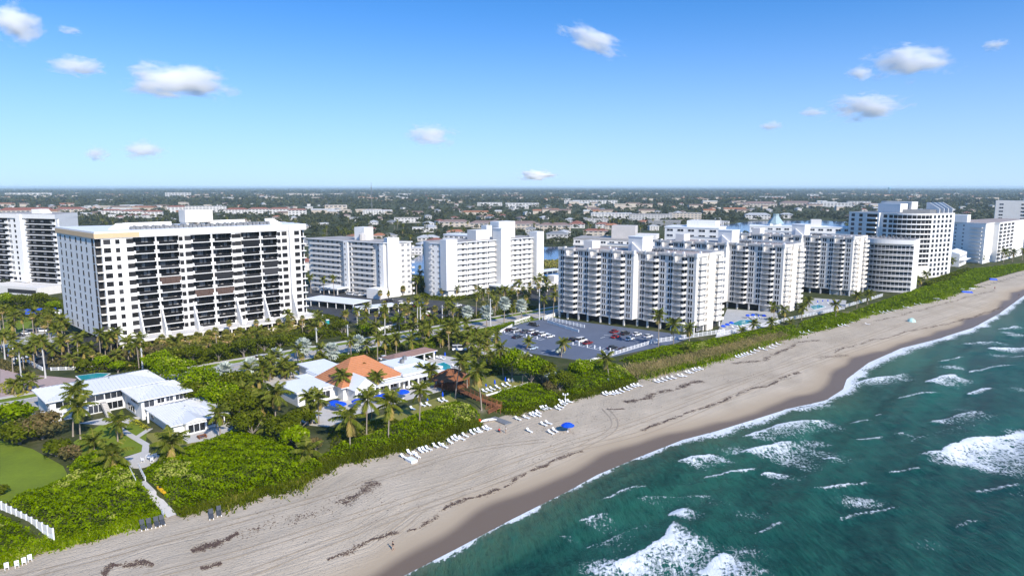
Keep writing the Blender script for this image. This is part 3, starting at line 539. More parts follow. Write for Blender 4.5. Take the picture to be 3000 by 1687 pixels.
# ---- black-banded tower across the road
def banded_tower():
    L0 = (-150.4, 246.3); t = thing('apartment_tower', 'white tower with black glazed balcony bands behind the palm thicket', 'tower', L0 + (0,), R(43))
    ZB, FH, NF = 4.3, 3.1, 12; ZT = ZB + NF * FH; W = 81.; DP = 50.
    bays = [(12.2, 19.8), (20.3, 28.2), (32.7, 40.4), (41.0, 48.6), (52.5, 60.4), (60.8, 68.0)]
    poly = [(0, 0)]
    for a, b_ in bays: poly += [(a, 0), (a, 2.6), (b_, 2.6), (b_, 0)]
    poly += [(W, 0), (W - 3, DP), (3, DP)]
    poly = [(0.0, 1.8), (1.8, 1.8), (1.8, 0)] + poly[1:-3] + [(W - 2.2, 0), (W - 2.2, 1.8), (W, 1.8), (W, DP - 20), (-3.4, DP)]
    MB().prism(poly, ZB, ZT, 0).build('wall', [M['white']], t)
    MB().prism([(-.3, -.35), (W + .3, -.35), (W + .3, DP - 20), (-3.8, DP + .3)], ZT, ZT + 2.5, 0, 1).build('roof_band', [M['white'], M['roofwhite']], t)
    b = MB(); b.box(-.42, 14.5, -.42, -.34, ZT + .15, ZT + 1.9); b.build('primer_band', [M['tan']], t)
    e = math.atan2(DP + .6, -3.4); b = MB(); b.box(0, math.hypot(DP + .6, 3.3) - .2, 0, .08, ZT + .15, ZT + 1.9); b.build('primer_band', [M['tan']], t, (-.42, -.42, 0), e)
    F = Wall(t, (0, 0), 0); En = Wall(t, (-3.4, DP), -math.degrees(math.atan2(DP - 1.8, 3.4)))
    wb = win(2.3, 1.75, 4, 'bronze', 'tint', .08); wsm = win(1.4, 1.6, 2, 'bronze', 'tint', .08); wn = win(1.2, 2.0, 1, 'bronze', 'glass', .08); cg = win(1.75, 2.75, 3, 'bronze', 'tint', .08, name='corner_glazing')
    bal, doors = {}, {}
    for a, b_ in bays:
        L = b_ - a; m = MB(); m.box(0, L, -.55, 2.6, -.15, .12); m.box(0, .6, -.55, .5, .14, 1.15); m.box(L - .6, L, -.55, .5, .14, 1.15); bal[a] = m.mesh('balcony', [M['white']])
        dv = []
        for k in range(4):
            m = MB(); m.face([(0, 0, 0), (L, 0, 0), (L, 0, 2.7), (0, 0, 2.7)], 0); r = random.Random(k * 7 + int(a))
            for i in range(1, 5): x = i * L / 5; m.box(x - .05, x + .05, -.08, 0, 0, 2.65, 1)
            for i in range(2 if k else 1): x = r.uniform(.3, L - 1.8); m.box(x, x + r.uniform(.6, 1.4), -.06, -.01, .05, 2.6, 2)
            for i in range(k): x = r.uniform(.8, L - 1.4); m.box(x, x + r.uniform(.5, 1.1), -1.5, -.9, 0, r.uniform(.5, .95), 3)
            dv.append(m.mesh('glazed_door', [M['tint'], M['bronze'], M['grey'], M['greige']]))
        doors[a] = dv
        bal[a, 'r'] = MB().box(.6, L - .6, -.50, -.44, .16, 1.12).mesh('glass_railing', [M['tint']])
        m = MB()
        n = 4
        for i in range(n): x = .15 + i * (L - .3) / n; m.box(x + .04, x + (L - .3) / n - .04, -.05, 0, 1.15, 2.75, 0); m.box(x + .04, x + (L - .3) / n - .04, -.05, 0, .2, 1.1, 0)
        bal[a, 's'] = m.mesh('storm_shutter', [M['shutter']])
        bal[a, 'g'] = MB().box(.1, L - .1, -.04, 0, .2, 2.8).mesh('glass_enclosure', [M['tint']])
    for a, b_ in bays: [MB().box(x, x + .06, .25, 2.58, ZB, ZT).build('side_glazing', [M['tint']], t) for x in (a + .01, b_ - .07)]
    shut = {(2, 4), (3, 4), (1, 6)}; enc = {(2, 6), (3, 6), (4, 5), (5, 6), (0, 1), (4, 10), (5, 7)}
    for f in range(NF):
        z = ZB + f * FH
        for i, (a, b_) in enumerate(bays):
            k = F.put(bal[a], a, z, 0)
            d = link('glazed_door', doors[a][(f * 5 + i * 3) % 4], k, (0, 2.45, .16))
            if (i, f) in shut: link('storm_shutter', bal[a, 's'], k, (0, -.4, 0))
            elif (i, f) in enc: link('glass_enclosure', bal[a, 'g'], k, (0, -.4, 0))
            else: link('glass_railing', bal[a, 'r'], k)
        for x, me in ((2.4, wb), (6.3, wsm), (9.9, wb), (30.4, wb), (50.1, wb), (70.0, wb), (75.7, wb)): F.put(me, x, z + .95)
        for x in (28.4, 48.75, 68.1): F.put(wsm, x - .1, z + .95, .02)
        F.put(cg, .02, z + .2, -1.72); F.put(cg, W - 2.15, z + .2, -1.72)
        MB().box(-.1, 1.9, -.12, 1.9, z - .18, z + .16).build('corner_slab', [M['cream'] if f < 12 else M['white']], t); MB().box(W - 2.3, W + .1, -.12, 1.9, z - .18, z + .16).build('corner_slab', [M['white']], t)
        for u in (4.5, 11., 17.8, 25.2, 31.5, 38.0): En.put(wn, u, z + .6)
        En.put(cg, 45.1, z + .2, .02)
    for a in (12.1, 20.0, 31.9, 48.9, 60.5, 73.0):
        b = MB(); h = 13 if a in (12.1, 73.0) else 11; b.v = [(0, .1, 0), (.5, .1, 0), (.5, -6.2, 0), (0, -6.2, 0), (0, .1, h), (.5, .1, h)]; b.f = [(0, 3, 4), (1, 5, 2), (3, 2, 5, 4), (0, 1, 2, 3)]; b.m = [0] * 4; b.build('buttress', [M['white']], t, (a, 0, ZB))
        MB().box(-.6, 1.1, -6.9, -5.6, 0, 1.5).build('planter', [M['white']], t, (a, 0, ZB))
    MB().box(73.0, 73.6, -1.3, .1, ZB, ZT + 2.).build('fin', [M['white']], t)
    # terrace on posts, near-black solid below standing in for the shaded garage
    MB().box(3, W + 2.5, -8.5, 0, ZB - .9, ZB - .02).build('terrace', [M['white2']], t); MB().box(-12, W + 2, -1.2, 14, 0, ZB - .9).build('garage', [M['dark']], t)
    MB().box(0, W + 2.5, -8.6, -8.3, .0, 1.5).build('retaining_wall', [M['cream']], t)
    for i in range(15): x = 4 + i * 5.6; MB().box(x, x + .5, -8.3, -7.8, 0, ZB - .9).build('post', [M['white2']], t)
    for i in range(13): link('terrace_railing', rail_mesh(5.2, 1.05, .35, 'greige', 'terrace_railing') if i == 0 else bpy.data.meshes['terrace_railing'], t, (6 + i * 5.9, -8.2, ZB))
    # roof: cream lift house, plant screens, rows of condensers
    Z = ZT + 2.5
    lh = MB().box(36, 47, 15, 23, Z + 1.6, Z + 6.6).build('lift_house', [M['cream']], t)
    for x in (36.5, 41, 46): MB().box(x, x + .8, 15.6, 22, Z - .3, Z + 1.6).build('leg', [M['cream']], lh)
    MB().box(36.2, 36.6, 16, 22.5, Z - .2, Z + 1.6).build('side_panel', [M['white2']], lh)
    for (x0, x1, y) in ((14, 32, 20), (48, 62, 19)): MB().box(x0, x1, y, y + .4, Z - .3, Z + 2.0).build('plant_screen', [M['white']], t)
    b = MB(); b.prism([(0, 0), (7.5, 0), (7.5, 2.4), (3.2, 2.4)], 0, .5); me = b.mesh('roof_wedge', [M['white']]); o = link('roof_wedge', me, t, (7, 14, Z - .2)); o.rotation_euler = (R(90), 0, 0)
    b = MB(); b.prism([(0, 0), (8, 0), (3.6, 2.6), (0, 2.6)], 0, .5); me = b.mesh('roof_wedge', [M['white']]); o = link('roof_wedge', me, t, (68, 12, Z - .2)); o.rotation_euler = (R(90), 0, 0)
    rr = random.Random(4)
    for i in range(64): x = 14 + (i % 32) * 1.72 + rr.uniform(-.3, .3); link('air_conditioner', AC[i % 2], t, (x, 6.5 + 3.4 * (i // 32) + rr.uniform(-.5, .5), Z - .2))
    return t
banded_tower()

# ---- its twin at the edge of the picture
def banded_twin():
    t = thing('apartment_tower', 'white tower with black balcony bands, behind the banded tower with the tan roof edge', 'tower', (-315, 408.8, 0), R(-20.4))
    ZB, FH, NF = 5., 3.1, 12; ZT = ZB + NF * FH; o = 14.6
    bays = [(2, 20.5), (35.2, 60.0)]
    poly = [(0, 0), (2, 0), (2, 2.4), (20.5, 2.4), (20.5, 0), (35.2, 0), (35.2, 2.4), (60.0, 2.4), (60.0, 0), (60.8, 0), (44, 26), (0, 26)]
    MB().prism(poly, ZB, ZT).build('wall', [M['white']], t); MB().prism([(-.3, -.7), (61.1, -.7), (44.2, 26), (-.3, 26)], ZT, ZT + 2.5, 0, 1).build('roof_band', [M['white'], M['roofgrey']], t)
    MB().box(29.5, 33.5, -1.6, .1, ZB, ZT + 2.3).build('pier', [M['white']], t)
    b = MB(); b.prism([(0, 0), (9, 0), (6, 2.6), (0, 2.6)], 0, 6); me = b.mesh('roof_wedge', [M['white']]); k = link('roof_wedge', me, t, (33, 12, ZT + 2.4)); k.rotation_euler = (R(90), 0, 0)
    F = Wall(t, (0, 0), 0); wb = win(2.3, 1.6, 3, 'bronze', 'tint', .08)
    ms = {}
    for a, b_ in bays:
        L = b_ - a; m = MB(); m.box(0, L, -.6, 2.4, -.28, .16); m.box(0, 1.2, -.6, .5, .16, 1.25); m.box(L - 2.0, L, -.6, .5, .16, 1.25); 
        g = MB().face([(0, 0, 0), (L, 0, 0), (L, 0, 2.7), (0, 0, 2.7)], 0)
        for i in range(3): x = 2 + i * L / 3.2; g.box(x, x + 2.4, -.06, -.01, .1, 1.7, 1)
        ms[a] = (m.mesh('balcony', [M['white']]), g.mesh('glazed_door', [M['tint'], M['greige']]), MB().box(1.2, L - 2, -.5, -.44, .16, 1.12).mesh('glass_railing', [M['tint']]))
    for f in range(NF):
        z = ZB + f * FH
        for a, b_ in bays:
            k = F.put(ms[a][0], a, z); link('glazed_door', ms[a][1], k, (0, 2.3, .16)); link('glass_railing', ms[a][2], k)
        F.put(wb, 25.8, z + .9); F.put(win(2.6, 1.6, 2, 'bronze', 'tint', .08) if f == 0 else wsm2, 21.0, z + .9)
        if f == 0: wsm2 = bpy.data.meshes['window']
    MB().box(-10, 60, -14, 0, 0, 4.6).build('podium', [M['white2']], t); MB().box(36, 59, -14.1, -13.9, 1., 3.2).build('podium_opening', [M['dark']], t)  # near-black panel painted as the shade inside an opening
    return t
banded_twin()

# ---- white gallery block, long side in shade
def gallery_block_shaded():
    t = thing('apartment_block', 'white ten-storey block with bluish shaded galleries behind the long carport', 'apartment block', (-122.8, 406.5, 0), R(-34))
    NF, FH = 10, 2.95; ZT = NF * FH + .6; a2 = 74.5; d2 = Vector((math.cos(R(a2)), math.sin(R(a2))))
    c0 = Vector((63.2, 0)); poly = [(0, 1.7), (63.2, 1.7), tuple(c0 + d2 * 17.0 + Vector((1.2, 0)))]; poly.append((poly[2][0] - 63, poly[2][1] + 6))
    MB().prism(poly, 0, ZT - .4).build('wall', [M['white2']], t)
    ro = MB().prism([(-.6, -.5), (64., -.5), (poly[2][0] + .8, poly[2][1] + .4), (poly[3][0] - .6, poly[3][1] + .4)], ZT - .4, ZT, 0, 1).build('roof', [M['trim'], M['roofgrey']], t)
    F = Wall(t, (0, 0), 0); E = Wall(t, (poly[1][0] + .4, poly[1][1] + .2), math.degrees(math.atan2(poly[2][1] - poly[1][1], poly[2][0] - poly[1][0])))
    ga = {}
    for a, L in ((3.0, 25.8), (38.9, 16.4)): ga[a] = MB().box(0, L, 0, 1.7, -.2, 0).box(0, L, 0, .14, 0, 1.12).mesh('gallery', [M['white2']])
    w = win(1.7, 1.4, 2, fw=.04, mull=.12); dr = MB().box(0, .9, -.06, 0, 0, 2.05).mesh('door', [M['rail']]); ws = win(1.5, 1.15, 2, rows=2); wt = win(.6, .9, 1)
    for f in range(NF):
        z = .3 + f * FH
        for a, L in ((3.0, 25.8), (38.9, 16.4)):
            F.put(ga[a], a, z)
            for k in range(int(L / 4.1)): F.put(w, a + 1. + k * 4.1, z + 1.05, -1.68); F.put(dr, a + 3.1 + k * 4.1, z, -1.68)
        F.put(ws, 33.2, z + .9, .52); F.put(win(1.4, 1.9, 1, 'trim', 'tint') if f == 0 else opn, 37.0, z + .7, .02)
        if f == 0: opn = bpy.data.objects[-1].data if False else win(1.4, 1.9, 1, 'trim', 'tint')
        F.put(w, 57.6, z + 1., -1.68); F.put(wt, 60.9, z + 1.1, .02)
        E.put(wt, 7.5, z + 1.); E.put(ws, 9.4, z + 1.); E.put(ws, 12.8, z + 1.); MB().box(0, 1.6, -.9, 0, 0, .16).box(0, 1.6, -.9, -.82, .16, 1.1).build('balcony', [M['rail']], t, tuple(E.o + E.d * 15.2) [:2] + (z,), E.a)
    MB().box(32.6, 36.1, -.5, 1.8, 0, ZT - .4).build('window_bay', [M['white']], t); MB().box(36.1, 38.9, .0, 1.8, 0, ZT - .4).build('stair_bay', [M['white2']], t); MB().box(60.3, 63.4, .0, 1.8, 0, ZT - .4).build('end_bay', [M['white']], t)
    sx = MB().box(0, 7.0, -2.2, 2.4, 0, ZT + 2.6).build('stair_tower', [M['white']], t, tuple(E.o)[:2] + (0,), E.a)
    lh = MB().box(34, 42, 7, 14, ZT, ZT + 7.2).build('lift_house', [M['white']], t); MB().tube([(41, 6.4, ZT), (41, 6.4, ZT + 3.4), (41, 6.4, ZT + 4.2)], [1.9, 1.9, .4], 10).build('water_tank', [M['greige']], t)
    MB().box(20, 36, -9, 0, 3.0, 3.6).build('porch_roof', [M['roofwhite']], t); 
    for x in (20.5, 28, 35): MB().box(x, x + .5, -8.6, -8.1, 0, 3.).build('porch_column', [M['white']], t)
    MB().box(57, 66, -7, 0, 0, 5.5).build('entrance_wing', [M['white']], t)
gallery_block_shaded()

# ---- white gallery block, long side in sun
def gallery_block_sunny():
    t = thing('apartment_block', 'white ten-storey block with sunlit galleries and a tall plain lift tower', 'apartment block', (-31.3, 372., 0), R(42.3))
    NF, FH = 10, 2.95; ZT = NF * FH + .6; W = 66.
    e = -76.3; ed = Vector((math.cos(R(180 + e)), math.sin(R(180 + e))))   # left end wall runs back from the corner tower
    lf = Vector((-6.5, 1.5)) + ed * 9.5
    poly = [(-6.5, 1.5), (W, 1.5), (W, 18), (tuple(lf)[0] + 4, tuple(lf)[1] + 12), tuple(lf)]
    MB().prism(poly, 0, ZT - .4).build('wall', [M['white']], t); MB().prism([(-6.9, .2), (W, .2), (W, 18.4), (lf.x + 4, lf.y + 12.4), (lf.x - .6, lf.y)], ZT - .4, ZT, 0, 1).build('roof', [M['trim'], M['roofgrey']], t)
    F = Wall(t, (0, 0), 0); E = Wall(t, tuple(lf), math.degrees(math.atan2(1.5 - lf.y, -6.5 - lf.x)))
    gm = {}
    for a, L in ((1.0, 29.4), (37.2, 22.6)): gm[a] = MB().box(0, L, -.05, 1.5, -.2, 0).box(0, L, -.05, .09, 0, 1.12).box(L - 1.3, L, -.1, -.06, -.1, 1.1, 1).mesh('gallery', [M['white'], M['greige']])
    w = win(1.7, 1.45, 2, fw=.04, mull=.12); ws = win(1.5, 1.2, 2, rows=2); wt = win(.7, 1.1, 1)
    for f in range(NF):
        z = .3 + f * FH
        for a, L in ((1.0, 29.4), (37.2, 22.6)):
            F.put(gm[a], a, z)
            for k in range(int(L / 3.7)): F.put(w, a + .8 + k * 3.7 + (.5 if k % 2 else 0), z + 1.2, -1.48)
        E.put(ws, 1.6, z + .95); E.put(ws, 5.2, z + .95); E.put(wt, 8.2, z + .95)
        MB().box(0, 1.8, -1.2, 0, 0, .16).box(0, 1.8, -1.2, -1.1, .16, 1.1).build('balcony', [M['rail']], t, tuple(E.o)[:2] + (z,), E.a)
    for x in (8.5, 15.3, 23.1, 41.9, 49.9): MB().box(x, x + .4, -.12, .2, 0, ZT - .4).build('pilaster', [M['white2']], t)
    MB().box(30.2, 37.4, -4.2, 3, 0, ZT + 6.4).build('lift_tower', [M['white']], t); MB().box(29.9, 37.7, -4.5, 3.3, ZT + 6.4, ZT + 6.7).build('tower_cap', [M['trim']], t); MB().box(20, 30.2, 6, 14, ZT, ZT + 5.5).build('plant_room', [M['white2']], t)
    MB().box(40, 53, 9, 17, ZT, ZT + 9.6).build('lift_house', [M['white']], t); MB().box(33, 37, 12, 17, ZT, ZT + 7.6).build('stair_head', [M['white']], t)
    MB().box(60.3, 66.2, -2.5, 4, 0, ZT + 3.4).build('end_tower', [M['white']], t); MB().box(-7.6, .0, -2.4, 3, 4.5, ZT + 2.0).build('stair_tower', [M['white']], t); MB().box(-5.6, -.6, -1.2, 3, 0, 4.5).build('stair_base', [M['white']], t)
    MB().box(24, 40, -12, -.2, 4.0, 4.7).build('porch_roof', [M['roofwhite']], t)
    for x in (25, 38.5): MB().box(x, x + .6, -11.6, -11, 0, 4.).build('porch_column', [M['white']], t)
    dk = MB().box(26, 74, -20, -12.5, 3.0, 4.2).build('parking_deck', [M['white2']], t)
    for x in (28, 36, 44, 52, 60, 68): MB().box(x, x + .6, -19.8, -19.2, 0, 3.).build('deck_column', [M['white2']], dk)
    MB().box(64, 70, -14, -8, 0, 7.5).build('gate_house', [M['white']], t)
gallery_block_sunny()

# ---- towers along the far beach
def curved_block():
    t = thing('apartment_block', 'low white block with rounded balcony tiers right behind the farthest sister tower', 'apartment block', (205, 402, 0), R(-40))
    NF, FH = 9, 3.0; ZT = NF * FH + 1.2
    def arc(r0, bulge, n=14):
        return [(28. * i / n, -bulge * math.sin(math.pi * i / n)) for i in range(n + 1)]
    MB().prism([(x, y + 2.) for x, y in arc(0, 3.)] + [(28, 18), (0, 18)], 0, ZT).build('wall', [M['white']], t)
    MB().prism(arc(0, 3.4) + [(28, 18), (0, 18)], ZT - .2, ZT + 2.2, 0, 1).build('roof_band', [M['white'], M['roofgrey']], t)
    A = arc(0, 3.2); ib = [(x, y + .14) for x, y in A]; sl = MB().prism(A + [(28, 3), (0, 3)], -.2, 0).mesh('balcony', [M['white']])
    m = MB()
    for i in range(14): m.prism([A[i], A[i + 1], ib[i + 1], ib[i]], .62, .95)
    rl = m.mesh('railing', [M['rail']]); wd = win(1.8, 2.3, 1, 'trim', 'glass', .05)
    for f in range(NF):
        z = .6 + f * FH; k = link('balcony', sl, t, (0, 0, z)); link('railing', rl, k)
        for i in range(14): a_ = math.atan2(A[i + 1][1] - A[i][1], A[i + 1][0] - A[i][0]); link('window', wd, t, (A[i][0] * .999 + .1, A[i][1] * .94 + 1.95, z + .1), a_)
    for i in range(10): link('air_conditioner', AC[i % 2], t, (4 + 2.2 * i, 9 + (i % 3), ZT + 2.2))
curved_block()
def round_tower():
    t = thing('apartment_tower', 'tall white tower with a rounded glazed corner on the far dune', 'tower', (239.7, 487.7, 0), R(-62))
    NF, FH = 13, 3.2; ZT = 42.; W = 49.
    cor = [(W - 16 + 16 * math.sin(math.pi / 2 * i / 9), 16 - 16 * math.cos(math.pi / 2 * i / 9)) for i in range(10)]
    poly = [(0, 0), (14, 0), (14, -2), (24, -2), (24, 0)] + cor + [(W, 42), (0, 42)]
    MB().prism(poly, 0, ZT).build('wall', [M['white']], t); MB().prism([(p[0], p[1] - .3) for p in poly], ZT, ZT + .8, 0, 1).build('roof', [M['white'], M['roofgrey']], t)
    ring = cor; ib = [(x - .3 * (x - (W - 16)) / 16, y + .3) for x, y in ring]
    o2 = [(W - 16 + 17.2 * math.sin(math.pi / 2 * i / 9), 16 - 17.2 * math.cos(math.pi / 2 * i / 9)) for i in range(10)]
    sl = MB().prism(o2 + list(reversed(cor)), -.2, .65).mesh('balcony', [M['white']]); bx = MB().box(0, 8, -1.5, 0, -.2, .9).mesh('balcony', [M['white']])
    w = win(2.5, 2.0, 1, 'bronze', 'glass', .05); w3 = win(7.4, 2.2, 4, 'bronze', 'tint', .05); F = Wall(t, (0, 0), 0); E = Wall(t, (W, 16), 90); wc = win(2.4, 2.3, 2, 'bronze', 'tint', .05)
    for f in range(NF):
        z = .4 + f * FH
        if z > ZT - 2: break
        link('balcony', sl, t, (0, 0, z)); F.put(w, 2, z + .8); F.put(w, 8, z + .8); F.put(bx, 14.8, z, 2.); F.put(w3, 15.4, z + .8, 2.02); F.put(w, 26, z + .8); F.put(w, 30, z + .8)
        for i in range(9):
            a_ = math.atan2(cor[i + 1][1] - cor[i][1], cor[i + 1][0] - cor[i][0]); link('window', wc, t, (cor[i][0] + .2 * math.cos(a_) + .05 * math.sin(a_), cor[i][1] + .2 * math.sin(a_) - .05 * math.cos(a_), z + .5), a_)
        for u in (2, 6.5, 11, 15.5, 20): E.put(w, u, z + .8)
    MB().box(16, 32, 8, 16, ZT + .8, ZT + 7).build('lift_house', [M['white']], t); MB().box(12, 34, 17, 24, ZT + .8, ZT + 8.2).build('plant_room', [M['white2']], t)
    b = MB(); b.prism([(35, 6), (46, 18), (46, 34), (36, 34)], ZT + .8, ZT + 3.2); b.build('hip_roof', [M['grey']], t); MB().box(38, 40, 28, 31, ZT + 3.2, ZT + 7).build('chimney', [M['dark']], t)
    b = MB(); b.prism([(0, 0), (9, 0), (9, 3), (2, 7), (0, 7)], 0, .5); 
    for y in (26, 31, 36, 41): o = link('roof_fin', b.mesh('roof_fin', [M['white']]) if y == 26 else bpy.data.meshes['roof_fin'], t, (39, y, ZT + .8)); o.rotation_euler = (R(90), 0, 0)
    MB().box(34, 50.5, -10, 14, 0, 8.5).build('beach_terrace', [M['cream']], t); F.put(win(3, 3.2, 2), 40, 2, 10.02); F.put(win(1.6, 3, 1), 46, 2, 10.02)
round_tower()
def far_slab():
    t = thing('apartment_block', 'white seaside block with a shaded grey side wall at the far right', 'apartment block', (371.7, 536.9, 0), R(42))
    NF, FH = 10, 3.0; ZT = 32.; sd = Vector((math.cos(R(94 - 42)), math.sin(R(94 - 42))))
    lf = Vector((0, 0)) + Vector((.25, .97)) * 47
    poly = [(0, 0), (24, 0), (24, -3.5), (110, -3.5), (110, 18), (40, 30), tuple(lf)]; MB().prism(poly, 0, ZT - .6).build('wall', [M['white']], t); MB().prism([(p[0] - .3, p[1] - .4) for p in poly], ZT - .6, ZT, 0, 1).build('roof', [M['white'], M['roofbrown']], t)
    E = Wall(t, tuple(lf), math.degrees(math.atan2(-lf.y, -lf.x))); F = Wall(t, (0, 0), 0); w = win(2.2, 1.4, 2); ws = win(1.4, 1.3, 2); lg = win(8.5, 2.2, 4, 'bronze', 'tint', .06)
    bx = MB().box(0, 9.5, -1.4, 0, -.2, .9).mesh('balcony', [M['white']])
    for f in range(NF):
        z = .8 + f * FH
        for u in (3, 9, 14.5, 19, 24, 30): E.put(w if u % 2 else ws, u, z + 1.)
        MB().box(36, 45, -1.2, 0, 0, 1.0).build('balcony', [M['white2']], t, tuple(E.o)[:2] + (z,), E.a)
        F.put(ws, 14.5, z + 1.1)
        for u in (26, 38, 50, 62): F.put(bx, u, z, 3.5); F.put(lg, u + .5, z + .5, 3.52)
    MB().box(4, 13, 14, 24, ZT, ZT + 6).build('lift_house', [M['white']], t)
    t2 = thing('apartment_tower', 'tall white tower rising behind the seaside block at the far right', 'tower', (470, 668, 0), R(-34))
    NF = 13; ZT = 47.; MB().prism([(0, 0), (74, 0), (90, 20), (0, 20)], 0, ZT).build('wall', [M['white2']], t2); F = Wall(t2, (0, 0), 0); E = Wall(t2, (74, 0), 52); lg2 = win(8, 1.9, 3, 'trim', 'glass'); w4 = win(3.4, 1.7, 2)
    for f in range(NF):
        z = 1 + f * 3.4
        F.put(w4, 3, z + 1); F.put(w4, 20, z + 1); F.put(w4, 44, z + 1); F.put(lg2, 60, z + .8); F.put(lg2, 26, z + .8); F.put(lg2, 49, z + .8); MB().box(25, 43.5, -1.6, 0, 0, 1.0).build('balcony', [M['white']], t2, (0, 0, z)); E.put(w4, 4, z + 1); E.put(w4, 12, z + 1)
    MB().box(22, 34, 6, 14, ZT, ZT + 8).build('lift_house', [M['white']], t2); MB().box(58, 70, 6, 14, ZT, ZT + 8).build('stair_head', [M['white']], t2); MB().box(42, 47, 8, 12, ZT, ZT + 6).build('cooling_tower', [M['dark']], t2)
far_slab()
def beach_townhouse():
    t = thing('beach_house', 'white stepped beach townhouse with sloping roof lights below the round tower', 'house', (330.4, 525.1, 0), R(-42))
    MB().box(0, 13, 0, 30, 0, 9.5).build('wall', [M['white']], t); b = MB(); b.face([(13, 0, 9.5), (13, 30, 9.5), (6, 30, 11.8), (6, 0, 11.8)]); b.face([(0, 0, 9.5), (6, 0, 11.8), (6, 30, 11.8), (0, 30, 9.5)]); b.face([(0, 0, 9.5), (13, 0, 9.5), (6, 0, 11.8)]); b.face([(0, 30, 9.5), (6, 30, 11.8), (13, 30, 9.5)]); b.build('roof', [M['roofwhite']], t)
    E = Wall(t, (13, 0), 90); F = Wall(t, (0, 0), 0); w = win(2.6, 2.0, 2)
    for i in range(6): E.put(w, 1.2 + i * 4.8, 6.2); E.put(w, 1.2 + i * 4.8, 2.0); k = MB().box(0, .3, 0, .3, 0, 1).build('roof_fin', [M['white']], t, (12, .3 + i * 4.9, 9.5)); MB().box(0, 3.2, 0, 4.2, 0, .3).build('balcony', [M['white']], t, (13, .6 + i * 4.9, 4.6))
    F.put(w, 2, 6); F.put(w, 7, 2)
beach_townhouse()
# ================================================================ LOW BUILDINGS, WALLS AND DECKS
def hip_roof(t, x0, x1, y0, y1, z, rise, m, over=.7, seam=None, ridge=None, along='x', name='roof'):
    """hipped roof; seam = spacing of raised seams (or tile courses when seam < 0), each a part of the roof"""
    x0 -= over; x1 += over; y0 -= over; y1 += over; W, Dp = x1 - x0, y1 - y0; h = min(W, Dp) / 2
    if ridge is None: ridge = (x0 + h, x1 - h) if W > Dp else (y0 + h, y1 - h)
    if W > Dp or along == 'X': A, B = Vector((ridge[0], (y0 + y1) / 2, z + rise)), Vector((ridge[1], (y0 + y1) / 2, z + rise))
    else: A, B = Vector(((x0 + x1) / 2, ridge[0], z + rise)), Vector(((x0 + x1) / 2, ridge[1], z + rise))
    c = [Vector(p) for p in ((x0, y0, z), (x1, y0, z), (x1, y1, z), (x0, y1, z))]
    if A.x != B.x or W > Dp: fs = [(c[0], c[1], B, A), (c[1], c[2], B), (c[2], c[3], A, B), (c[3], c[0], A)]
    else: fs = [(c[0], c[1], A), (c[1], c[2], B, A), (c[2], c[3], B), (c[3], c[0], A, B)]
    b = MB()
    for f in fs: b.face(f)
    b.prism([(p.x, p.y) for p in c], z - .22, z - .01, 1)
    ro = b.build(name, [M[m], M['trim']], t)
    def inside_span(f, lo, d, n_):
        pass
    if seam:
        for f in fs:
            e0, e1 = f[0], f[1]; ed = (e1 - e0); L = ed.length; ed.normalize(); n = ed.cross(f[2] - e0).normalized(); up = n.cross(ed); 
            hgt_ = max((p - e0).dot(up) for p in f); q = [((p - e0).dot(ed), (p - e0).dot(up)) for p in f]
            def span_at(x):
                ys = []
                for i in range(len(q)):
                    (ax, ay), (bx, by) = q[i], q[(i + 1) % len(q)]
                    if (ax - x) * (bx - x) <= 0 and abs(ax - bx) > 1e-6: ys.append(ay + (by - ay) * (x - ax) / (bx - ax))
                return max(ys) if ys else 0
            def row_at(yv):
                xs = []
                for i in range(len(q)):
                    (ax, ay), (bx, by) = q[i], q[(i + 1) % len(q)]
                    if (ay - yv) * (by - yv) <= 0 and abs(ay - by) > 1e-6: xs.append(ax + (bx - ax) * (yv - ay) / (by - ay))
                return (min(xs), max(xs)) if len(xs) > 1 else (0, 0)
            if seam > 0:
                k = int(L / seam)
                for i in range(1, k):
                    x = i * L / k; s = span_at(x)
                    if s < .5: continue
                    p0 = e0 + ed * x + n * .02; p1 = p0 + up * s; w_ = ed * .07; hh = n * .13; m_ = MB()
                    m_.v = [tuple(v) for v in (p0 - w_, p0 + w_, p0 + w_ + hh, p0 - w_ + hh, p1 - w_, p1 + w_, p1 + w_ + hh, p1 - w_ + hh)]; m_.f = [(0, 1, 2, 3), (3, 2, 6, 7), (1, 5, 6, 2), (0, 3, 7, 4), (4, 7, 6, 5)]; m_.m = [0] * 5; m_.build('seam', [M[m]], ro)
            else:
                k = int(hgt_ / -seam)
                for i in range(k):
                    y = i * hgt_ / k; xa, xb = row_at(y + .02); ya, yb = row_at(min(y + hgt_ / k, hgt_ - .02))
                    lo0, lo1 = e0 + ed * xa + up * y, e0 + ed * xb + up * y; hi0, hi1 = e0 + ed * ya + up * (y + hgt_ / k), e0 + ed * yb + up * (y + hgt_ / k)
                    m_ = MB(); m_.v = [tuple(v) for v in (lo0 + n * .02, lo1 + n * .02, lo1 + n * .14, lo0 + n * .14, hi0 + n * .03, hi1 + n * .03)]; m_.f = [(0, 1, 2, 3), (3, 2, 5, 4)]; m_.m = [0] * 2; m_.build('tile_course', [M[m]], ro)
    return ro

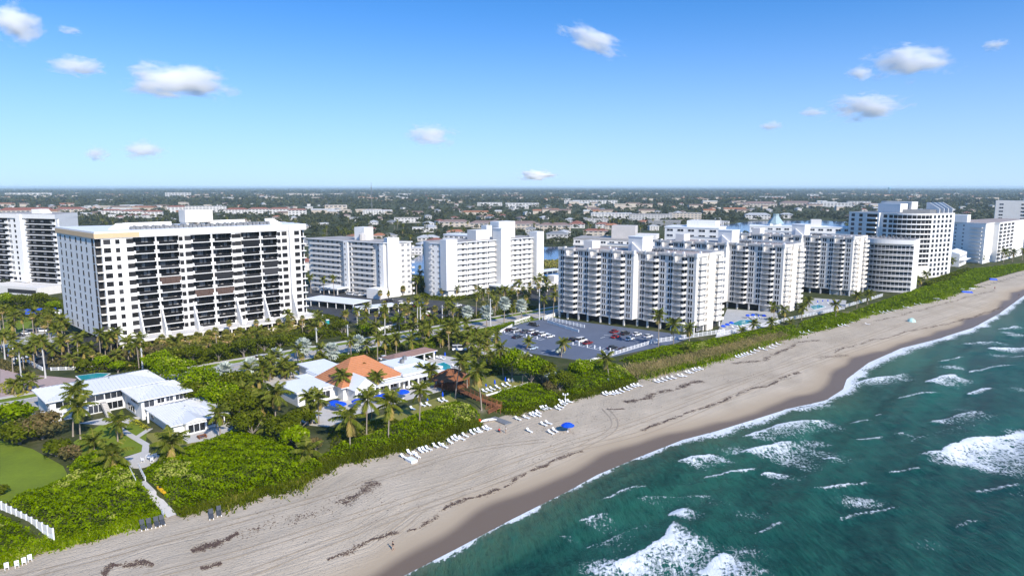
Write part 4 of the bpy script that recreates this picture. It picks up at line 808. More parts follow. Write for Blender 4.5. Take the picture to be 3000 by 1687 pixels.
def beach_villa():
    t = thing('beach_villa', 'white two-storey villa with ribbed white metal roofs above the small lawn', 'house', (-118.6, 167.8, 0), R(45))
    MB().box(.8, 27.6, 1, 15.4, 0, 5.7).build('wall', [M['white']], t); MB().box(18, 29.6, -13.6, 1, 0, 5.5).build('wall', [M['white']], t); MB().box(19.6, 32.0, -31.8, -13.6, 0, 2.95).build('wall', [M['white']], t); MB().box(22., 27.0, -33.2, -31.8, 0, 2.9).build('wall', [M['white']], t)
    hip_roof(t, .6, 27.8, .8, 15.6, 5.75, 1.9, 'metalroof', .9, .95); hip_roof(t, 17.8, 29.8, -13.8, -1.2, 5.55, 1.7, 'metalroof', .9, .95, along='x')
    r = hip_roof(t, 19.4, 32.2, -32., -13.8, 3.0, 1.7, 'metalroof', .8, .95); b = MB()
    for (x0, x1, y) in ((21.5, 27.5, -33.6), (27.8, 33.2, -31.2)):
        xm = (x0 + x1) / 2; b.face([(x0, y, 3.05), (xm, y, 3.9), (xm, y + 9, 4.6), (x0, y + 6, 3.6)]); b.face([(x1, y, 3.05), (x1, y + 6, 3.6), (xm, y + 9, 4.6), (xm, y, 3.9)]); b.face([(x0, y, 3.05), (x1, y, 3.05), (xm, y, 3.9)], 1)
    b.build('gable_roof', [M['metalroof'], M['white']], t)
    F = Wall(t, (0, 1.), 0); g = win(5.0, 1.7, 3, 'trim', 'glass'); d = win(3.6, 2.3, 3, 'trim', 'glass', .12, name='sliding_door'); s = win(1.9, 1.5, 2)
    F.put(g, 2, 3.4); F.put(win(4.2, 1.6, 2), 9, 3.4); F.put(d, 9.2, .15); F.put(win(4.4, 1.8, 3), 13.3, 3.3); F.put(win(4., 2.1, 3), 13.6, .4)
    L2 = Wall(t, (18, 1), -90); L2.put(win(6.5, 1.9, 5), 6.2, 3.4); L2.put(win(6, 2., 3), 3, .5); F2 = Wall(t, (18, -13.6), 0); F2.put(win(2.6, 2.2, 2), .6, 3.2); F2.put(s, 3.8, 3.6); F2.put(s, 6., 3.6); F2.put(win(3.0, 1.7, 3), 8.4, 3.5)
    L3 = Wall(t, (19.6, -13.6), -90); L3.put(win(2.2, 1.9, 2), 2, .6); L3.put(win(3.4, 1.9, 3), 13., .5); F3 = Wall(t, (19.6, -31.8), 0); Wall(t, (22, -33.2), 0).put(win(4.2, 2.2, 3, 'trim', 'glass', .12), .4, .3); F3.put(win(4.4, 1.9, 3), 7.8, .6)
    E3 = Wall(t, (32, -31.8), 90); E3.put(win(3, 1.5, 2), 6, .9); E1 = Wall(t, (0.8, 15.4), -90); E1.put(win(5, 1.5, 3), 2, 3.6); E1.put(win(5, 1.5, 3), 8.5, 3.6)
    b = MB()
    for i in range(9): b.box(12.0, 13.3, -1.2 - i * .55, 1. - i * .55, 0 if i == 8 else 2.6 - i * .32, 2.95 - i * .34)
    b.build('outside_stair', [M['walk']], t); MB().box(18.2, 18.6, -17., -16.6, 0, 2.9).build('porch_post', [M['white']], t)
    for (x, y) in ((20.6, -15.4), (20.6, -27)): pass
    for x, y, z in ((8, 6, 7.0), (16, 7, 7.3), (24, -8, 6.6), (25, -24, 4.2), (29, -18, 4.0)): MB().box(x, x + .35, y, y + .35, z - .3, z + .5).build('roof_vent', [M['grey']], t)
    MB().box(-3.5, .2, -1, 5, 0, 2.2).build('garden_wall', [M['white2']], t)
beach_villa()

def clubhouse():
    t = thing('clubhouse', 'white clubhouse with an orange tiled roof among the palms', 'building', (-60.5, 181.8, 0), R(43))
    MB().box(1, 13, -1, 11, 0, 3.7).build('wall', [M['white']], t); MB().box(.5, 13.4, -1.6, 11.5, 3.7, 4.15).build('flat_roof', [M['roofwhite']], t)
    MB().box(13, 32, -4.5, 18.5, 0, 4.1).build('wall', [M['white']], t); ro = hip_roof(t, 12.6, 31.8, -5.0, 9.0, 4.15, 6.2, 'terracotta', .9, -.62, (19.5, 24.), name='tiled_roof'); MB().box(13.2, 31.8, 9.8, 18.6, 4.1, 4.45).build('flat_roof', [M['roofwhite']], t)
    MB().box(32, 46, -6.5, 10, 0, 4.0).build('wall', [M['white']], t); MB().box(31.6, 46.4, -7.2, 10.4, 4.0, 4.55).build('flat_roof', [M['roofwhite']], t); MB().box(33.2, 44, 0, 9.4, 4.55, 5.1).build('upper_roof', [M['roofwhite']], t)
    MB().box(15.5, 24, 18, 28, 0, 3.7).build('wall', [M['white']], t); MB().box(15., 24.5, 17.6, 28.5, 3.7, 4.1).build('flat_roof', [M['roofwhite']], t); MB().box(9, 16, 11.5, 17.5, 3.1, 3.5).build('flat_roof', [M['roofwhite']], t)
    MB().box(14.2, 20.8, -9.2, -4.5, 0, 3.8).build('pavilion_wall', [M['white']], t); b = MB(); b.face([(13.6, -9.9, 3.8), (17.5, -9.9, 7.0), (17.5, 1, 7.0), (13.6, 1, 3.8)]); b.face([(21.4, -9.9, 3.8), (21.4, 1, 3.8), (17.5, 1, 7.0), (17.5, -9.9, 7.0)]); b.face([(13.8, -9.4, 3.8), (21.2, -9.4, 3.8), (17.5, -9.4, 6.8)], 1); b.build('gable', [M['roofwhite'], M['white']], t)
    F = Wall(t, (0, -4.5), 0); g = win(2.6, 2.6, 2, 'trim', 'glass', .12)
    for x in (21.6, 25.0, 28.4): F.put(g, x, .5)
    F2 = Wall(t, (32, -6.5), 0)
    for x in (.5, 3.8, 7.2, 10.6): F2.put(g, x, .5)
    Wall(t, (14.2, -9.2), 0).put(win(2.4, 2.4, 2), .6, .6); Wall(t, (14.2, -9.2), 0).put(win(2.4, 2.4, 2), 3.6, .6); F0 = Wall(t, (1, -1), 0); F0.put(win(2.8, 2.2, 2), 2, .7); F0.put(win(2.8, 2.2, 2), 7, .7)
    MB().box(21, 46.4, -9.2, -4.4, 3.2, 3.55).build('verandah_roof', [M['roofwhite']], t)
    for x in (22., 25.4, 28.8, 32.2, 35.6, 39., 42.4, 45.6): MB().box(x, x + .45, -9., -8.55, 0, 3.2).build('column', [M['white']], t)
    for x, y in ((38, 3), (41, 6)): link('air_conditioner', AC[0], t, (x, y, 5.1))
    # pergola with brown roof beside the pool
    p = thing('pool_pavilion', 'long open pavilion with a brown roof beside the clubhouse pool', 'pavilion', (-39.3, 220.4, 0), R(48.5))
    hip_roof(p, 0, 18.7, 0, 5.8, 3.3, 1.1, 'brownroof', .5, -.7)
    for i in range(5):
        for y in (.2, 5.2): MB().box(i * 4.5, i * 4.5 + .45, y, y + .45, 0, 3.2).build('column', [M['white']], p)
    # broad timber hut roof by the boardwalk
    k = thing('beach_hut', 'rust brown timber hut with a broad eight-sided roof at the boardwalk head', 'hut', (-18.3, 201.6, 0), R(43))
    b = MB(); n = 8; base = [(6.4 * math.cos(2 * math.pi * (i + .5) / n), 5.6 * math.sin(2 * math.pi * (i + .5) / n)) for i in range(n)]; ap = [(1.3 * math.cos(2 * math.pi * (i + .5) / n), 1.1 * math.sin(2 * math.pi * (i + .5) / n)) for i in range(n)]
    for i in range(n):
        j = (i + 1) % n; m_ = MB(); m_.face([base[i] + (2.9,), base[j] + (2.9,), ap[j] + (5.2,), ap[i] + (5.2,)]); m_.build('roof_panel', [M['wood']], k)
        m_ = MB(); m_.tube([base[i] + (2.98,), ap[i] + (5.3,)], .14, 4); m_.build('hip_rafter', [M['wood']], k); m_ = MB(); bx, by = base[i][0] * .86, base[i][1] * .86; m_.box(bx - .15, bx + .15, by - .15, by + .15, 0, 3.); m_.build('post', [M['wood']], k)
    MB().prism([(x * .98, y * .98) for x, y in ap], 5.2, 5.35).build('roof_cap', [M['wood']], k); MB().box(-4, 4, -3.4, 3.4, .05, .35).build('deck', [M['wood']], k)
clubhouse()

# ---- pools: rim and water
def pool(label, pts, rim='trim'):
    P = [G(u, v, 0) for u, v in pts]
    if sum(P[i].x * P[(i + 1) % len(P)].y - P[(i + 1) % len(P)].x * P[i].y for i in range(len(P))) < 0: P.reverse()
    c = sum(P, Vector()) / len(P); t = thing('swimming_pool', label, 'pool', (c.x, c.y, 0)); q = [(p - c) for p in P]
    MB().prism([(p.x * 1.10, p.y * 1.10) for p in q], 0, .14).build('rim', [M[rim]], t); MB().prism([(p.x, p.y) for p in q], .1, .155).build('water', [M['pool']], t)
pool('turquoise pool between the clubhouse and the brown pavilion', [(1276, 1068), (1300, 1062), (1318, 1070), (1322, 1082), (1296, 1086), (1270, 1078)])
pool('green-blue pool on the deck between the two nearest sister towers', [(2140, 950), (2170, 938), (2205, 938), (2202, 946), (2165, 955)]); pool('bright blue pool beside the palms below the farthest sister tower', [(2372, 898), (2400, 893), (2418, 899), (2385, 908)])
pool('dark garden pond beside the winding drive behind the villa', [(225, 1102), (285, 1094), (320, 1095), (300, 1106), (240, 1115)])

# ---- fences and walls
def fence(label, a, b, h, step, kind, name='fence', z=(0., 0.)):
    """post and panel fence from a to b: every post and panel its own part"""
    a = Vector((a[0], a[1], z[0])); b = Vector((b[0], b[1], z[1])); d = b - a; L = math.hypot(d.x, d.y); n = max(1, round(L / step)); s = L / n
    t = thing(name, label, 'fence', a, math.atan2(d.y, d.x)); dz = (z[1] - z[0]) / n
    po = MB().box(-.13, .13, -.13, .13, -.3, h + .12).mesh('post', [M['trim']])
    if kind == 'picket': pa = rail_mesh(s - .3, h, .24, 'trim', 'panel')
    elif kind == 'solid':
        m = MB(); m.box(0, s - .24, -.05, .05, -.2, h * .48); m.box(0, s - .24, -.04, .04, h * .50, h * .97, 1); pa = m.mesh('panel', [M['trim'], M['white2']])
    else: pa = MB().box(0, s - .2, -.12, .12, -.2, h).mesh('panel', [M['white']])
    for i in range(n + 1): link('post', po, t, (i * s, 0, dz * i))
    for i in range(n): link('panel', pa, t, (i * s + .13, 0, dz * (i + .5)))
    return t
f0, f1 = GT(0, 1500), GT(158, 1588)
fence('white two-tier panel fence running down to the sand at the lower left corner', G(-75, 1462, -.2)[:2], f1[:2], 2.5, 1.7, 'solid', z=(-.2, f1.z + .1))
fx = [G(1722, 1061)[:2], G(1795, 1041)[:2], G(1908, 1006)[:2], G(2105, 988)[:2]]
fence('low white wall at the seaward corner of the blue-grey parking lot', fx[0], fx[1], .9, 3.2, 'wall', 'low_wall'); fence('white picket fence along the seaward side of the blue-grey parking lot', fx[1], fx[2], 1.25, 2.4, 'picket'); fence('white picket fence at the foot of the nearest sister tower', fx[2], G(2122, 975)[:2], 1.6, 2.4, 'picket')
fence('white picket fence in front of the green-blue pool', G(2100, 984)[:2], G(2285, 945)[:2], 1.3, 2.4, 'picket'); fence('white picket fence between the middle and farthest sister towers', G(2290, 942)[:2], G(2460, 908)[:2], 1.3, 2.6, 'picket'); fence('white picket fence seaward of the farthest sister tower', G(2478, 900)[:2], G(2585, 868)[:2], 1.5, 2.6, 'picket')
fence('white parapet along the road side of the blue-grey parking lot', G(1405, 1008)[:2], G(1500, 957)[:2], 1.1, 4, 'wall', 'low_wall'); fence('white parapet beside the parking lot ramp', G(1508, 952)[:2], G(1552, 938)[:2], 2.0, 5, 'wall', 'low_wall'); fence('white wall between the road and the nearest sister tower', G(1590, 938)[:2], G(1642, 922)[:2], 1.8, 5, 'wall', 'low_wall')
fence('white balustrade above the parking lot ramp', G(1598, 940)[:2], G(1712, 960)[:2], 1.2, 2.0, 'picket', z=(1.2, 0.)); fence('white lower parapet of the parking lot ramp', G(1605, 949)[:2], G(1695, 973)[:2], 1.0, 4, 'wall', 'low_wall', z=(.9, 0.))
fence('concrete edge wall between the clubhouse lawn and the dune by the boardwalk', G(1425, 1160)[:2], G(1545, 1124)[:2], .45, 6, 'wall', 'low_wall')
fence('grey post and rail fence along the winding drive', G(150, 1085)[:2], G(345, 1078)[:2], 1.0, 2.4, 'picket'); fence('white wall with car park opening beside the drive', G(25, 1030)[:2], G(125, 1085)[:2], 1.1, 4, 'wall', 'low_wall'); fence('grey concrete wall beside the coast road', G(1108, 975)[:2], G(1160, 963)[:2], 2.2, 4, 'wall', 'low_wall')

# ---- timber boardwalk ramp from hut to sand
def boardwalk():
    t = thing('boardwalk', 'rust brown timber boardwalk zigzagging from the hut down to the sand', 'boardwalk')
    pts = [(G(1288, 1128, .6), .6), (G(1348, 1142, .6), .6), (G(1405, 1168, .3), .3), (G(1462, 1190, -.2), -.1)]; pts2 = [(G(1462, 1190, -.2), -.2), (G(1428, 1205, -1.2), -1.3)]
    def run(P):
        for (a, za), (b_, zb) in zip(P, P[1:]):
            d = (b_ - a); L = math.hypot(d.x, d.y); dx = Vector((d.x / L, d.y / L, 0)); n = Vector((-dx.y, dx.x, 0)) * 1.1; k = max(1, int(L / .9))
            for i in range(k):
                f0, f1 = i / k, (i + .93) / k; q = [a + d * f0 - n, a + d * f1 - n, a + d * f1 + n, a + d * f0 + n]; z0, z1 = za + (zb - za) * f0, za + (zb - za) * f1; b = MB(); zz = [z0, z1, z1, z0]
                b.v = [(p.x, p.y, z) for p, z in zip(q, zz)] + [(p.x, p.y, z - .15) for p, z in zip(q, zz)]; b.f = [(0, 1, 2, 3), (7, 6, 5, 4), (0, 4, 5, 1), (2, 6, 7, 3), (1, 5, 6, 2), (3, 7, 4, 0)]; b.m = [0] * 6; b.build('plank', [M['wood']], t)
            for sgn in (-1, 1):
                m = MB(); 
                for hh in (.45, .75, 1.05): m.tube([a + n * sgn + Vector((0, 0, za - a.z + hh)), b_ + n * sgn + Vector((0, 0, zb - b_.z + hh))], .06, 4)
                m.build('handrail', [M['wood']], t); kk = max(1, int(L / 1.8))
                for i in range(kk + 1): p = a + d * (i / kk) + n * sgn; z = za + (zb - za) * i / kk; MB().box(p.x - .07, p.x + .07, p.y - .07, p.y + .07, z - 2.2, z + 1.1).build('post', [M['wood']], t)
    run(pts); run(pts2)
    b = tag(strip('beach_mat', [], 1, M['grey'], 0) if False else MB().prism([tuple(GT(*p))[:2] for p in ((1422, 1212), (1436, 1208), (1500, 1240), (1480, 1246))], GT(1460, 1228).z - .3, GT(1460, 1228).z + .25).build('beach_mat', [M['grey']]), 'grey-blue access mat laid on the sand below the boardwalk', 'mat')
boardwalk()
# villa beach steps and sand path
def beach_steps():
    t = thing('beach_steps', 'pale stone steps with white rails between the two hedges below the villa', 'steps'); a = G(392, 1372, 0); b_ = GT(412, 1412); d = b_ - a
    n = Vector((-d.y, d.x, 0)).normalized() * .9
    for i in range(6): p, q = a + d * (i / 6), a + d * ((i + 1) / 6); z = -.15 - i * (.15 - b_.z) / 6; MB().prism([tuple(x)[:2] for x in (p - n, q - n, q + n, p + n)], z - 1, z).build('tread', [M['walk']], t)
    for s in (-1, 1):
        for i in range(7): p = a + d * (i / 6) + n * s; z = -i * (-b_.z) / 6; MB().box(p.x - .07, p.x + .07, p.y - .07, p.y + .07, z - .6, z + 1.0).build('rail_post', [M['trim']], t)
        m = MB(); m.tube([a + n * s + Vector((0, 0, 1.)), b_ + n * s + Vector((0, 0, 1.0))], .07, 4); m.tube([a + n * s + Vector((0, 0, .5)), b_ + n * s + Vector((0, 0, .5))], .06, 4); m.build('handrail', [M['trim']], t)
beach_steps()
ph = [GT(u, v) for u, v in ((412, 1412), (440, 1440), (470, 1475), (505, 1512))]; b = MB()
for p, q in zip(ph, ph[1:]): n = Vector((-(q - p).y, (q - p).x, 0)).normalized() * .9; b.face([p - n + Vector((0, 0, .12)), q - n + Vector((0, 0, .12)), q + n + Vector((0, 0, .12)), p + n + Vector((0, 0, .12))])
tag(b.build('path', [M['walk']]), kind='structure')
# carports
def carport(label, a, b_, w, ang=None, h=3.0):
    a, b_ = Vector(a), Vector(b_); d = b_ - a; L = d.length; t = thing('carport', label, 'carport', (a.x, a.y, 0), math.atan2(d.y, d.x))
    MB().box(0, L, 0, w, h, h + .3).build('roof', [M['roofwhite']], t); n = int(L / 5)
    for i in range(n + 1): MB().box(i * (L - .3) / n, i * (L - .3) / n + .3, .3, .6, 0, h).build('post', [M['trim']], t)
    MB().box(0, L, w - .3, w - .1, 0, h).build('back_wall', [M['white2']], t); return t
carport('long white-roofed carport behind the banded tower', (-108, 346), (-78, 330), 14); carport('white-roofed carport between the palms and the asphalt parking lot', (-72, 316), (-55, 327), 9)
carport('long white carport beyond the sunlit gallery block beside the waterway', (12, 425), (44, 452), 9); carport('rear white carport beside the waterway hedge', (5, 446), (36, 474), 9)
# ================================================================ VEGETATION
def unit(a): return a / np.maximum(np.linalg.norm(a, axis=1, keepdims=True), 1e-9)
def leaves(P, N, size, asp=1.4, flat=.55, rng=RNG):
    n = len(P); nm = unit(N * flat + rng.normal(size=(n, 3)) * (1 - flat)); a = unit(np.cross(nm, rng.normal(size=(n, 3)))); b = np.cross(nm, a)
    s = np.asarray(size).reshape(-1, 1) * np.ones((n, 1)); a = a * s * asp / 2; b = b * s / 2
    V = np.stack([P - a, P - b * .9 + a * .15, P + a, P + b * .9 + a * .15], 1).reshape(-1, 3); return V, np.arange(4 * n).reshape(n, 4)
def patch(x, y, f, seed):
    r = np.random.default_rng(seed); o = np.zeros_like(x)
    for k in range(5):
        a = r.random() * 6.28; fr = f * (1.7 ** k); o += np.sin((x * math.cos(a) + y * math.sin(a)) * fr + r.random() * 6.28) * np.sin((x * math.cos(a + 1.3) + y * math.sin(a + 1.3)) * fr * .8 + r.random() * 6.28) / (1.35 ** k)
    return o / 2.2
def edge_dist(x, y, poly):
    d = np.full(len(x), 1e9)
    for i in range(len(poly)):
        (x1, y1), (x2, y2) = poly[i], poly[(i + 1) % len(poly)]; dx, dy = x2 - x1, y2 - y1; t = np.clip(((x - x1) * dx + (y - y1) * dy) / max(dx * dx + dy * dy, 1e-9), 0, 1); d = np.minimum(d, np.hypot(x - x1 - t * dx, y - y1 - t * dy))
    return d
def hedge(name, label, poly, h, m, dens, size, seed, bloom=0., px=True, z=None, soft=1.4, rough=.22):
    if m == 'grape' and dens > 7: dens, size = dens * 1.75, size * .74
    """a mass of shrub leaves nobody could count: stuff"""
    rng = np.random.default_rng(seed); W = [tuple(GT(u, v))[:2] for u, v in poly] if px else poly
    xs, ys = zip(*W); ar = abs(sum(W[i][0] * W[(i + 1) % len(W)][1] - W[(i + 1) % len(W)][0] * W[i][1] for i in range(len(W)))) / 2
    n = int(ar * dens * (max(xs) - min(xs)) * (max(ys) - min(ys)) / ar); x = rng.uniform(min(xs), max(xs), n); y = rng.uniform(min(ys), max(ys), n); k = in_poly(x, y, W); x, y = x[k], y[k]
    x = x + rng.normal(size=len(x)) * .25; y = y + rng.normal(size=len(x)) * .25
    e = np.clip(edge_dist(x, y, W) / soft, 0.15, 1); hp = patch(x, y, .5, seed); hq = patch(x, y, 1.4, seed + 1)
    top = h * e * (1 - rough + rough * (hp + .6 * hq)); lay = np.where(rng.random(len(x)) < .72, 1 - .18 * rng.random(len(x)), rng.random(len(x)))
    s_, t_ = x * AX.x + y * AX.y, x * EX.x + y * EX.y; zt = height_np(s_, t_); P = np.stack([x, y, zt + top * lay + .05], 1)
    N = np.stack([-.8 * np.cos(x * 2.1 + seed), -.8 * np.sin(y * 1.9 + seed), np.ones(len(x)) * 1.1], 1)
    tint = np.clip(.42 + .25 * hp + .2 * hq + rng.normal(size=len(x)) * .16, 0, .88)
    if bloom: tint = np.where((patch(x, y, .16, seed + 9) > .62 - bloom) & (rng.random(len(x)) < .55) & (lay > .8), .97, tint)
    V, F = leaves(P, N, size * rng.uniform(.6, 1.25, len(x)), rng=rng); o = link(name, fast_mesh(name, V, F, LF[m], np.repeat(tint, 4)))
    return tag(o, label, None, None, 'stuff')
hedge('sea_grape_hedge', 'bright green sea grape hedge between the lawn and the white fence', [(205, 1362), (290, 1325), (330, 1340), (385, 1372), (408, 1415), (440, 1452), (480, 1500), (455, 1518), (400, 1528), (290, 1568), (165, 1600), (160, 1575), (20, 1475), (150, 1427), (208, 1402)], 2.1, 'grape', 16, .50, 1, .25)
hedge('sea_grape_hedge', 'bright green sea grape hedge filling the slope right of the sand path', [(420, 1382), (470, 1352), (560, 1312), (700, 1270), (800, 1290), (880, 1330), (960, 1370), (900, 1405), (860, 1420), (700, 1460), (545, 1500), (520, 1500), (470, 1440), (435, 1408)], 2.1, 'grape', 16, .50, 2, .12)
hedge('sea_grape_hedge', 'green sea grape hedge below the white fence in the lower left corner', [(0, 1508), (60, 1538), (146, 1590), (120, 1614), (0, 1660), (-60, 1680), (-80, 1482)], .8, 'grape', 15, .48, 3, .05)
hedge('sea_grape_hedge', 'green hedge with pale flower spikes between the clubhouse lawn and the loungers', [(930, 1345), (1000, 1300), (1090, 1275), (1200, 1228), (1330, 1180), (1390, 1198), (1410, 1222), (1390, 1240), (1300, 1272), (1200, 1302), (1000, 1348)], 1.9, 'grape', 13, .48, 4, .22)
hedge('sea_grape_hedge', 'bright green hedge right of the boardwalk landing', [(1425, 1172), (1470, 1150), (1550, 1128), (1620, 1150), (1650, 1172), (1600, 1190), (1500, 1212), (1455, 1206)], 1.8, 'grape', 13, .50, 5, .05)
hedge('sea_grape_hedge', 'green hedge seaward of the blue-grey parking lot corner', [(1650, 1100), (1690, 1065), (1760, 1062), (1850, 1100), (1870, 1118), (1760, 1140), (1690, 1165), (1655, 1168)], 2.2, 'grape', 11, .50, 6, .05)
hedge('sea_grape_hedge', 'green hedge along the picket fence below the nearest sister tower', [(1815, 1058), (1920, 1024), (2060, 1004), (2150, 985), (2250, 962), (2330, 955), (2330, 972), (2220, 992), (2080, 1028), (1930, 1058), (1860, 1072)], 1.8, 'grape', 9, .55, 7, .05)
hedge('sea_grape_hedge', 'green hedge between the pools and the beach by the middle sister tower', [(2340, 948), (2440, 918), (2500, 925), (2520, 938), (2430, 965), (2360, 975)], 1.8, 'grape', 8, .58, 8)
hedge('sea_grape_hedge', 'green hedge covering the dune below the rounded block', [(2495, 915), (2600, 878), (2700, 845), (2760, 828), (2850, 815), (2840, 838), (2750, 872), (2690, 890), (2610, 905), (2540, 922)], 1.8, 'grape', 6, .65, 9)
hedge('sea_grape_hedge', 'green hedge on the farthest dune before the seaside block', [(2760, 820), (2800, 795), (2900, 785), (2990, 775), (3060, 770), (3060, 782), (2980, 795), (2900, 818), (2850, 836)], 1.6, 'grape', 4.5, .8, 10)
# grass that fringes the sand, greener near the hedges and straw coloured by the parking lot
def fringe(name, label, pts, wid, m, n, seed, hh=.7):
    rng = np.random.default_rng(seed); Q = [GT(u, v) for u, v in pts]; L = [0]
    for a, b in zip(Q, Q[1:]): L.append(L[-1] + (b - a).length)
    d = rng.uniform(0, L[-1], n); x = np.interp(d, L, [q.x for q in Q]); y = np.interp(d, L, [q.y for q in Q]); o = rng.normal(size=n) * wid * (.6 + .7 * np.abs(patch(x, y, .25, seed))) - wid * .3
    x, y = x + EX.x * o + rng.normal(size=n) * .3, y + EX.y * o + rng.normal(size=n) * .3; z = height_np(x * AX.x + y * AX.y, x * EX.x + y * EX.y); h = hh * rng.uniform(.4, 1.2, n); a = rng.random(n) * 6.28; w_ = .16
    P = np.stack([x, y, z], 1); dx = np.stack([np.cos(a) * w_, np.sin(a) * w_, 0 * a], 1); le = np.stack([rng.normal(size=n) * .35, rng.normal(size=n) * .35, h], 1)
    V = np.stack([P - dx, P + dx, P + dx * .3 + le, P - dx * .3 + le], 1).reshape(-1, 3); tint = np.clip(.5 + .3 * patch(x, y, .3, seed + 2) + rng.normal(size=n) * .2, 0, 1)
    return tag(link(name, fast_mesh(name, V, np.arange(4 * n).reshape(n, 4), LF[m], np.repeat(tint, 4))), label, None, None, 'stuff')
e1 = [(0, 1655), (130, 1603), (290, 1568), (400, 1530), (470, 1512)]; e2 = [(520, 1502), (700, 1458), (860, 1418), (1000, 1348), (1200, 1306), (1330, 1264), (1400, 1240)]; e3 = [(1480, 1212), (1600, 1190), (1660, 1168), (1750, 1148), (1860, 1112)]; e4 = [(1870, 1105), (2000, 1076), (2120, 1048), (2230, 1010), (2300, 988), (2400, 962), (2500, 932), (2620, 902), (2740, 878), (2850, 838)]
fringe('dune_grass', 'green and tan grass fringing the sand below the hedges at the left', e1, 1.3, 'grape', 9000, 61); fringe('dune_grass', 'green grass fringing the sand from the villa to the boardwalk', e2, 1.9, 'deep', 26000, 62, .8); fringe('dune_grass', 'grass fringing the sand below the parking lot corner', e3, 1.8, 'deep', 9000, 63)
fringe('dry_grass', 'straw-coloured grass on the dune foot below the sister towers', [(1850, 1098), (2000, 1060), (2120, 1030), (2230, 998), (2300, 980)], 2.2, 'dry', 17000, 64, .9); fringe('dune_grass', 'green grass fringing the far beach', e4, 2., 'grape', 22000, 65, .8)

# ---- broad-leaved trees
def crown_mesh(name, R_, H, m, n, size, seed, flat=.5):
    rng = np.random.default_rng(seed); k = 16; c = unit(rng.normal(size=(k, 3))); c[:, 2] = np.abs(c[:, 2]) * .9 - .15; c = c * np.array([R_ * .66, R_ * .66, H * .36]) * rng.uniform(.65, 1.05, (k, 1)); rad = rng.uniform(.26, .46, k) * R_
    i = rng.integers(0, k, n); d = unit(rng.normal(size=(n, 3))); d[:, 2] = np.where(rng.random(n) < .6, np.abs(d[:, 2]), d[:, 2]); rr = rad[i, None] * rng.uniform(.72, 1.08, (n, 1)); P = c[i] + d * rr * np.array([1, 1, .8]) + np.array([0, 0, H * .5])
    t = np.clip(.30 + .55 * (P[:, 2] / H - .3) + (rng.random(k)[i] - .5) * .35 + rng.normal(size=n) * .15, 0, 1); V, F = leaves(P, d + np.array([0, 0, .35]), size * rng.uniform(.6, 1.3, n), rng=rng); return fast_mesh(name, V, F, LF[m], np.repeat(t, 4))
CR = {}
def tree(label, u, v, R_, H, m='deep', n=1300, size=.5, trunk=1.6, var=0, cat='tree', name='tree', group=None, base=None):
    p = GT(u, v) if base is None else base; t = thing(name, label, cat, p, var * 1.7, group); key = (m, n, size, var, round(R_, 1), round(H, 1))
    if key not in CR: CR[key] = crown_mesh('crown', R_, H, m, n, size, 100 + var * 13 + int(R_ * 10))
    b = MB(); rr = random.Random(var + int(u)); b.tube([(0, 0, -.3), (.1, .05, trunk * .6), (.15, .1, trunk + H * .3)], [.16 * R_ ** .5 + .08, .12 * R_ ** .5 + .05, .08], 6)
    for k in range(4): a = k * 1.6 + rr.random(); b.tube([(.1, .05, trunk * .7), (R_ * .3 * math.cos(a), R_ * .3 * math.sin(a), trunk + H * .2), (R_ * .55 * math.cos(a), R_ * .55 * math.sin(a), trunk + H * .45)], [.13, .09, .04], 5)
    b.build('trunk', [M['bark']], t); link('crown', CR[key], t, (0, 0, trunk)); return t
SG = 'sea grape trees round the villa'
tree('wide green sea grape tree at the left edge above the big lawn', 20, 1262, 6.0, 6.5, 'grape', 2200, .62, .6, 0); tree('russet brown sea grape tree beside the villa stair', 125, 1285, 6.0, 6.0, 'brown', 2300, .58, .6, 1); tree('dark green sea grape bush between the russet tree and the big lawn', 60, 1300, 5.5, 5.2, 'deep', 1700, .58, .3, 2); tree('green shrub mass at the lawn edge below the russet tree', 165, 1335, 3.6, 3.4, 'deep', 1000, .5, .2, 3); tree('tan-tipped shrub between the villa lawn and the hedge', 215, 1345, 3.0, 3.0, 'brown', 800, .5, .2, 4); tree('small clipped shrub at the left end of the white fence', 5, 1448, 1.6, 1.8, 'deep', 400, .4, .1, 5)
for i, (u, v, r, h, m, lb) in enumerate([(520, 1135, 7.5, 8, 'grape', 'large rounded sea grape tree behind the villa roofs'), (470, 1100, 6, 7, 'grape', 'sea grape tree between the villa ridge and the coast road'), (590, 1165, 7, 8, 'grape', 'dense sea grape tree right of the middle villa roof'), (640, 1210, 6.5, 7.5, 'grape', 'sea grape tree above the right villa gable'), (690, 1165, 6, 7, 'deep', 'dark sea grape tree between villa and clubhouse'), (700, 1235, 5.5, 7, 'deep', 'dark bushy tree beside the small dry lawn'), (740, 1275, 5.0, 6, 'deep', 'dark bushy tree at the top of the big hedge'), (830, 1290, 5.0, 6, 'deep', 'rounded dark bush above the middle of the big hedge'), (870, 1310, 4.0, 4.5, 'grape', 'green bush right of the rounded dark bush'), (560, 1190, 5, 6, 'deep', 'dark bushy tree close behind the villa gable'), (880, 1260, 4.2, 5, 'deep', 'dark bush beside the clubhouse terrace'),
    (1500, 1105, 6.0, 9.0, 'grape', 'tall rounded sea grape tree between the lawn loungers and the parking lot'), (1555, 1125, 6.0, 8., 'grape', 'broad sea grape tree beside the hedge right of the boardwalk'), (1590, 1120, 5., 6.5, 'deep', 'dark green tree below the parking lot wall'), (1640, 1145, 4.6, 5.5, 'deep', 'dark shrub on the dune below the lot'), (1710, 1100, 5.0, 4.2, 'grape', 'green mound of shrubs at the seaward lot corner')]):
    tree(lb, u, v, r, h, m, 2000, .55, .6 if h < 7 else 1.2, i + 10)
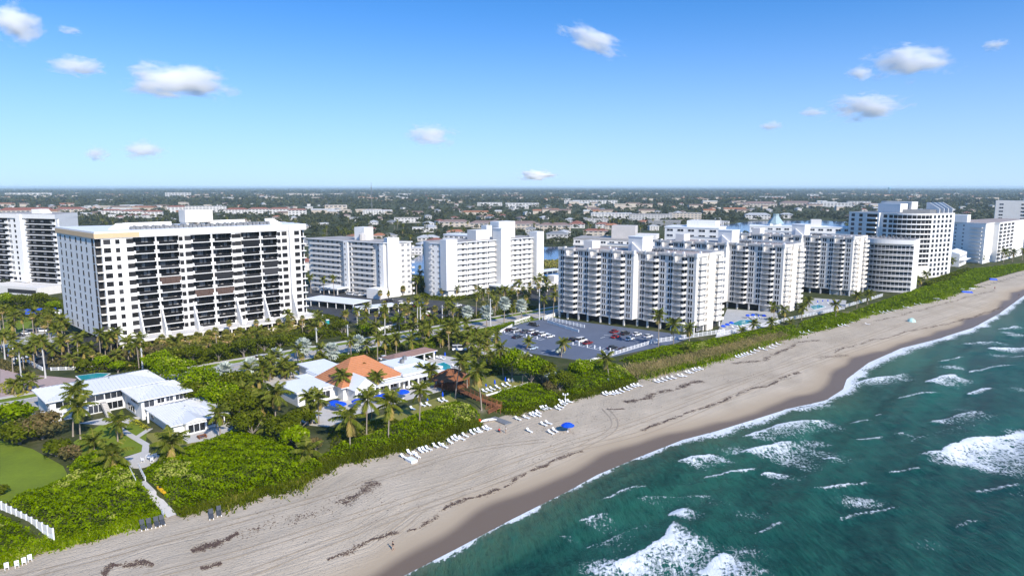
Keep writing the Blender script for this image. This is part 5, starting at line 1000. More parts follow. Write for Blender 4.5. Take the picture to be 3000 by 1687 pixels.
tree('grey-green silver buttonwood bush in front of the parking lot', 1625, 1130, 3.6, 4.2, 'silver', 1100, .42, .4, 30); tree('brownish bare-twigged bush beside the silver bush', 1612, 1150, 2.6, 3.2, 'brown', 700, .4, .3, 31); tree('grey-brown twiggy bush beside the dark bush above the big hedge', 925, 1318, 2.4, 2.6, 'brown', 600, .4, .3, 32)
# trees on the far side of the road
for i, (u, v, r, h, m, lb) in enumerate([(565, 1065, 4.6, 5.5, 'deep', 'dark round tree with pale forked trunk, nearest the villa along the road'), (640, 1058, 4.4, 5.2, 'deep', 'dark tree with leaning pale trunk beside the coast road'), (715, 1045, 5.4, 6, 'deep', 'umbrella-shaped green tree with white forked trunk beside the road'), (775, 1030, 4.6, 5.5, 'deep', 'green round tree right of the umbrella-shaped tree'), (820, 1018, 4.2, 5, 'deep', 'green round tree behind the white car'), (500, 1070, 5, 6, 'deep', 'dark green tree behind the villa roof end'), (460, 1060, 4.5, 5.5, 'brown', 'brownish tree left of the roadside trees'), (930, 1000, 4.0, 4.6, 'deep', 'green tree behind the white road pole'), (1000, 975, 4, 5, 'deep', 'green tree near the teal booth'), (1065, 985, 4.2, 5, 'grape', 'bright green bush tree beside the road opposite the clubhouse'), (1120, 960, 4., 5, 'deep', 'dark tree behind the grey roadside wall'), (1165, 955, 3.5, 3.5, 'grape', 'bright green hedge bush behind the grey roadside wall'), (420, 1050, 4, 5, 'deep', 'dark tree beside the tower terrace corner'), (350, 1065, 3.6, 4.5, 'brown', 'tan bush below the tower corner'), (240, 1050, 3.4, 4.2, 'deep', 'bush beside the drive fence'), (300, 1080, 3.2, 3.8, 'grape', 'yellow-green bush beside the pond'), (175, 985, 4.5, 5.5, 'deep', 'rounded tree beside the tower end wall'), (1240, 1000, 3.6, 3.4, 'grape', 'bright hedge bush left of the brown pavilion'), (1290, 1012, 3.2, 3.2, 'deep', 'dark bush behind the pavilion roof end'), (590, 1030, 4, 4.6, 'fan', 'palmetto mass below the terrace'), (1640, 1042, 2.0, 2.2, 'silver', 'small silver bush below the parking lot wall')]):
    tree(lb, u, v, r, h, m, 1100, .55, 1.5 if 'trunk' in lb else .7, i + 40)
hedge('roadside_shrubs', 'mixed shrubs and palmettos between the tower terrace and the footpath', [(380, 1065), (520, 1040), (700, 1005), (905, 965), (1000, 950), (1000, 985), (880, 1005), (720, 1045), (560, 1075), (420, 1095)], 2.4, 'deep', 6, .7, 70, rough=.5); hedge('roadside_shrubs', 'pale palmetto and shrub mass under the tower terrace', [(420, 1020), (560, 1005), (700, 980), (900, 945), (930, 955), (700, 1000), (560, 1030), (430, 1050)], 2.8, 'fan', 5, .75, 71, rough=.5)
hedge('garden_shrubs', 'mixed garden shrubs behind the villa by the winding drive', [(215, 1065), (300, 1050), (420, 1075), (430, 1090), (330, 1088), (225, 1095)], 2.0, 'deep', 6, .6, 72); hedge('lime_hedge', 'clipped lime yellow hedge by the clubhouse drive', [(755, 1112), (810, 1090), (820, 1098), (765, 1122)], 1.1, 'lime', 16, .4, 73, soft=.4); hedge('clipped_hedge', 'clipped green hedge between the road and the clubhouse drive', [(740, 1095), (800, 1075), (860, 1062), (870, 1070), (790, 1095), (745, 1108)], 1.3, 'grape', 12, .4, 74, soft=.5)
hedge('clipped_hedge', 'long green hedge along the road beside the parking lot', [(1330, 990), (1490, 950), (1560, 932), (1565, 938), (1490, 960), (1345, 1002)], 1.6, 'grape', 9, .5, 75, soft=.5); hedge('clipped_hedge', 'green hedge behind the brown pavilion', [(1190, 1030), (1260, 1000), (1330, 985), (1340, 1000), (1270, 1020), (1210, 1040)], 2.2, 'grape', 10, .5, 76, soft=.6); hedge('waterside_hedge', 'olive hedge along the waterway behind the carports', [(1585, 772), (1660, 768), (1660, 792), (1585, 790)], 3.5, 'fan', 2, 1.1, 77); hedge('lime_hedge', 'lime shrubs edging the villa lawn path', [(375, 1235), (400, 1232), (440, 1255), (430, 1262), (395, 1245)], .9, 'lime', 14, .4, 78, soft=.4)
hedge('clipped_hedge', 'dark hedge around the parking lot of the shaded gallery block', [(905, 918), (960, 928), (1010, 940), (1000, 950), (930, 940), (900, 930)], 2.2, 'deep', 6, .6, 79); hedge('clipped_hedge', 'green shrubs along the foot of the sunlit gallery block', [(1230, 858), (1320, 872), (1420, 862), (1425, 870), (1320, 884), (1235, 872)], 1.3, 'deep', 4, .7, 80)
hedge('clipped_hedge', 'green strip of shrubs between the clubhouse and the road', [(880, 1068), (1000, 1048), (1100, 1030), (1180, 1012), (1190, 1022), (1100, 1046), (990, 1066), (890, 1085)], 1.5, 'deep', 9, .5, 81, soft=.6); hedge('garden_shrubs', 'dark shrubs on the slope among the tall palms below the clubhouse', [(960, 1262), (1060, 1240), (1150, 1225), (1180, 1240), (1060, 1285), (975, 1320)], 1.2, 'deep', 9, .5, 82)
hedge('garden_shrubs', 'low shrubs below the drive wall at the left edge', [(0, 1050), (60, 1075), (110, 1100), (100, 1110), (40, 1090), (0, 1080)], 1.2, 'brown', 8, .5, 83); hedge('garden_shrubs', 'yellow-green shrubs round the royal palms by the paved drive', [(0, 1125), (40, 1110), (60, 1130), (85, 1150), (60, 1165), (0, 1150)], 1.2, 'lime', 6, .5, 84)
for i, (u, v, r, h, m, lb) in enumerate([(30, 945, 4.5, 6, 'deep', 'dark tree behind the blue truck at the left edge'), (150, 945, 5, 6.5, 'deep', 'dark tree at the back corner of the banded tower'), (60, 900, 5, 6, 'deep', 'tree before the podium of the twin tower, left'), (120, 893, 5, 6, 'deep', 'tree before the podium of the twin tower, right'), (15, 900, 5, 7, 'grape', 'green tree at the left edge before the podium'), (160, 915, 4, 5, 'grape', 'green shrub tree between the two banded towers'), (20, 1000, 3.4, 4, 'grape', 'yellow-green tree below the left lawn'), (250, 1088, 2.6, 3, 'deep', 'dark bush beside the garden pond'), (345, 1092, 2.8, 3.2, 'grape', 'green bush behind the villa ridge')]): tree(lb, u, v, r, h, m, 1100, .6, .8, i + 70)
hedge('far_dune_shrubs', 'dark green shrubs behind the far dune below the round tower', [(2700, 835), (2760, 812), (2830, 790), (2850, 795), (2780, 825), (2720, 845)], 2.4, 'deep', 4, .9, 85)

# ---- palms
def frond_mesh(tilt, dry, seed):
    rng = random.Random(seed); L = 4.0; n = 10; a = R(tilt); P = [Vector((0, 0, 0))]; droop = R(62 if tilt > 20 else 46) * (.8 + .4 * rng.random())
    for i in range(n): f = (i + 1) / n; th = a - droop * f ** 1.4; P.append(P[-1] + Vector((math.cos(th), 0, math.sin(th))) * (L / n))
    V = []; F = []; T = []; rng2 = random.Random(seed + 5)
    for i in range(n):
        w_ = .055 * (1 - i / n) + .015; k = len(V); V += [P[i] + Vector((0, -w_, 0)), P[i] + Vector((0, w_, 0)), P[i + 1] + Vector((0, w_, 0)), P[i + 1] + Vector((0, -w_, 0))]; F.append((k, k + 1, k + 2, k + 3)); T += [.8] * 4
    for j in range(19):
        f = .12 + .88 * j / 18; x = f * n; i = min(int(x), n - 1); p = P[i].lerp(P[i + 1], x - i); d = (P[i + 1] - P[i]).normalized(); up = Vector((0, 1, 0)).cross(d) * -1; ll = 1.3 * math.sin(math.pi * (.12 + .84 * f)) ** .7 * (.85 + .3 * rng2.random())
        for sg in (-1, 1):
            q = (d * .62 + Vector((0, sg * .85, 0)) - Vector((0, 0, 1)) * (.45 + .35 * rng2.random()) ).normalized() * ll; wv = d * .15; k = len(V); V += [p - wv, p + wv, p + q + wv * .35, p + q - wv * .35]; F.append((k, k + 1, k + 2, k + 3)); tt = rng2.uniform(.76, 1.) if dry else min(.8, max(0, rng2.gauss(.38, .16) + .25 * (f < .2))); T += [tt] * 4
    return fast_mesh('frond', np.array([tuple(v) for v in V]), np.array(F), LF['palm'], np.array(T))
FR = [[frond_mesh(tl, False, 10 * i + k) for k in range(2)] for i, tl in enumerate((78, 58, 38, 18, -4, -28))] + [[frond_mesh(-62, True, 90), frond_mesh(-50, True, 95)]]
def trunk_mesh(h, r, lean, sides=6, m='trunk', seed=0):
    rg = random.Random(seed); a = rg.random() * 6.28; L = lean * h; pts = [(L * math.cos(a) * f ** 1.6, L * math.sin(a) * f ** 1.6, -.4 + (h + .4) * f) for f in (0, .08, .3, .55, .8, 1)]
    return MB().tube(pts, [r * 1.7, r * 1.25, r, r * .92, r * .85, r * .8], sides).mesh('trunk', [M[m]], True), pts[-1]
PN = [0]
def coconut(label, u, v, h, size=1., dry=2, nf=19, group=None, lean=.10, base=None):
    PN[0] += 1; k = PN[0]; rg = random.Random(k); dry = dry + rg.choice([-1, 0, 1, 2]); p = GT(u, v) if base is None else base; t = thing('palm_tree', label, 'palm', p, 0, group); me, top = trunk_mesh(h, .17, lean * rg.uniform(.3, 2.1), seed=k); link('trunk', me, t)
    c = link('crown', None, t, top); c.empty_display_size = .2
    for i in range(nf):
        cl = 6 if i >= nf - dry else min(5, int(i * 6 / (nf - dry))); o = link('frond', FR[cl][(i + k) % 2], c, (0, 0, rg.uniform(-.1, .1)), i * 2.4 + k + rg.uniform(-.25, .25)); s = size * rg.uniform(.85, 1.12); o.scale = (s, s, s)
    return t
def fan_crown(m, R_, n, seed, dead=.2):
    rng = random.Random(seed); V = []; F = []; T = []
    for i in range(n):
        th = i * 2.4 + rng.random() * .3; el = R(80 - 150 * (i / n) ** .9) ; d = Vector((math.cos(th) * math.cos(el), math.sin(th) * math.cos(el), math.sin(el))); p = d * R_ * .55; s = d.cross(Vector((0, 0, 1))).normalized() if abs(d.z) < .98 else Vector((1, 0, 0)); up = s.cross(d); k = len(V); w_ = .05 * R_
        V += [s * w_, -s * w_, p - s * w_, p + s * w_]; F.append((k, k + 1, k + 2, k + 3)); T += [.5] * 4; tt = rng.gauss(.35, .12) if i < n * (1 - dead) else rng.uniform(.8, 1)
        for j in range(9):
            a = R(-105 + 210 * j / 8); q = (d * math.cos(a) + s * math.sin(a) + up * rng.uniform(-.25, .1)) * R_ * .55 * (.8 + .3 * math.cos(a)); q.z -= .14 * R_; sd = (s * math.cos(a) - d * math.sin(a)) * .11 * R_; k = len(V); V += [p, p + q * .6 - sd, p + q, p + q * .6 + sd]; F.append((k, k + 1, k + 2, k + 3)); T += [min(1, max(0, tt + rng.gauss(0, .1)))] * 4
    return fast_mesh('crown', np.array([tuple(v) for v in V]), np.array(F), LF[m], np.array(T))
FC = {'silver': [fan_crown('silver', 3.0, 34, 3 + i, .1) for i in range(3)], 'fan': [fan_crown('fan', 1.7, 30, 13 + i, .35) for i in range(3)]}
def coco_crown(seed, nf=15):
    Vs, Fs, Ts, n0 = [], [], [], 0; rg = random.Random(seed)
    for i in range(nf):
        me = FR[min(6, int(i * 7 / nf))][i % 2]; n = len(me.vertices); co = np.empty(n * 3, np.float32); me.vertices.foreach_get('co', co); co = co.reshape(-1, 3); tt = np.empty(n, np.float32); me.attributes['tint'].data.foreach_get('value', tt); a = i * 2.4 + rg.random(); ca, sa = math.cos(a), math.sin(a)
        Vs.append(np.stack([co[:, 0] * ca - co[:, 1] * sa, co[:, 0] * sa + co[:, 1] * ca, co[:, 2]], 1) * rg.uniform(.8, 1.1)); Fs.append(np.arange(n).reshape(-1, 4) + n0); Ts.append(tt); n0 += n
    return fast_mesh('crown', np.concatenate(Vs), np.concatenate(Fs), LF['palm'], np.concatenate(Ts))
CC = [coco_crown(i) for i in range(4)]
def simple_palm(label, u, v, h, kind, size=1., group=None, base=None, trunk='trunk', r=.17, name='palm_tree', cat='palm'):
    PN[0] += 1; k = PN[0]; p = GT(u, v) if base is None else base; t = thing(name, label, cat, p, 0, group); me, top = trunk_mesh(h, r, .03, 5, trunk, k); link('trunk', me, t); pool_ = FC[kind] if kind in FC else CC
    c = link('crown', pool_[k % len(pool_)], t, top, k * 1.3); c.scale = (size, size, size); return t
# photographed one by one: label, base point, trunk height
for a in [('tallest coconut palm beside the villa stair, leaning over the roof', 214, 1278, 11.0, .95), ('coconut palm in front of the villa stair below the tallest one', 236, 1287, 8.4, 1.), ('young coconut palm in the middle of the villa lawn', 345, 1293, 4.6, .9), ('short stout palm at the left side of the villa lawn', 276, 1328, 3.0, .9), ('spreading palm at the lawn edge beside the beach steps', 344, 1380, 4.0, 1.05), ('broad palm right of the beach steps with a stout pale trunk', 507, 1352, 4.6, 1.15), ('slender palm at the right gable of the villa', 646, 1287, 6.2, .85),
          ('big bushy palm between the villa and the clubhouse', 807, 1223, 6.5, 1.15), ('drooping palm left of the big bushy palm', 772, 1221, 4.2, 1.05), ('palm half hidden in the dark bushes right of the villa', 722, 1192, 5.0, 1.), ('short palm with brown skirt at the top of the big hedge', 790, 1284, 2.2, .85), ('short palm standing alone in the middle of the dune hedge', 901, 1352, 2.6, .95), ('large palm with yellow hanging fronds below the blue terrace umbrellas', 1026, 1317, 7.6, 1.15),
          ('thin palm at the left end of the clubhouse terrace', 898, 1239, 7.0, .8), ('thin palm beside the left terrace palm', 934, 1242, 6.8, .8), ('low palm on the clubhouse terrace wall', 915, 1242, 3.0, .8), ('palm in front of the white clubhouse gable', 1016, 1168, 7.0, .8), ('palm rising in front of the orange roof right of the gable', 1060, 1142, 6.6, .8), ('palm at the right corner of the orange roof', 1109, 1157, 5.6, .85), ('tall palm on the clubhouse slope left of the pair', 1074, 1290, 10.2, 1.05), ('tall palm on the slope right of the pair with yellow stalks', 1138, 1290, 9.0, 1.1), ('tall palm above the middle of the lounger lawn', 1229, 1243, 9.2, .95),
          ('very tall slender palm behind the timber hut', 1334, 1167, 11.6, .8), ('tall palm right of the timber hut roof', 1369, 1136, 8.6, .85), ('tall leaning palm over the boardwalk landing', 1411, 1202, 11.0, 1.1), ('palm behind the timber hut beside the drive', 1400, 1082, 6.0, .8), ('palm at the end of the clubhouse drive', 1474, 1105, 9.6, .85), ('palm with yellow young fronds in front of the rounded sea grape tree', 1530, 1124, 7.0, .9), ('palm left of the timber hut beside the clubhouse', 1243, 1117, 3.8, .85), ('palm touching the left edge of the timber hut roof', 1271, 1124, 4.4, .85), ('palm between the hut and the drive loop', 1435, 1075, 4.0, .8),
          ('palm at the landward edge of the empty lot half', 1644, 1046, 5.0, .85), ('short palm behind the rounded sea grape tree', 1551, 1022, 2.6, .75), ('small palm at the lot corner beside the drive', 1458, 1005, 3.2, .75), ('palm with windswept crown at the seaward corner of the lot', 1783, 1108, 6.6, .9), ('tallest palm in front of the nearest sister tower', 1929, 1022, 13.0, .9), ('palm at the middle of the picket fence before the tower', 1973, 1018, 9.2, 1.0), ('palm at the seaward corner of the nearest sister tower', 2019, 1002, 5.8, .85), ('tiny palm on the dune below the picket fence', 2013, 1034, 1.4, .7),
          ('left one of two palms before the middle sister tower', 2268, 930, 5.4, .8), ('right one of two palms before the middle sister tower', 2297, 944, 5.8, .85), ('left palm of the pair beside the green-blue pool', 2209, 975, 4.0, .8), ('right palm of the pair beside the green-blue pool', 2257, 972, 3.8, .8), ('short palm left of the green-blue pool palms', 2174, 981, 1.8, .7), ('palm at the seaward corner of the middle sister tower', 2348, 938, 5.6, .85), ('palm beside the bright blue pool', 2362, 912, 5.2, .85), ('leaning palm on the dune tip before the farthest sister tower', 2448, 936, 7.2, .85), ('left palm of the pair at the farthest sister tower', 2510, 903, 6.4, .9), ('right palm of the pair at the farthest sister tower', 2541, 891, 5.2, .9), ('stub of a palm on the dune at the middle tower', 2316, 952, 1.6, .6),
          ('tall coconut palm on the roadside left of the brown pavilion', 1106, 1054, 7.8, .7), ('palm between the orange roof and the road', 1075, 1045, 4.4, .7), ('palm behind the brown pavilion beside the road', 1164, 1023, 4.0, .75), ('tall palm right of the brown pavilion end', 1260, 997, 9.4, .85), ('palm leaning over the road behind the pavilion', 1313, 980, 2.8, .8), ('palm beside the road near the lot hedge', 1362, 967, 3.6, .75), ('palm among the drive palms nearest the pavilion', 1312, 1015, 4.0, .8), ('palm among the drive palms, second from the pavilion', 1345, 1020, 4.6, .8), ('palm among the drive palms beside the parked dark car', 1372, 1025, 5.2, .8), ('palm among the drive palms nearest the lot', 1425, 1018, 5.0, .8), ('palm beside the lot wall with a thin crown', 1395, 1000, 4.0, .75)]:
    lb, u, v, h, s = a; coconut(lb, u, v, h, s, dry=3 if 'brown' in lb or 'yellow' in lb else 2, nf=19 if v > 1100 else 16)
for lb, u, v, h in [('round silver palm at the drive entrance nearest the villa', 661, 1105, 2.4), ('silver palm second from the villa along the road', 735, 1102, 3.6), ('largest silver palm, third from the villa along the road', 813, 1091, 5.6), ('silver palm on the road edge above the clubhouse drive', 891, 1055, 5.4), ('silver palm behind the clubhouse flat roof', 973, 1063, 4.6), ('silver palm behind the peak of the orange roof', 1049, 1038, 4.6), ('silver palm behind the road pole near the asphalt lot', 1369, 940, 4.4), ('silver palm beside the pole opposite the parking lot', 1426, 957, 7.0), ('silver palm on the road edge before the sunlit gallery block', 1477, 948, 9.5), ('silver palm nearest the nearest sister tower along the road', 1528, 941, 7.6)]:
    simple_palm(lb, u, v, h, 'silver', 1.0, 'silver palms along the coast road', r=.24)
for lb, u, v, h in [('royal palm with grey trunk at the left edge', 15, 1053, 8.5), ('royal palm with thick pale trunk second from the left edge', 42, 1070, 8.8), ('tall royal palm beside the paved drive near the villa roof', 66, 1138, 13.0), ('royal palm in the drive island', 134, 1107, 12.4), ('royal palm with white trunk behind the carport', 1075, 947, 7.6), ('royal palm with white trunk left of the asphalt lot', 1047, 955, 6.8), ('tall royal palm with white trunk between road and asphalt lot', 1224, 991, 15.5), ('royal palm beside the grey roadside wall', 1128, 1015, 14.)]:
    simple_palm(lb, u, v, h, 'coco', .72, 'royal palms with pale trunks', trunk='royal', r=.24)
fanlab = ['fan palm beside the shaded gallery block', 'fan palm at the asphalt parking lot', 'fan palm between the two gallery blocks', 'fan palm along the coast road', 'palm in front of the sunlit gallery block']
near_fans = [(1151, 869, 5.6, 0), (1115, 880, 4.2, 0), (1181, 866, 4.2, 2), (1209, 858, 3.8, 2), (1136, 872, 2.6, 0), (1246, 850, 4, 2), (1160, 925, 4.4, 1), (1126, 915, 4.2, 1), (1203, 942, 5.4, 1), (1187, 945, 5., 1), (1013, 948, 4.6, 3), (1295, 873, 4.2, 2), (1247, 860, 5, 2), (1248, 918, 6, 1), (1223, 905, 6., 1), (1275, 925, 3.6, 1), (1305, 935, 3.6, 1), (1571, 832, 5.6, 4), (1578, 862, 4.6, 4), (1130, 940, 5., 1), (1175, 930, 5, 1)]
for u, v, h, g in near_fans: simple_palm(fanlab[g], u, v, h, 'fan', 1.0, fanlab[g] + ', all alike')
tallp = [('tall palm before the left gallery rows of the sunlit block', 1332, 869, 9.6), ('tall palm before the middle gallery rows of the sunlit block', 1372, 860, 7.4), ('palm beside the lift tower of the sunlit block', 1413, 850, 5.6), ('palm at the foot of the plain lift tower', 1441, 848, 6.4), ('tall slim palm right of the plain lift tower', 1494, 838, 9.2), ('tall slim palm left of the end tower', 1524, 832, 7.4), ('palm by the parking deck of the sunlit block', 1602, 870, 6.4), ('palm before the nearest sister tower side near the deck', 1625, 872, 6.0), ('tall palm on the road edge next to the nearest sister tower', 1594, 938, 9.6), ('pale-trunked palm beside the nearest sister tower', 1621, 931, 10.4), ('tall palm beside the waterway gap', 1231, 848, 10.0), ('palm left of the sunlit block beside the waterway', 1256, 852, 10.5), ('tall palm beside the silver palms along the road', 1395, 932, 10.6), ('palm behind the silver palms near the asphalt lot', 1416, 890, 6.0), ('bushy palm behind the road pole', 1443, 903, 7.4), ('palm before the shaded galleries, left one', 911, 859, 9.2), ('palm before the shaded galleries, middle one', 949, 864, 8.6), ('palm before the shaded galleries, right one', 979, 870, 10.6), ('low palm before the left gallery rows', 1338, 872, 5.2), ('palm beside the white gate house', 1557, 838, 5.0), ('dark palm between the deck and the road', 1500, 890, 5.6), ('palm over the deck edge', 1465, 880, 5.6)]
for lb, u, v, h in tallp: simple_palm(lb, u, v, h, 'coco', .72)
thick = [(182, 1046, 5.4), (296, 1062, 10.4), (328, 1049, 8.2), (233, 1048, 4.4), (268, 1050, 4.2), (310, 1052, 7.), (408, 1083, 8.8), (191, 988, 5.8), (47, 990, 9.), (71, 981, 8.2), (107, 977, 5.8), (250, 1062, 3.6), (390, 1060, 5.), (345, 1075, 4.2), (120, 1040, 4.4), (155, 1062, 4.8), (90, 1068, 4.6), (210, 1080, 3.4), (70, 1150, 3.6), (95, 1148, 3.6), (45, 1155, 3.2)]
for u, v, h in thick: simple_palm('slender palm in the grove between the drive and the banded tower', u, v, h, 'coco', .8, 'palms in the grove by the drive')
def palm_mass(name, label, items):
    """palms too many and too alike to pick apart: trunks and crowns as one mass; items = (x, y, trunk height, kind, size)"""
    Vs, Fs, Ts, Ms, n0 = [], [], [], [], 0
    for k, (x, y, h, kind, sz) in enumerate(items):
        me = (FC[kind] if kind in FC else CC)[k % 3]; n = len(me.vertices); co = np.empty(n * 3, np.float32); me.vertices.foreach_get('co', co); co = co.reshape(-1, 3) * sz; tt = np.empty(n, np.float32); me.attributes['tint'].data.foreach_get('value', tt); a = k * 1.7; ca, sa = math.cos(a), math.sin(a)
        Vs.append(np.stack([co[:, 0] * ca - co[:, 1] * sa + x, co[:, 0] * sa + co[:, 1] * ca + y, co[:, 2] + h], 1)); Fs.append(np.arange(n).reshape(-1, 4) + n0); Ts.append(tt); Ms += [0 if kind == 'coco' else 2] * (n // 4); n0 += n
        r = .18; ring = [(r, r), (-r, r), (-r, -r), (r, -r)]; Vs.append(np.array([(x + a_, y + b_, -.3) for a_, b_ in ring] + [(x + a_ * .7, y + b_ * .7, h) for a_, b_ in ring])); Fs.append(np.array([(i, (i + 1) % 4, 4 + (i + 1) % 4, 4 + i) for i in range(4)]) + n0); Ts.append(np.zeros(8)); Ms += [1] * 4; n0 += 8
    me = fast_mesh(name, np.concatenate(Vs), np.concatenate(Fs), [LF['palm'], M['trunk'], LF['fan']], np.concatenate(Ts)); me.polygons.foreach_set('material_index', Ms)
    return tag(link(name, me), label, None, None, 'stuff')
rg = random.Random(5); pm = []
for i in range(60):
    f = rg.random(); p_ = G(420 + 520 * f, 1048 - 92 * f + rg.uniform(-14, 22)); pm.append((p_.x, p_.y, rg.uniform(2.2, 4.6), 'fan', rg.uniform(.8, 1.15)))
palm_mass('palmetto_thicket', 'thicket of stubby fan palms below the tower terrace', pm)
for u, v, h, s in [(2605, 850, 5.6, .8), (2649, 848, 5.4, .95), (2676, 842, 5.2, 1.), (2712, 828, 5.6, .9), (2630, 846, 4.6, .9), (2695, 838, 4., .9)]: simple_palm('palm in the brownish clump on the dune before the round tower', u, v, h, 'coco', s, 'palm clump before the round tower')
for lb, u, v, h, s in [('palm before the stepped beach townhouse', 2788, 782, 5, .9), ('palm beside the grey side wall of the seaside block', 2875, 772, 5, .9), ('left palm of the clump before the seaside block', 2940, 770, 9, 1.2), ('right palm of the clump before the seaside block', 2966, 768, 8, 1.1), ('palm at the right edge before the seaside block', 2995, 762, 8, 1.)]: simple_palm(lb, u, v, h, 'coco', s)

# ---- palms and shrubs that fill the ground between buildings
def scatter(label, poly, n, kinds, h, size, seed, group):
    rg_ = random.Random(seed); W = [tuple(G(u, v))[:2] for u, v in poly]; xs, ys = zip(*W); k = 0
    while k < n:
        x, y = rg_.uniform(min(xs), max(xs)), rg_.uniform(min(ys), max(ys))
        if not in_poly(np.array([x]), np.array([y]), W)[0]: continue
        tr_ = x * EX.x + y * EX.y - RT
        if abs(tr_) < 6.2: continue
        simple_palm(label, 0, 0, rg_.uniform(*h), rg_.choice(kinds), rg_.uniform(*size), group, base=Vector((x, y, 0)), r=rg_.uniform(.14, .2)); k += 1
scatter('palm in the cluster along the clubhouse drive', [(1180, 1000), (1330, 985), (1450, 985), (1500, 1050), (1440, 1085), (1340, 1045), (1200, 1035)], 26, ['coco', 'coco', 'coco', 'fan'], (3.5, 8), (.7, 1.), 11, 'palms along the clubhouse drive')
scatter('palm in the belt between the coast road and the asphalt lot', [(1000, 955), (1170, 935), (1330, 915), (1450, 895), (1620, 880), (1620, 915), (1440, 935), (1290, 955), (1120, 985), (1000, 1000)], 36, ['coco', 'fan', 'coco'], (4, 9), (.65, .95), 12, 'palms between road and asphalt lot')
scatter('palm in the grove round the left drive and car park', [(0, 940), (170, 960), (250, 1010), (420, 1045), (420, 1085), (230, 1085), (120, 1080), (0, 1115)], 34, ['coco', 'coco', 'fan'], (4, 9), (.7, 1.), 13, 'palms round the left car park')
scatter('palm rising from the thicket before the banded tower', [(430, 1045), (700, 985), (930, 950), (960, 985), (740, 1035), (450, 1085)], 22, ['coco', 'fan'], (3.5, 7.5), (.7, 1.), 14, 'palms rising from the thicket')
scatter('palm beside the waterway behind the gallery blocks', [(1130, 850), (1240, 800), (1270, 850), (1180, 880)], 12, ['coco', 'fan'], (5, 9), (.7, .9), 15, 'palms beside the waterway')
scatter('palm on the road side of the clubhouse', [(700, 1110), (880, 1070), (1090, 1035), (1160, 1015), (1170, 1035), (1000, 1062), (880, 1100), (760, 1150), (690, 1160)], 22, ['coco', 'fan', 'coco'], (3, 6.5), (.7, .95), 16, 'palms on the road side of the clubhouse')
scatter('palm at the foot of the sunlit gallery block', [(1330, 880), (1420, 868), (1600, 838), (1640, 850), (1560, 875), (1400, 895)], 18, ['coco', 'fan'], (4.5, 8), (.65, .9), 17, 'palms at the foot of the sunlit block')
hedge('roadside_shrubs', 'dark shrub belt on the landward side of the coast road', [(1000, 985), (1150, 960), (1300, 935), (1450, 915), (1570, 898), (1570, 908), (1450, 927), (1300, 948), (1150, 974), (1000, 1000)], 2.4, 'deep', 5, .7, 90, rough=.5)
hedge('garden_shrubs', 'dark shrubs between the clubhouse drive and the rounded tree', [(1420, 1045), (1530, 1045), (1500, 1090), (1430, 1105), (1400, 1085)], 1.8, 'deep', 8, .55, 91, rough=.5); hedge('garden_shrubs', 'mixed dark undergrowth between villa and clubhouse', [(560, 1150), (700, 1120), (780, 1150), (800, 1220), (740, 1270), (660, 1250)], 2.6, 'deep', 7, .6, 92, rough=.5); hedge('garden_shrubs', 'undergrowth below the left car park', [(140, 1035), (330, 1045), (400, 1080), (230, 1085), (140, 1075)], 1.6, 'brown', 6, .6, 93, rough=.5)
hedge('garden_shrubs', 'shrubs round the podium between the two banded towers', [(0, 870), (180, 880), (190, 935), (120, 900), (0, 910)], 3., 'deep', 3, .9, 94, rough=.5); hedge('garden_shrubs', 'shrub bank at the waterway end of the gallery blocks', [(1200, 830), (1262, 815), (1270, 852), (1215, 862)], 2.5, 'deep', 4, .8, 95, rough=.5)
# ================================================================ VEHICLES, FURNITURE, PEOPLE
PAINT = {}
def paint(c):
    if c not in PAINT:
        col = {'white': (.80, .80, .80), 'black': (.018, .018, .022), 'red': (.45, .012, .015), 'silver': (.36, .37, .39), 'grey': (.12, .13, .15), 'blue': (.03, .07, .22), 'pale blue': (.42, .52, .62), 'maroon': (.22, .015, .02), 'brown': (.12, .06, .05)}[c]
        t = NT('paint_' + c.replace(' ', '_')); t.b.inputs['Base Color'].default_value = col + (1,); t.b.inputs['Roughness'].default_value = .28; t.b.inputs['Coat Weight'].default_value = .6; PAINT[c] = t.mat
    return PAINT[c]
M['rubber'] = mat('tyre_rubber', (.02, .02, .02), .9, .1, 2.); M['lamp'] = mat('headlamp', (.6, .6, .58), .2, .05, 2.); M['tail'] = mat('tail_lamp', (.4, .01, .01), .3, .05, 2.); M['carglass'] = mat('car_glass', (.02, .022, .026), .08, .1, 2., spec=.6)
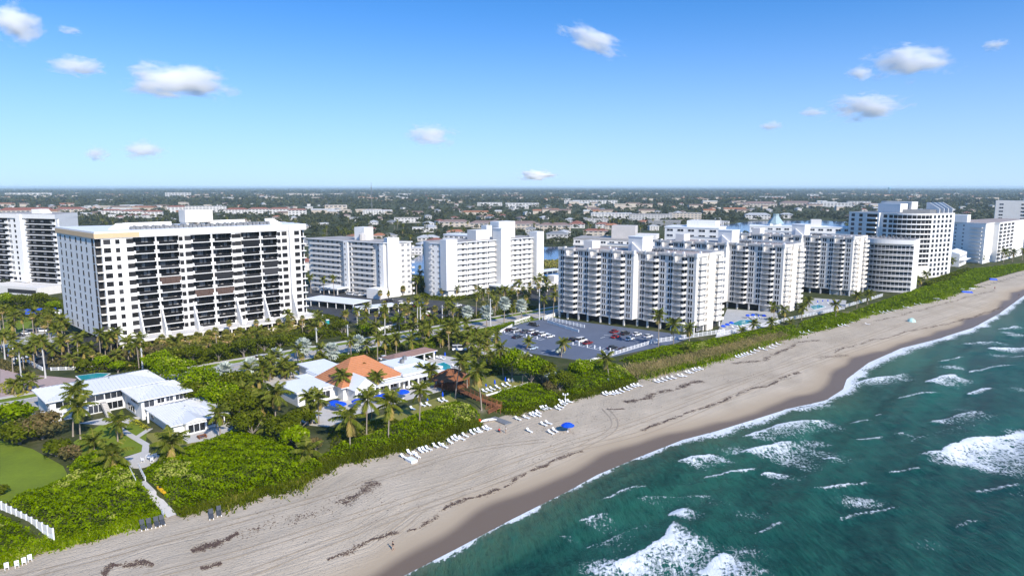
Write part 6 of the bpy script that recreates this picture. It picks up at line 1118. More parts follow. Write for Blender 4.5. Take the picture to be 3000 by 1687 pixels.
def car_meshes(kind):
    L, H, W = {'sedan': (4.6, 1.42, 1.8), 'suv': (4.7, 1.72, 1.9), 'van': (5.3, 2.05, 1.98), 'open': (4.4, 1.15, 1.8)}[kind]; z0, zb = .28, {'sedan': .85, 'suv': 1.0, 'van': 1.1, 'open': .9}[kind]; hw = W / 2
    prof = {'sedan': [(-.5, .55), (-.48, .95), (-.30, 1.), (.30, 1.), (.47, .85), (.5, .5)], 'suv': [(-.5, .5), (-.49, 1.), (.22, 1.), (.45, .92), (.5, .5)], 'van': [(-.5, .4), (-.5, 1.), (.30, 1.), (.46, .88), (.5, .5)], 'open': [(-.5, .55), (-.48, 1.), (-.25, 1.02), (.2, 1.), (.47, .8), (.5, .5)]}[kind]
    b = MB(); P = [(x * L, z0 + (zb - z0) * h) for x, h in prof]; P = [(-.485 * L, z0)] + P + [(.485 * L, z0)]; n = len(P)
    for s in (-1, 1): b.v += [(x, s * hw * (.93 if z > zb - .08 else 1.), z) for x, z in P]
    b.f = [tuple(range(n)), tuple(reversed(range(n, 2 * n)))] + [(i, n + i, n + (i + 1) % n, (i + 1) % n) for i in range(n)]; b.m = [0] * len(b.f)
    c = MB(); g = {'sedan': [(-.40, 0), (-.24, 1), (.06, 1), (.24, 0)], 'suv': [(-.485, 0), (-.44, 1), (.05, 1), (.22, 0)], 'van': [(-.49, 0), (-.47, 1), (.16, 1), (.32, 0)], 'open': [(.0, 0), (.02, .0), (.06, .75), (.16, 0)]}[kind]
    q = [(x * L, zb - .02 + (H - zb) * h) for x, h in g]; sd = (hw * .90, hw * .74)
    for s in (-1, 1): c.v += [(x, s * (sd[1] if h else sd[0]), z) for (x, z), (_, h) in zip(q, g)]
    c.f = [(0, 1, 2, 3), (7, 6, 5, 4), (0, 4, 5, 1), (2, 6, 7, 3), (0, 3, 7, 4)]; c.m = [0] * 5
    r = MB()
    if kind != 'open': r.box(q[1][0] - .12, q[2][0] + .1, -sd[1] - .03, sd[1] + .03, H - .05, H + .02); r.box((q[1][0] + q[2][0]) / 2 - .06, (q[1][0] + q[2][0]) / 2 + .06, -sd[0] + .03, sd[0] - .03, zb, H - .05)
    else: r.box(-.28 * L, -.2 * L, -.7, .7, zb - .1, zb + .12)
    wh = MB(); wh.tube([(0, -.12, 0), (0, .12, 0)], .34, 12); rim = MB(); rim.tube([(0, -.14, 0), (0, .14, 0)], .19, 8)
    lamp = MB().box(-.05, .05, -.22, .22, -.08, .08)
    return dict(L=L, hw=hw, body=b, cabin=c, roof=r, wheel=wh.mesh('tyre', [M['rubber']], False), rim=rim.mesh('rim', [M['silver'] if 'silver' in M else M['grey']]), lamp=lamp.mesh('headlight', [M['lamp']]), tail=lamp.mesh('taillight', [M['tail']]), zl=z0 + (zb - z0) * .7, cache={})
CM = {k: car_meshes(k) for k in ('sedan', 'suv', 'van', 'open')}
CARN = []
def car(label, u, v, col, kind='sedan', ang=45., group=None, z=.05):
    p = G(u, v, z); k = CM[kind]; t = thing('car', label, 'car', p, R(ang), group)
    if col not in k['cache']: k['cache'][col] = (k['body'].mesh('body', [paint(col)]), k['cabin'].mesh('windows', [M['carglass']]), k['roof'].mesh('roof', [paint(col)]))
    a, b, c = k['cache'][col]; link('body', a, t); link('windows', b, t); link('roof', c, t)
    for x in (-.31, .31):
        for s in (-1, 1): w_ = link('wheel', k['wheel'], t, (x * k['L'], s * (k['hw'] - .08), .34)); link('rim', k['rim'], w_)
    for s in (-1, 1): link('headlight', k['lamp'], t, (k['L'] * .5 - .02, s * k['hw'] * .7, k['zl'])); link('taillight', k['tail'], t, (-k['L'] * .495, s * k['hw'] * .7, k['zl'] + .05))
    return t
def c8(x, y): return 1400 + x * .2329, 880 + y * .2329
for lb, x, y, c, kd in [('black sedan first in the landward row of the blue-grey lot', 395, 385, 'black', 'sedan'), ('silver sport utility car in the landward row of the lot', 480, 392, 'silver', 'suv'), ('dark grey car in the landward row between silver and white cars', 600, 405, 'grey', 'sedan'), ('white sport utility car in the landward row beside a black car', 695, 412, 'white', 'suv'), ('black car squeezed between two white cars in the lot', 748, 432, 'black', 'sedan'), ('white sport utility car between the black car and the last white car', 822, 445, 'white', 'suv'), ('last white car of the landward row', 902, 465, 'white', 'sedan'), ('black sedan parked alone before the landward row', 495, 472, 'black', 'sedan'), ('black car by the ramp wall at the back of the lot', 705, 322, 'black', 'suv'),
    ('black car left of the large white utility car in the middle row', 1195, 505, 'black', 'sedan'), ('large white utility car in the middle row of the lot', 1300, 522, 'white', 'van'), ('dark red coupe beside the large white utility car', 1382, 548, 'maroon', 'sedan'), ('red sedan in the seaward group, behind the bright red car', 1718, 405, 'maroon', 'sedan'), ('bright red car in front of the red sedan', 1732, 470, 'red', 'sedan'), ('black utility car beside the red sedan', 1852, 430, 'black', 'suv'), ('white car in front of the black utility car', 1908, 497, 'white', 'sedan'), ('white car beside the garage columns', 1998, 440, 'white', 'sedan'), ('white car standing alone near the tower corner', 2140, 465, 'white', 'sedan'), ('black car at the seaward wall of the lot', 1690, 610, 'black', 'sedan'), ('black open-topped car at the seaward wall of the lot', 1835, 622, 'black', 'open'), ('pale blue car behind the rounded sea grape tree', 685, 615, 'pale blue', 'sedan')]:
    car(lb, *c8(x, y), c, kd, 45 if x != 705 else -40)
car('white utility car driving on the coast road', 769, 1052, 'white', 'suv', 42); car('black car parked in the clubhouse drive', 1356, 1011, 'black', 'sedan', 20); car('white van in the clubhouse drive beside the palms', 1346, 1026, 'white', 'van', 5); car('white car by the brown pavilion end', 1128, 1052, 'white', 'sedan', 40); car('pale car under the nearest sister tower beside the road', 1648, 922, 'silver', 'sedan', 42)
G1 = 'cars in the asphalt lot between the gallery blocks'
for i, (u, v, c, k) in enumerate([(1027, 864, 'white', 'suv'), (1045, 866, 'white', 'sedan'), (1062, 866, 'white', 'suv'), (947, 852, 'white', 'suv'), (925, 850, 'silver', 'sedan'), (1178, 890, 'white', 'suv'), (1196, 891, 'white', 'sedan'), (1143, 883, 'black', 'suv'), (1173, 934, 'white', 'sedan'), (1210, 899, 'red', 'sedan'), (1235, 890, 'blue', 'suv'), (1264, 908, 'black', 'suv'), (1340, 897, 'white', 'sedan'), (1334, 907, 'white', 'suv'), (1369, 872, 'grey', 'sedan'), (1385, 870, 'grey', 'suv'), (1155, 905, 'black', 'sedan'), (1120, 925, 'black', 'sedan'), (1290, 915, 'black', 'sedan'), (1310, 905, 'grey', 'sedan')]):
    car(f'{c} {"utility car" if k == "suv" else "sedan"} on the asphalt lot near the gallery blocks', u, v, c, k, -34 if i < 5 else 42, G1)
for lb, u, v, c, k in [('white car on the upper deck beside the red cars', 1530, 846, 'white', 'sedan'), ('white car left of the deck lamp', 1543, 845, 'white', 'sedan'), ('left one of two red cars on the parking deck', 1556, 844, 'red', 'sedan'), ('right one of two red cars on the parking deck', 1567, 843, 'red', 'sedan')]: car(lb, u, v, c, k, -48, z=.05)
G2 = 'cars beside the banded tower at the left'
for u, v, c, k in [(77, 979, 'white', 'sedan'), (94, 975, 'black', 'suv'), (123, 972, 'white', 'suv'), (55, 985, 'black', 'sedan'), (44, 1042, 'blue', 'sedan'), (58, 1052, 'white', 'sedan'), (80, 1061, 'white', 'suv'), (95, 1030, 'white', 'sedan'), (130, 1022, 'brown', 'suv'), (100, 1052, 'grey', 'sedan')]: car(f'{c} {"utility car" if k == "suv" else "sedan"} parked by the drive left of the banded tower', u, v, c, k, 10 if v < 1000 else 40, G2)
tr = thing('box_truck', 'blue canopy truck with a white box behind the palms at the left edge', 'truck', G(128, 925), R(12)); MB().box(-7, 5, -1.6, 1.6, .9, 3.4).build('cargo_box', [M['blue']], tr); MB().box(5.1, 7.4, -1.3, 1.3, .6, 2.6).build('cab', [M['trim']], tr)
for x in (-5, 0, 6): [MB().tube([(x, s * 1.5 - .15, .5), (x, s * 1.5 + .15, .5)], .5, 10).build('wheel', [M['rubber']], tr) for s in (-1, 1)]
tb = thing('portable_toilet', 'teal portable booth beside the tower terrace end', 'booth', G(959, 952), R(40)); MB().box(-.65, .65, -.65, .65, 0, 2.2).build('body', [mat('teal_plastic', (.02, .30, .32), .5)], tb); MB().prism([(-.7, -.7), (.7, -.7), (.5, .5), (-.5, .5)], 2.2, 2.5).build('roof', [M['trim']], tb); MB().box(-.45, .45, -.68, -.65, .1, 2.0).build('door', [bpy.data.materials['teal_plastic']], tb)
sg = thing('notice_board', 'white board with red lettering band beside the asphalt lot', 'sign', G(1245, 932), R(30)); MB().box(-2.6, 2.6, -.15, .15, .8, 3.4).build('panel', [M['trim']], sg); MB().box(-1.0, 2.5, -.2, -.16, .9, 1.6).build('red_band', [paint('red')], sg); [MB().box(x - .1, x + .1, -.1, .1, 0, .8).build('leg', [M['trim']], sg) for x in (-2, 2)]
# poles
def pole(label, u, v, h, arm=True):
    t = thing('utility_pole', label, 'pole', G(u, v), R(42)); MB().tube([(0, 0, -.3), (0, 0, h)], [.30, .19], 8).build('shaft', [M['pole']], t)
    if arm: MB().box(-.08, .08, -1.3, 1.3, h - .9, h - .7).build('crossarm', [M['concrete']], t); [MB().tube([(0, y, h - .7), (0, y, h - .35)], .07, 6).build('insulator', [M['grey']], t) for y in (-1.2, 0, 1.2)]
    return t
for a in [('concrete pole on the road edge left of the clubhouse', 930, 1053, 11.5), ('concrete pole on the road edge behind the orange roof', 1021, 1038, 11.), ('thick white concrete pole opposite the parking lot', 1437, 962, 13.), ('concrete pole near the asphalt lot entrance', 1296, 938, 7.), ('concrete pole beside the nearest sister tower', 1580, 937, 14.5), ('concrete pole rising behind the villa roof', 419, 1089, 8.), ('tall concrete pole behind the pavilion palms', 1233, 992, 13.)]: pole(*a)
WIRE = mat('wire', (.05, .05, .05), .6); b = MB(); pw = [(G(419, 1089), 7.4), (G(930, 1053), 10.8), (G(1021, 1038), 10.3), (G(1233, 992), 12.2), (G(1437, 962), 12.2), (G(1580, 937), 13.8)]
for o in (-1.2, 0, 1.2):
    for (p, hp), (q, hq) in zip(pw, pw[1:]): b.tube([p.lerp(q, f) + Vector((-.67 * o, .74 * o, hp + (hq - hp) * f - 3.2 * f * (1 - f))) for f in (0, .2, .4, .6, .8, 1)], .018, 3, cap=False)
tag(b.build('power_line', [WIRE]), 'thin power wires strung between the roadside concrete poles', 'wire')
for i, (x, y, h) in enumerate([(455, 415, 1.0), (655, 465, 1.0), (745, 485, 1.), (1195, 560, 1.), (1272, 570, 1.1), (1375, 592, .9), (1468, 605, 1.2), (1535, 618, 1.), (1665, 632, .9), (1706, 660, 1.1), (1585, 705, 2.0), (335, 405, .8), (610, 455, .9)]):
    t = thing('bollard', 'short white bollard heading a parking space in the blue-grey lot' if h < 2 else 'tall white post at the seaward end of the middle row', 'bollard', G(*c8(x, y)), 0, 'parking lot bollards'); MB().tube([(0, 0, 0), (0, 0, h)], .22, 8).build('shaft', [M['trim']], t); MB().tube([(0, 0, h), (0, 0, h + .12)], [.3, .3], 8).build('cap', [M['trim']], t)
def stripe(a, b_, w_=.18): p, q = G(*c8(*a)), G(*c8(*b_)); strip('parking_line', [tuple(p)[:2], tuple(q)[:2]], w_, M['line'], .058, px=False, z0=.03)
for a, b_ in [((340, 420), (800, 500)), ((1100, 535), (1700, 660)), ((1540, 475), (1600, 458)), ((800, 660), (1000, 620)), ((1585, 435), (1660, 440))]: stripe(a, b_, .25)
for i in range(9): f = i / 8; x, y = 350 + 440 * f, 418 + 80 * f; stripe((x, y), (x + 62, y - 22))
for i in range(12): f = i / 11; x, y = 1110 + 580 * f, 535 + 124 * f; stripe((x, y), (x + 62, y - 24)); 
# ---- beach furniture
def lounger_meshes(m):
    seat = MB(); seat.box(-.3, 1.25, -.32, .32, .32, .40); 
    for i in range(5): seat.box(-.25 + i * .3, -.02 + i * .3, -.30, .30, .40, .43, 1)
    bk = MB(); bk.v = [(-.3, -.32, .36), (-.3, .32, .36), (-.95, .32, .85), (-.95, -.32, .85), (-.3, -.32, .44), (-.3, .32, .44), (-.92, .32, .93), (-.92, -.32, .93)]; bk.f = [(3, 2, 1, 0), (4, 5, 6, 7), (0, 1, 5, 4), (1, 2, 6, 5), (2, 3, 7, 6), (3, 0, 4, 7)]; bk.m = [0] * 6
    lg = MB().box(-.05, .05, -.05, .05, 0, .33); return seat.mesh('seat', [M[m], M['plastic'] if m == 'plastic' else M['sling']]), bk.mesh('backrest', [M['plastic'] if m == 'plastic' else M['sling']]), lg.mesh('leg', [M['plastic']])
LG = {m: lounger_meshes(m) for m in ('plastic', 'sling')}
def lounger(label, u, v, m='plastic', ang=None, group=None, legs=True, s=.98, name='sun_lounger', sea=True, cat='sun lounger'):
    p = GT(u, v) if sea else G(u, v, .06); rg_ = random.Random(int(u * 7 + v)); t = thing(name, label, cat, p, R((-48 if ang is None else ang) + rg_.uniform(-9, 9)), group); t.scale = (s, s, s); a, b, l = LG[m]; link('seat', a, t); link('backrest', b, t)
    if legs: [link('leg', l, t, (x, y, 0)) for x in (-.2, 1.1) for y in (-.26, .26)]
    return t
def seq(pts, k, x0, y0): return [(x0 + x * k, y0 + y * k) for x, y in pts]
rows = [('white sun lounger in the row left of the boardwalk', seq([(480, 1310), (540, 1265), (600, 1285), (625, 1300), (660, 1245), (700, 1235), (742, 1222), (815, 1195), (880, 1185), (912, 1197), (970, 1150), (1012, 1122), (1040, 1105), (1092, 1115), (1130, 1082), (1205, 1052), (1252, 1038), (1285, 1030), (1345, 1012), (1375, 1000)], .276, 1050, 980)),
        ('white sun lounger in the row right of the boardwalk mat', seq([(1690, 905), (1780, 890), (1842, 866), (1872, 856), (1902, 866), (1908, 836), (1950, 796), (1975, 790), (2010, 785)], .276, 1050, 980)), ('white sun lounger in the stack below the twin-globe lamp', seq([(120, 722), (150, 704), (172, 676), (192, 660), (222, 645), (247, 648)], .276, 1600, 1000)), ('white sun lounger in the row below the lot corner hedge', seq([(620, 572), (650, 562), (700, 568), (730, 558), (762, 552), (800, 535), (850, 520), (880, 505), (920, 486), (950, 476), (990, 476)], .276, 1600, 1000)),
        ('white sun lounger in the row before the dry grass', seq([(1170, 436), (1210, 430), (1250, 416), (1300, 402), (1350, 395), (1420, 376), (1460, 374), (1500, 340), (1530, 335), (1570, 316), (1600, 306), (1640, 300)], .276, 1600, 1000)), ('white sun lounger in the row below the nearest tower', seq([(2030, 175), (2060, 166), (2090, 156), (2120, 146), (2150, 140), (2190, 125), (2230, 106), (2280, 86), (2320, 94), (2390, 76), (2420, 56), (2460, 36)], .276, 1600, 1000)), ('white sun lounger scattered on the far sand before the towers', seq([(175, 824), (215, 824), (265, 810), (320, 785), (455, 770), (580, 750), (620, 740), (650, 745), (700, 706), (870, 730), (950, 610), (1020, 605), (1060, 605), (1100, 595), (1150, 585), (1270, 550), (1320, 555), (1390, 520), (1445, 514)], .276, 2300, 750))]
for lb, pts in rows:
    for u, v in pts: lounger(lb, u, v, group=lb.replace('white sun lounger', 'white loungers'), legs=v > 1180)
for i in range(15): f = i / 14; u, v = 2300 + (2060 + 470 * f) * .276, 750 + (333 - 135 * f) * .276; lounger('dark sun lounger in the far row at the right', u, v + (i % 2) * 2, 'sling', group='dark loungers on the far beach', legs=False)
for lb, u, v in [('white lounger standing alone on the open sand', 1550, 1265), ('left one of a pair of white loungers on the open sand, farther from the water', 1592, 1246), ('right one of a pair of white loungers on the open sand, farther from the water', 1606, 1242), ('left one of a pair of white loungers beside the blue beach umbrella', 1613, 1270), ('right one of a pair of white loungers beside the blue beach umbrella', 1625, 1264), ('white lounger by itself near the end of the lounger rows', 1643, 1179)]: lounger(lb, u, v)
for i, (u, v) in enumerate([(418, 1545), (437, 1541), (459, 1536), (475, 1531)]): lounger(f'grey sling lounger on the sand, {["first", "second", "third", "fourth"][i]} from the left by the white sign', u, v, 'sling', ang=-62, s=1.25)
for i, (u, v) in enumerate([(619, 1513), (642, 1504)]): lounger(['left', 'right'][i] + ' grey sling lounger of the pair right of the sand path', u, v, 'sling', ang=-58, s=1.25)
for lb, x, y in [('white lounger left of the first closed umbrella on the clubhouse lawn', 680, 758), ('white lounger beside the first closed umbrella on the clubhouse lawn', 737, 752), ('white lounger half hidden behind the lawn palm', 572, 795), ('white lounger left of the second closed umbrella on the lawn', 867, 712), ('white lounger right of the second closed umbrella on the lawn', 917, 707), ('white lounger nearest the boardwalk on the upper lawn', 1335, 610), ('white lounger second on the upper lawn', 1388, 602), ('white lounger third on the upper lawn', 1420, 585), ('white lounger fourth on the upper lawn', 1478, 570), ('white lounger fifth on the upper lawn', 1542, 550), ('white lounger last on the upper lawn', 1590, 540)]: lounger(lb, 1050 + x * .276, 980 + y * .276, sea=False)
def chair_meshes():
    b = MB().box(-.28, .28, -.28, .28, .38, .44).box(-.28, -.22, -.28, .28, .44, .95); l = MB().box(-.03, .03, -.03, .03, 0, .38); a = MB().box(-.25, .25, -.03, .03, .58, .63); return b.mesh('seat', [M['plastic']]), l.mesh('leg', [M['plastic']]), a.mesh('armrest', [M['plastic']])
CH = chair_meshes()
def chair(label, u, v, ang, group=None, sea=True, s=1.2):
    t = thing('chair', label, 'chair', GT(u, v) if sea else G(u, v, .09), R(ang), group); t.scale = (s, s, s); link('seat', CH[0], t); [link('leg', CH[1], t, (x, y, 0)) for x in (-.22, .22) for y in (-.22, .22)]; [link('armrest', CH[2], t, (0, y, 0)) for y in (-.25, .25)]
for i, (u, v) in enumerate([(20, 1667), (50, 1661), (71, 1652), (88, 1643)]): chair(['leftmost white beach chair in the lower left corner', 'second white beach chair in the lower left corner', 'third white beach chair in the lower left corner', 'rightmost white beach chair in the lower left corner'][i], u, v, -50, s=1.15)
for i, (u, v, a) in enumerate([(418, 1352, 30), (432, 1342, 200), (445, 1352, -60), (455, 1340, 120), (472, 1346, 240)]): chair('white patio chair round the patio table above the beach steps', u, v, a, 'patio chairs above the beach steps', False)
for i, (x, y) in enumerate([(1600, 505), (1637, 505)]): chair(['left', 'right'][i] + ' white chair under the rounded tree on the upper lawn', 1050 + x * .276, 980 + y * .276, -50, sea=False)
pt = thing('patio_table', 'round white table on the patio above the beach steps', 'table', G(442, 1346, .09)); MB().tube([(0, 0, .7), (0, 0, .76)], .75, 14).build('table_top', [M['plastic']], pt); MB().tube([(0, 0, 0), (0, 0, .7)], .08, 6).build('stem', [M['plastic']], pt)
pk = thing('picnic_table', 'dark picnic table on the terrace before the right villa gable', 'table', G(592, 1282, .08), R(45)); MB().box(-1., 1., -.4, .4, .7, .78).build('table_top', [M['wood']], pk); [MB().box(-1., 1., y - .15, y + .15, .42, .48).build('bench', [M['wood']], pk) for y in (-.8, .8)]; [MB().box(x - .05, x + .05, -.8, .8, 0, .7).build('leg', [M['wood']], pk) for x in (-.8, .8)]
# umbrellas
def umbrella(label, u, v, opened=True, sea=False, r=1.5, h=2.4, z=.07):
    t = thing('umbrella', label, 'umbrella', GT(u, v) if sea else G(u, v, z)); MB().tube([(0, 0, -.2), (0, 0, h)], .035, 6).build('pole', [M['trim']], t); b = MB()
    if opened:
        n = 8; rim = [(r * math.cos(2 * math.pi * i / n), r * math.sin(2 * math.pi * i / n), h - .62) for i in range(n)]; mid = [(x * .55, y * .55, h - .16) for x, y, z_ in rim]
        for i in range(n): j = (i + 1) % n; b.face([rim[i], rim[j], mid[j], mid[i]]); b.face([mid[i], mid[j], (0, 0, h)]); b.face([rim[i], rim[j], (rim[j][0], rim[j][1], h - .8), (rim[i][0], rim[i][1], h - .8)])
    else: b.tube([(0, 0, h * .42), (0, 0, h * .5), (0, 0, h * .8), (0, 0, h)], [.22, .26, .2, .05], 8)
    b.build('canopy', [M['blue']], t); MB().tube([(0, 0, 0), (0, 0, .12)], .3, 8).build('base', [M['plastic']], t)
umbrella('open bright blue beach umbrella alone on the sand', 1663, 1264, True, True, 1.75, 2.4)
for lb, u, v in [('open blue umbrella at the left end of the clubhouse terrace', 980, 1200), ('open blue umbrella overlapping the left terrace umbrella', 996, 1204), ('open blue umbrella before the right clubhouse windows', 1113, 1182), ('open blue umbrella behind the tall slope palms', 1124, 1180), ('open blue umbrella at the terrace edge near the hut', 1181, 1167), ('open blue umbrella half hidden by the slope palm crown', 1050, 1195)]: umbrella(lb, u, v, True, False, 1.9, 2.6)
for lb, x, y in [('closed blue umbrella by the left lawn loungers', 735, 735), ('closed blue umbrella by the right lawn loungers', 895, 690), ('closed blue umbrella nearest the boardwalk on the upper lawn', 1355, 580), ('middle closed blue umbrella on the upper lawn', 1447, 556), ('last closed blue umbrella on the upper lawn', 1560, 528), ('closed blue umbrella under the brown pavilion', 810, 232), ('closed blue umbrella on the pool deck', 920, 255)]: umbrella(lb, 1050 + x * .276, 980 + y * .276, False)
for u, v in [(2118, 962), (2130, 957), (2142, 952), (2190, 930), (2205, 929), (2222, 930), (2238, 931), (2395, 888), (2410, 886), (2425, 885), (2440, 887), (2455, 888)]: umbrella('small blue umbrella on the decks between the sister towers', u, v + 2, (u % 3) == 0, False, 1.1, 1.9); bpy.data.objects[-1]
for o in COL.objects:
    if o.get('label') == 'small blue umbrella on the decks between the sister towers': o['group'] = 'pool deck umbrellas'
rp = [(1245, 1052), (1262, 1050), (1283, 1050), (1295, 1053), (1330, 1075), (1345, 1078), (1360, 1078), (1375, 1080)]
for u, v in rp: lounger('white lounger on the deck of the clubhouse pool', u, v, group='clubhouse pool loungers', sea=False, legs=False)
for u, v in [(2150, 962), (2165, 960), (2180, 957), (2200, 932), (2215, 933), (2230, 934), (2385, 893), (2430, 892), (2445, 893)]: lounger('white lounger on the pool decks between the sister towers', u, v, group='tower pool loungers', sea=False, legs=False)
# boats, signs, lamp, tent, covers
kb = thing('rowboat', 'white lifeguard rowboat turned on its side at the foot of the hedge', 'boat', GT(1432, 1234), R(25)); b = MB(); sec = [(-2.4, .05, .25), (-1.4, .6, .5), (0, .75, .55), (1.4, .6, .5), (2.4, .05, .3)]; 
for (x0, w0, h0), (x1, w1, h1) in zip(sec, sec[1:]): b.face([(x0, -w0, h0), (x1, -w1, h1), (x1, 0, 0), (x0, 0, 0)]); b.face([(x0, w0, h0), (x0, 0, 0), (x1, 0, 0), (x1, w1, h1)])
b.build('hull', [M['trim']], kb); MB().box(-.15, .15, -.6, .6, .38, .44).build('thwart', [M['trim']], kb); MB().tube([(-2.6, 0, .5), (-2.6, 0, 1.0)], .35, 8).build('ring_buoy', [mat('orange_plastic', (.7, .10, .01), .5)], kb)
for i, (u, v) in enumerate([(470, 1440), (478, 1450)]): t = thing('kayak', ['left', 'right'][i] + ' one of two yellow kayaks leaning on the hedge by the sand path', 'kayak', GT(u, v) + Vector((0, 0, .5)), R(-40)); MB().tube([(-1.5, 0, .3), (-.8, 0, .1), (.8, 0, .1), (1.5, 0, .3)], [.05, .33, .33, .05], 8).build('hull', [mat('yellow_plastic', (.75, .42, .01), .45) if i == 0 else bpy.data.materials['yellow_plastic']], t); MB().tube([(-.3, 0, .4), (.3, 0, .4)], .2, 8).build('cockpit', [M['dark']], t)
bs = thing('notice_sign', 'white notice sign on a post where the sand path meets the beach', 'sign', GT(479, 1522), R(-40)); MB().box(-.05, .05, -.05, .05, 0, 1.4).build('post', [M['trim']], bs); MB().box(-.45, .45, -.08, -.05, 1.1, 2.0).build('panel', [M['trim']], bs)
ld = thing('lamp_post', 'white twin-globe lamp post at the foot of the hedge', 'lamp', GT(1656, 1178)); MB().tube([(0, 0, 0), (0, 0, 2.6)], [.12, .08], 6).build('shaft', [M['trim']], ld); MB().box(-.7, .7, -.05, .05, 2.2, 2.3).build('arm', [M['trim']], ld); [MB().tube([(x, 0, 2.2), (x, 0, 2.35), (x, 0, 2.65), (x, 0, 2.8)], [.1, .25, .25, .08], 8).build('globe', [M['trim']], ld) for x in (-.65, .65)]
for lb, u, v in [('pale sign on the dune below the windswept palm', 1782, 1122), ('pale sign on the dune right of the windswept palm', 1815, 1112)]: t = thing('notice_sign', lb, 'sign', GT(u, v), R(-45)); MB().box(-.05, .05, -.05, .05, 0, 1.1).build('post', [M['grey']], t); MB().box(-.3, .3, -.08, -.05, .9, 1.6).build('panel', [M['trim']], t)
yw = thing('road_sign', 'yellow diamond road sign behind the villa ridge', 'sign', G(383, 1092), R(-20)); MB().box(-.05, .05, -.05, .05, 0, 2.).build('post', [M['grey']], yw); MB().prism([(-.55, 0), (0, -.55), (.55, 0), (0, .55)], 0, .06).build('panel', [M['yellow']], yw, (0, -.06, 2.5)); yw.children[-1].rotation_euler = (R(90), 0, 0) if yw.children else (0, 0, 0)
tn = thing('beach_tent', 'pale mint dome tent on the far sand', 'tent', GT(2670, 942), R(-40)); b = MB(); n = 10
for i in range(n):
    a0, a1 = 2 * math.pi * i / n, 2 * math.pi * (i + 1) / n
    for (r0, z0), (r1, z1) in (((1.9, 0), (1.5, 1.0)), ((1.5, 1.0), (.7, 1.6)), ((.7, 1.6), (0, 1.75))): b.face([(r0 * math.cos(a0), r0 * math.sin(a0), z0), (r0 * math.cos(a1), r0 * math.sin(a1), z0), (r1 * math.cos(a1), r1 * math.sin(a1), z1), (r1 * math.cos(a0), r1 * math.sin(a0), z1)])
b.build('canopy', [mat('mint_fabric', (.45, .68, .62), .7)], tn); MB().face([(1.2, -.5, .05), (1.75, -.5, .05), (1.45, 0, 1.05), (1.2, 0, 1.05)]).build('door_flap', [M['trim']], tn)
for lb, u, v, c, sz in [('blue tarpaulin over furniture on the far sand beside white boats', 2832, 857, 'blue', (3.2, 1.2, .9)), ('blue tarpaulin over furniture by the far dark loungers', 2909, 820, 'blue', (2.4, 1.2, 1.1)), ('dark blue heap of folded loungers on the far sand', 2743, 878, 'sling', (2.2, 1.4, .8))]:
    t = thing('covered_stack', lb, 'tarpaulin', GT(u, v), R(-10)); b = MB(); X, Y, Z = sz; b.v = [(-X, -Y, 0), (X, -Y, 0), (X, Y, 0), (-X, Y, 0), (-X * .85, -Y * .7, Z), (X * .8, -Y * .75, Z * .85), (X * .85, Y * .7, Z * .9), (-X * .8, Y * .75, Z)]; b.f = [(4, 5, 6, 7), (0, 1, 5, 4), (1, 2, 6, 5), (2, 3, 7, 6), (3, 0, 4, 7)]; b.m = [0] * 5; b.build('cover', [M[c]], t); MB().box(-X * .7, X * .7, -.06, .06, Z * .9, Z + .06).build('strap', [M['trim']], t)
for i, (u, v) in enumerate([(2815, 848), (2846, 846)]): t = thing('sailboat', ['left', 'right'][i] + ' small white catamaran pulled up on the far sand', 'boat', GT(u, v), R(-30)); [MB().tube([(-2.2, y, .3), (-1, y, .2), (1, y, .2), (2.2, y, .4)], [.05, .28, .28, .05], 6).build('hull', [M['trim']], t) for y in (-.9, .9)]; MB().box(-.9, .9, -.9, .9, .45, .55).build('trampoline', [M['trim']], t)
wt_ = thing('beach_table', 'low white storage box at the left end of the lounger row', 'box', GT(1205, 1352), R(-48)); MB().box(-1.3, 1.3, -.8, .8, .05, .6).build('box', [M['plastic']], wt_); MB().box(-1.36, 1.36, -.86, .86, .6, .7).build('lid', [M['plastic']], wt_)
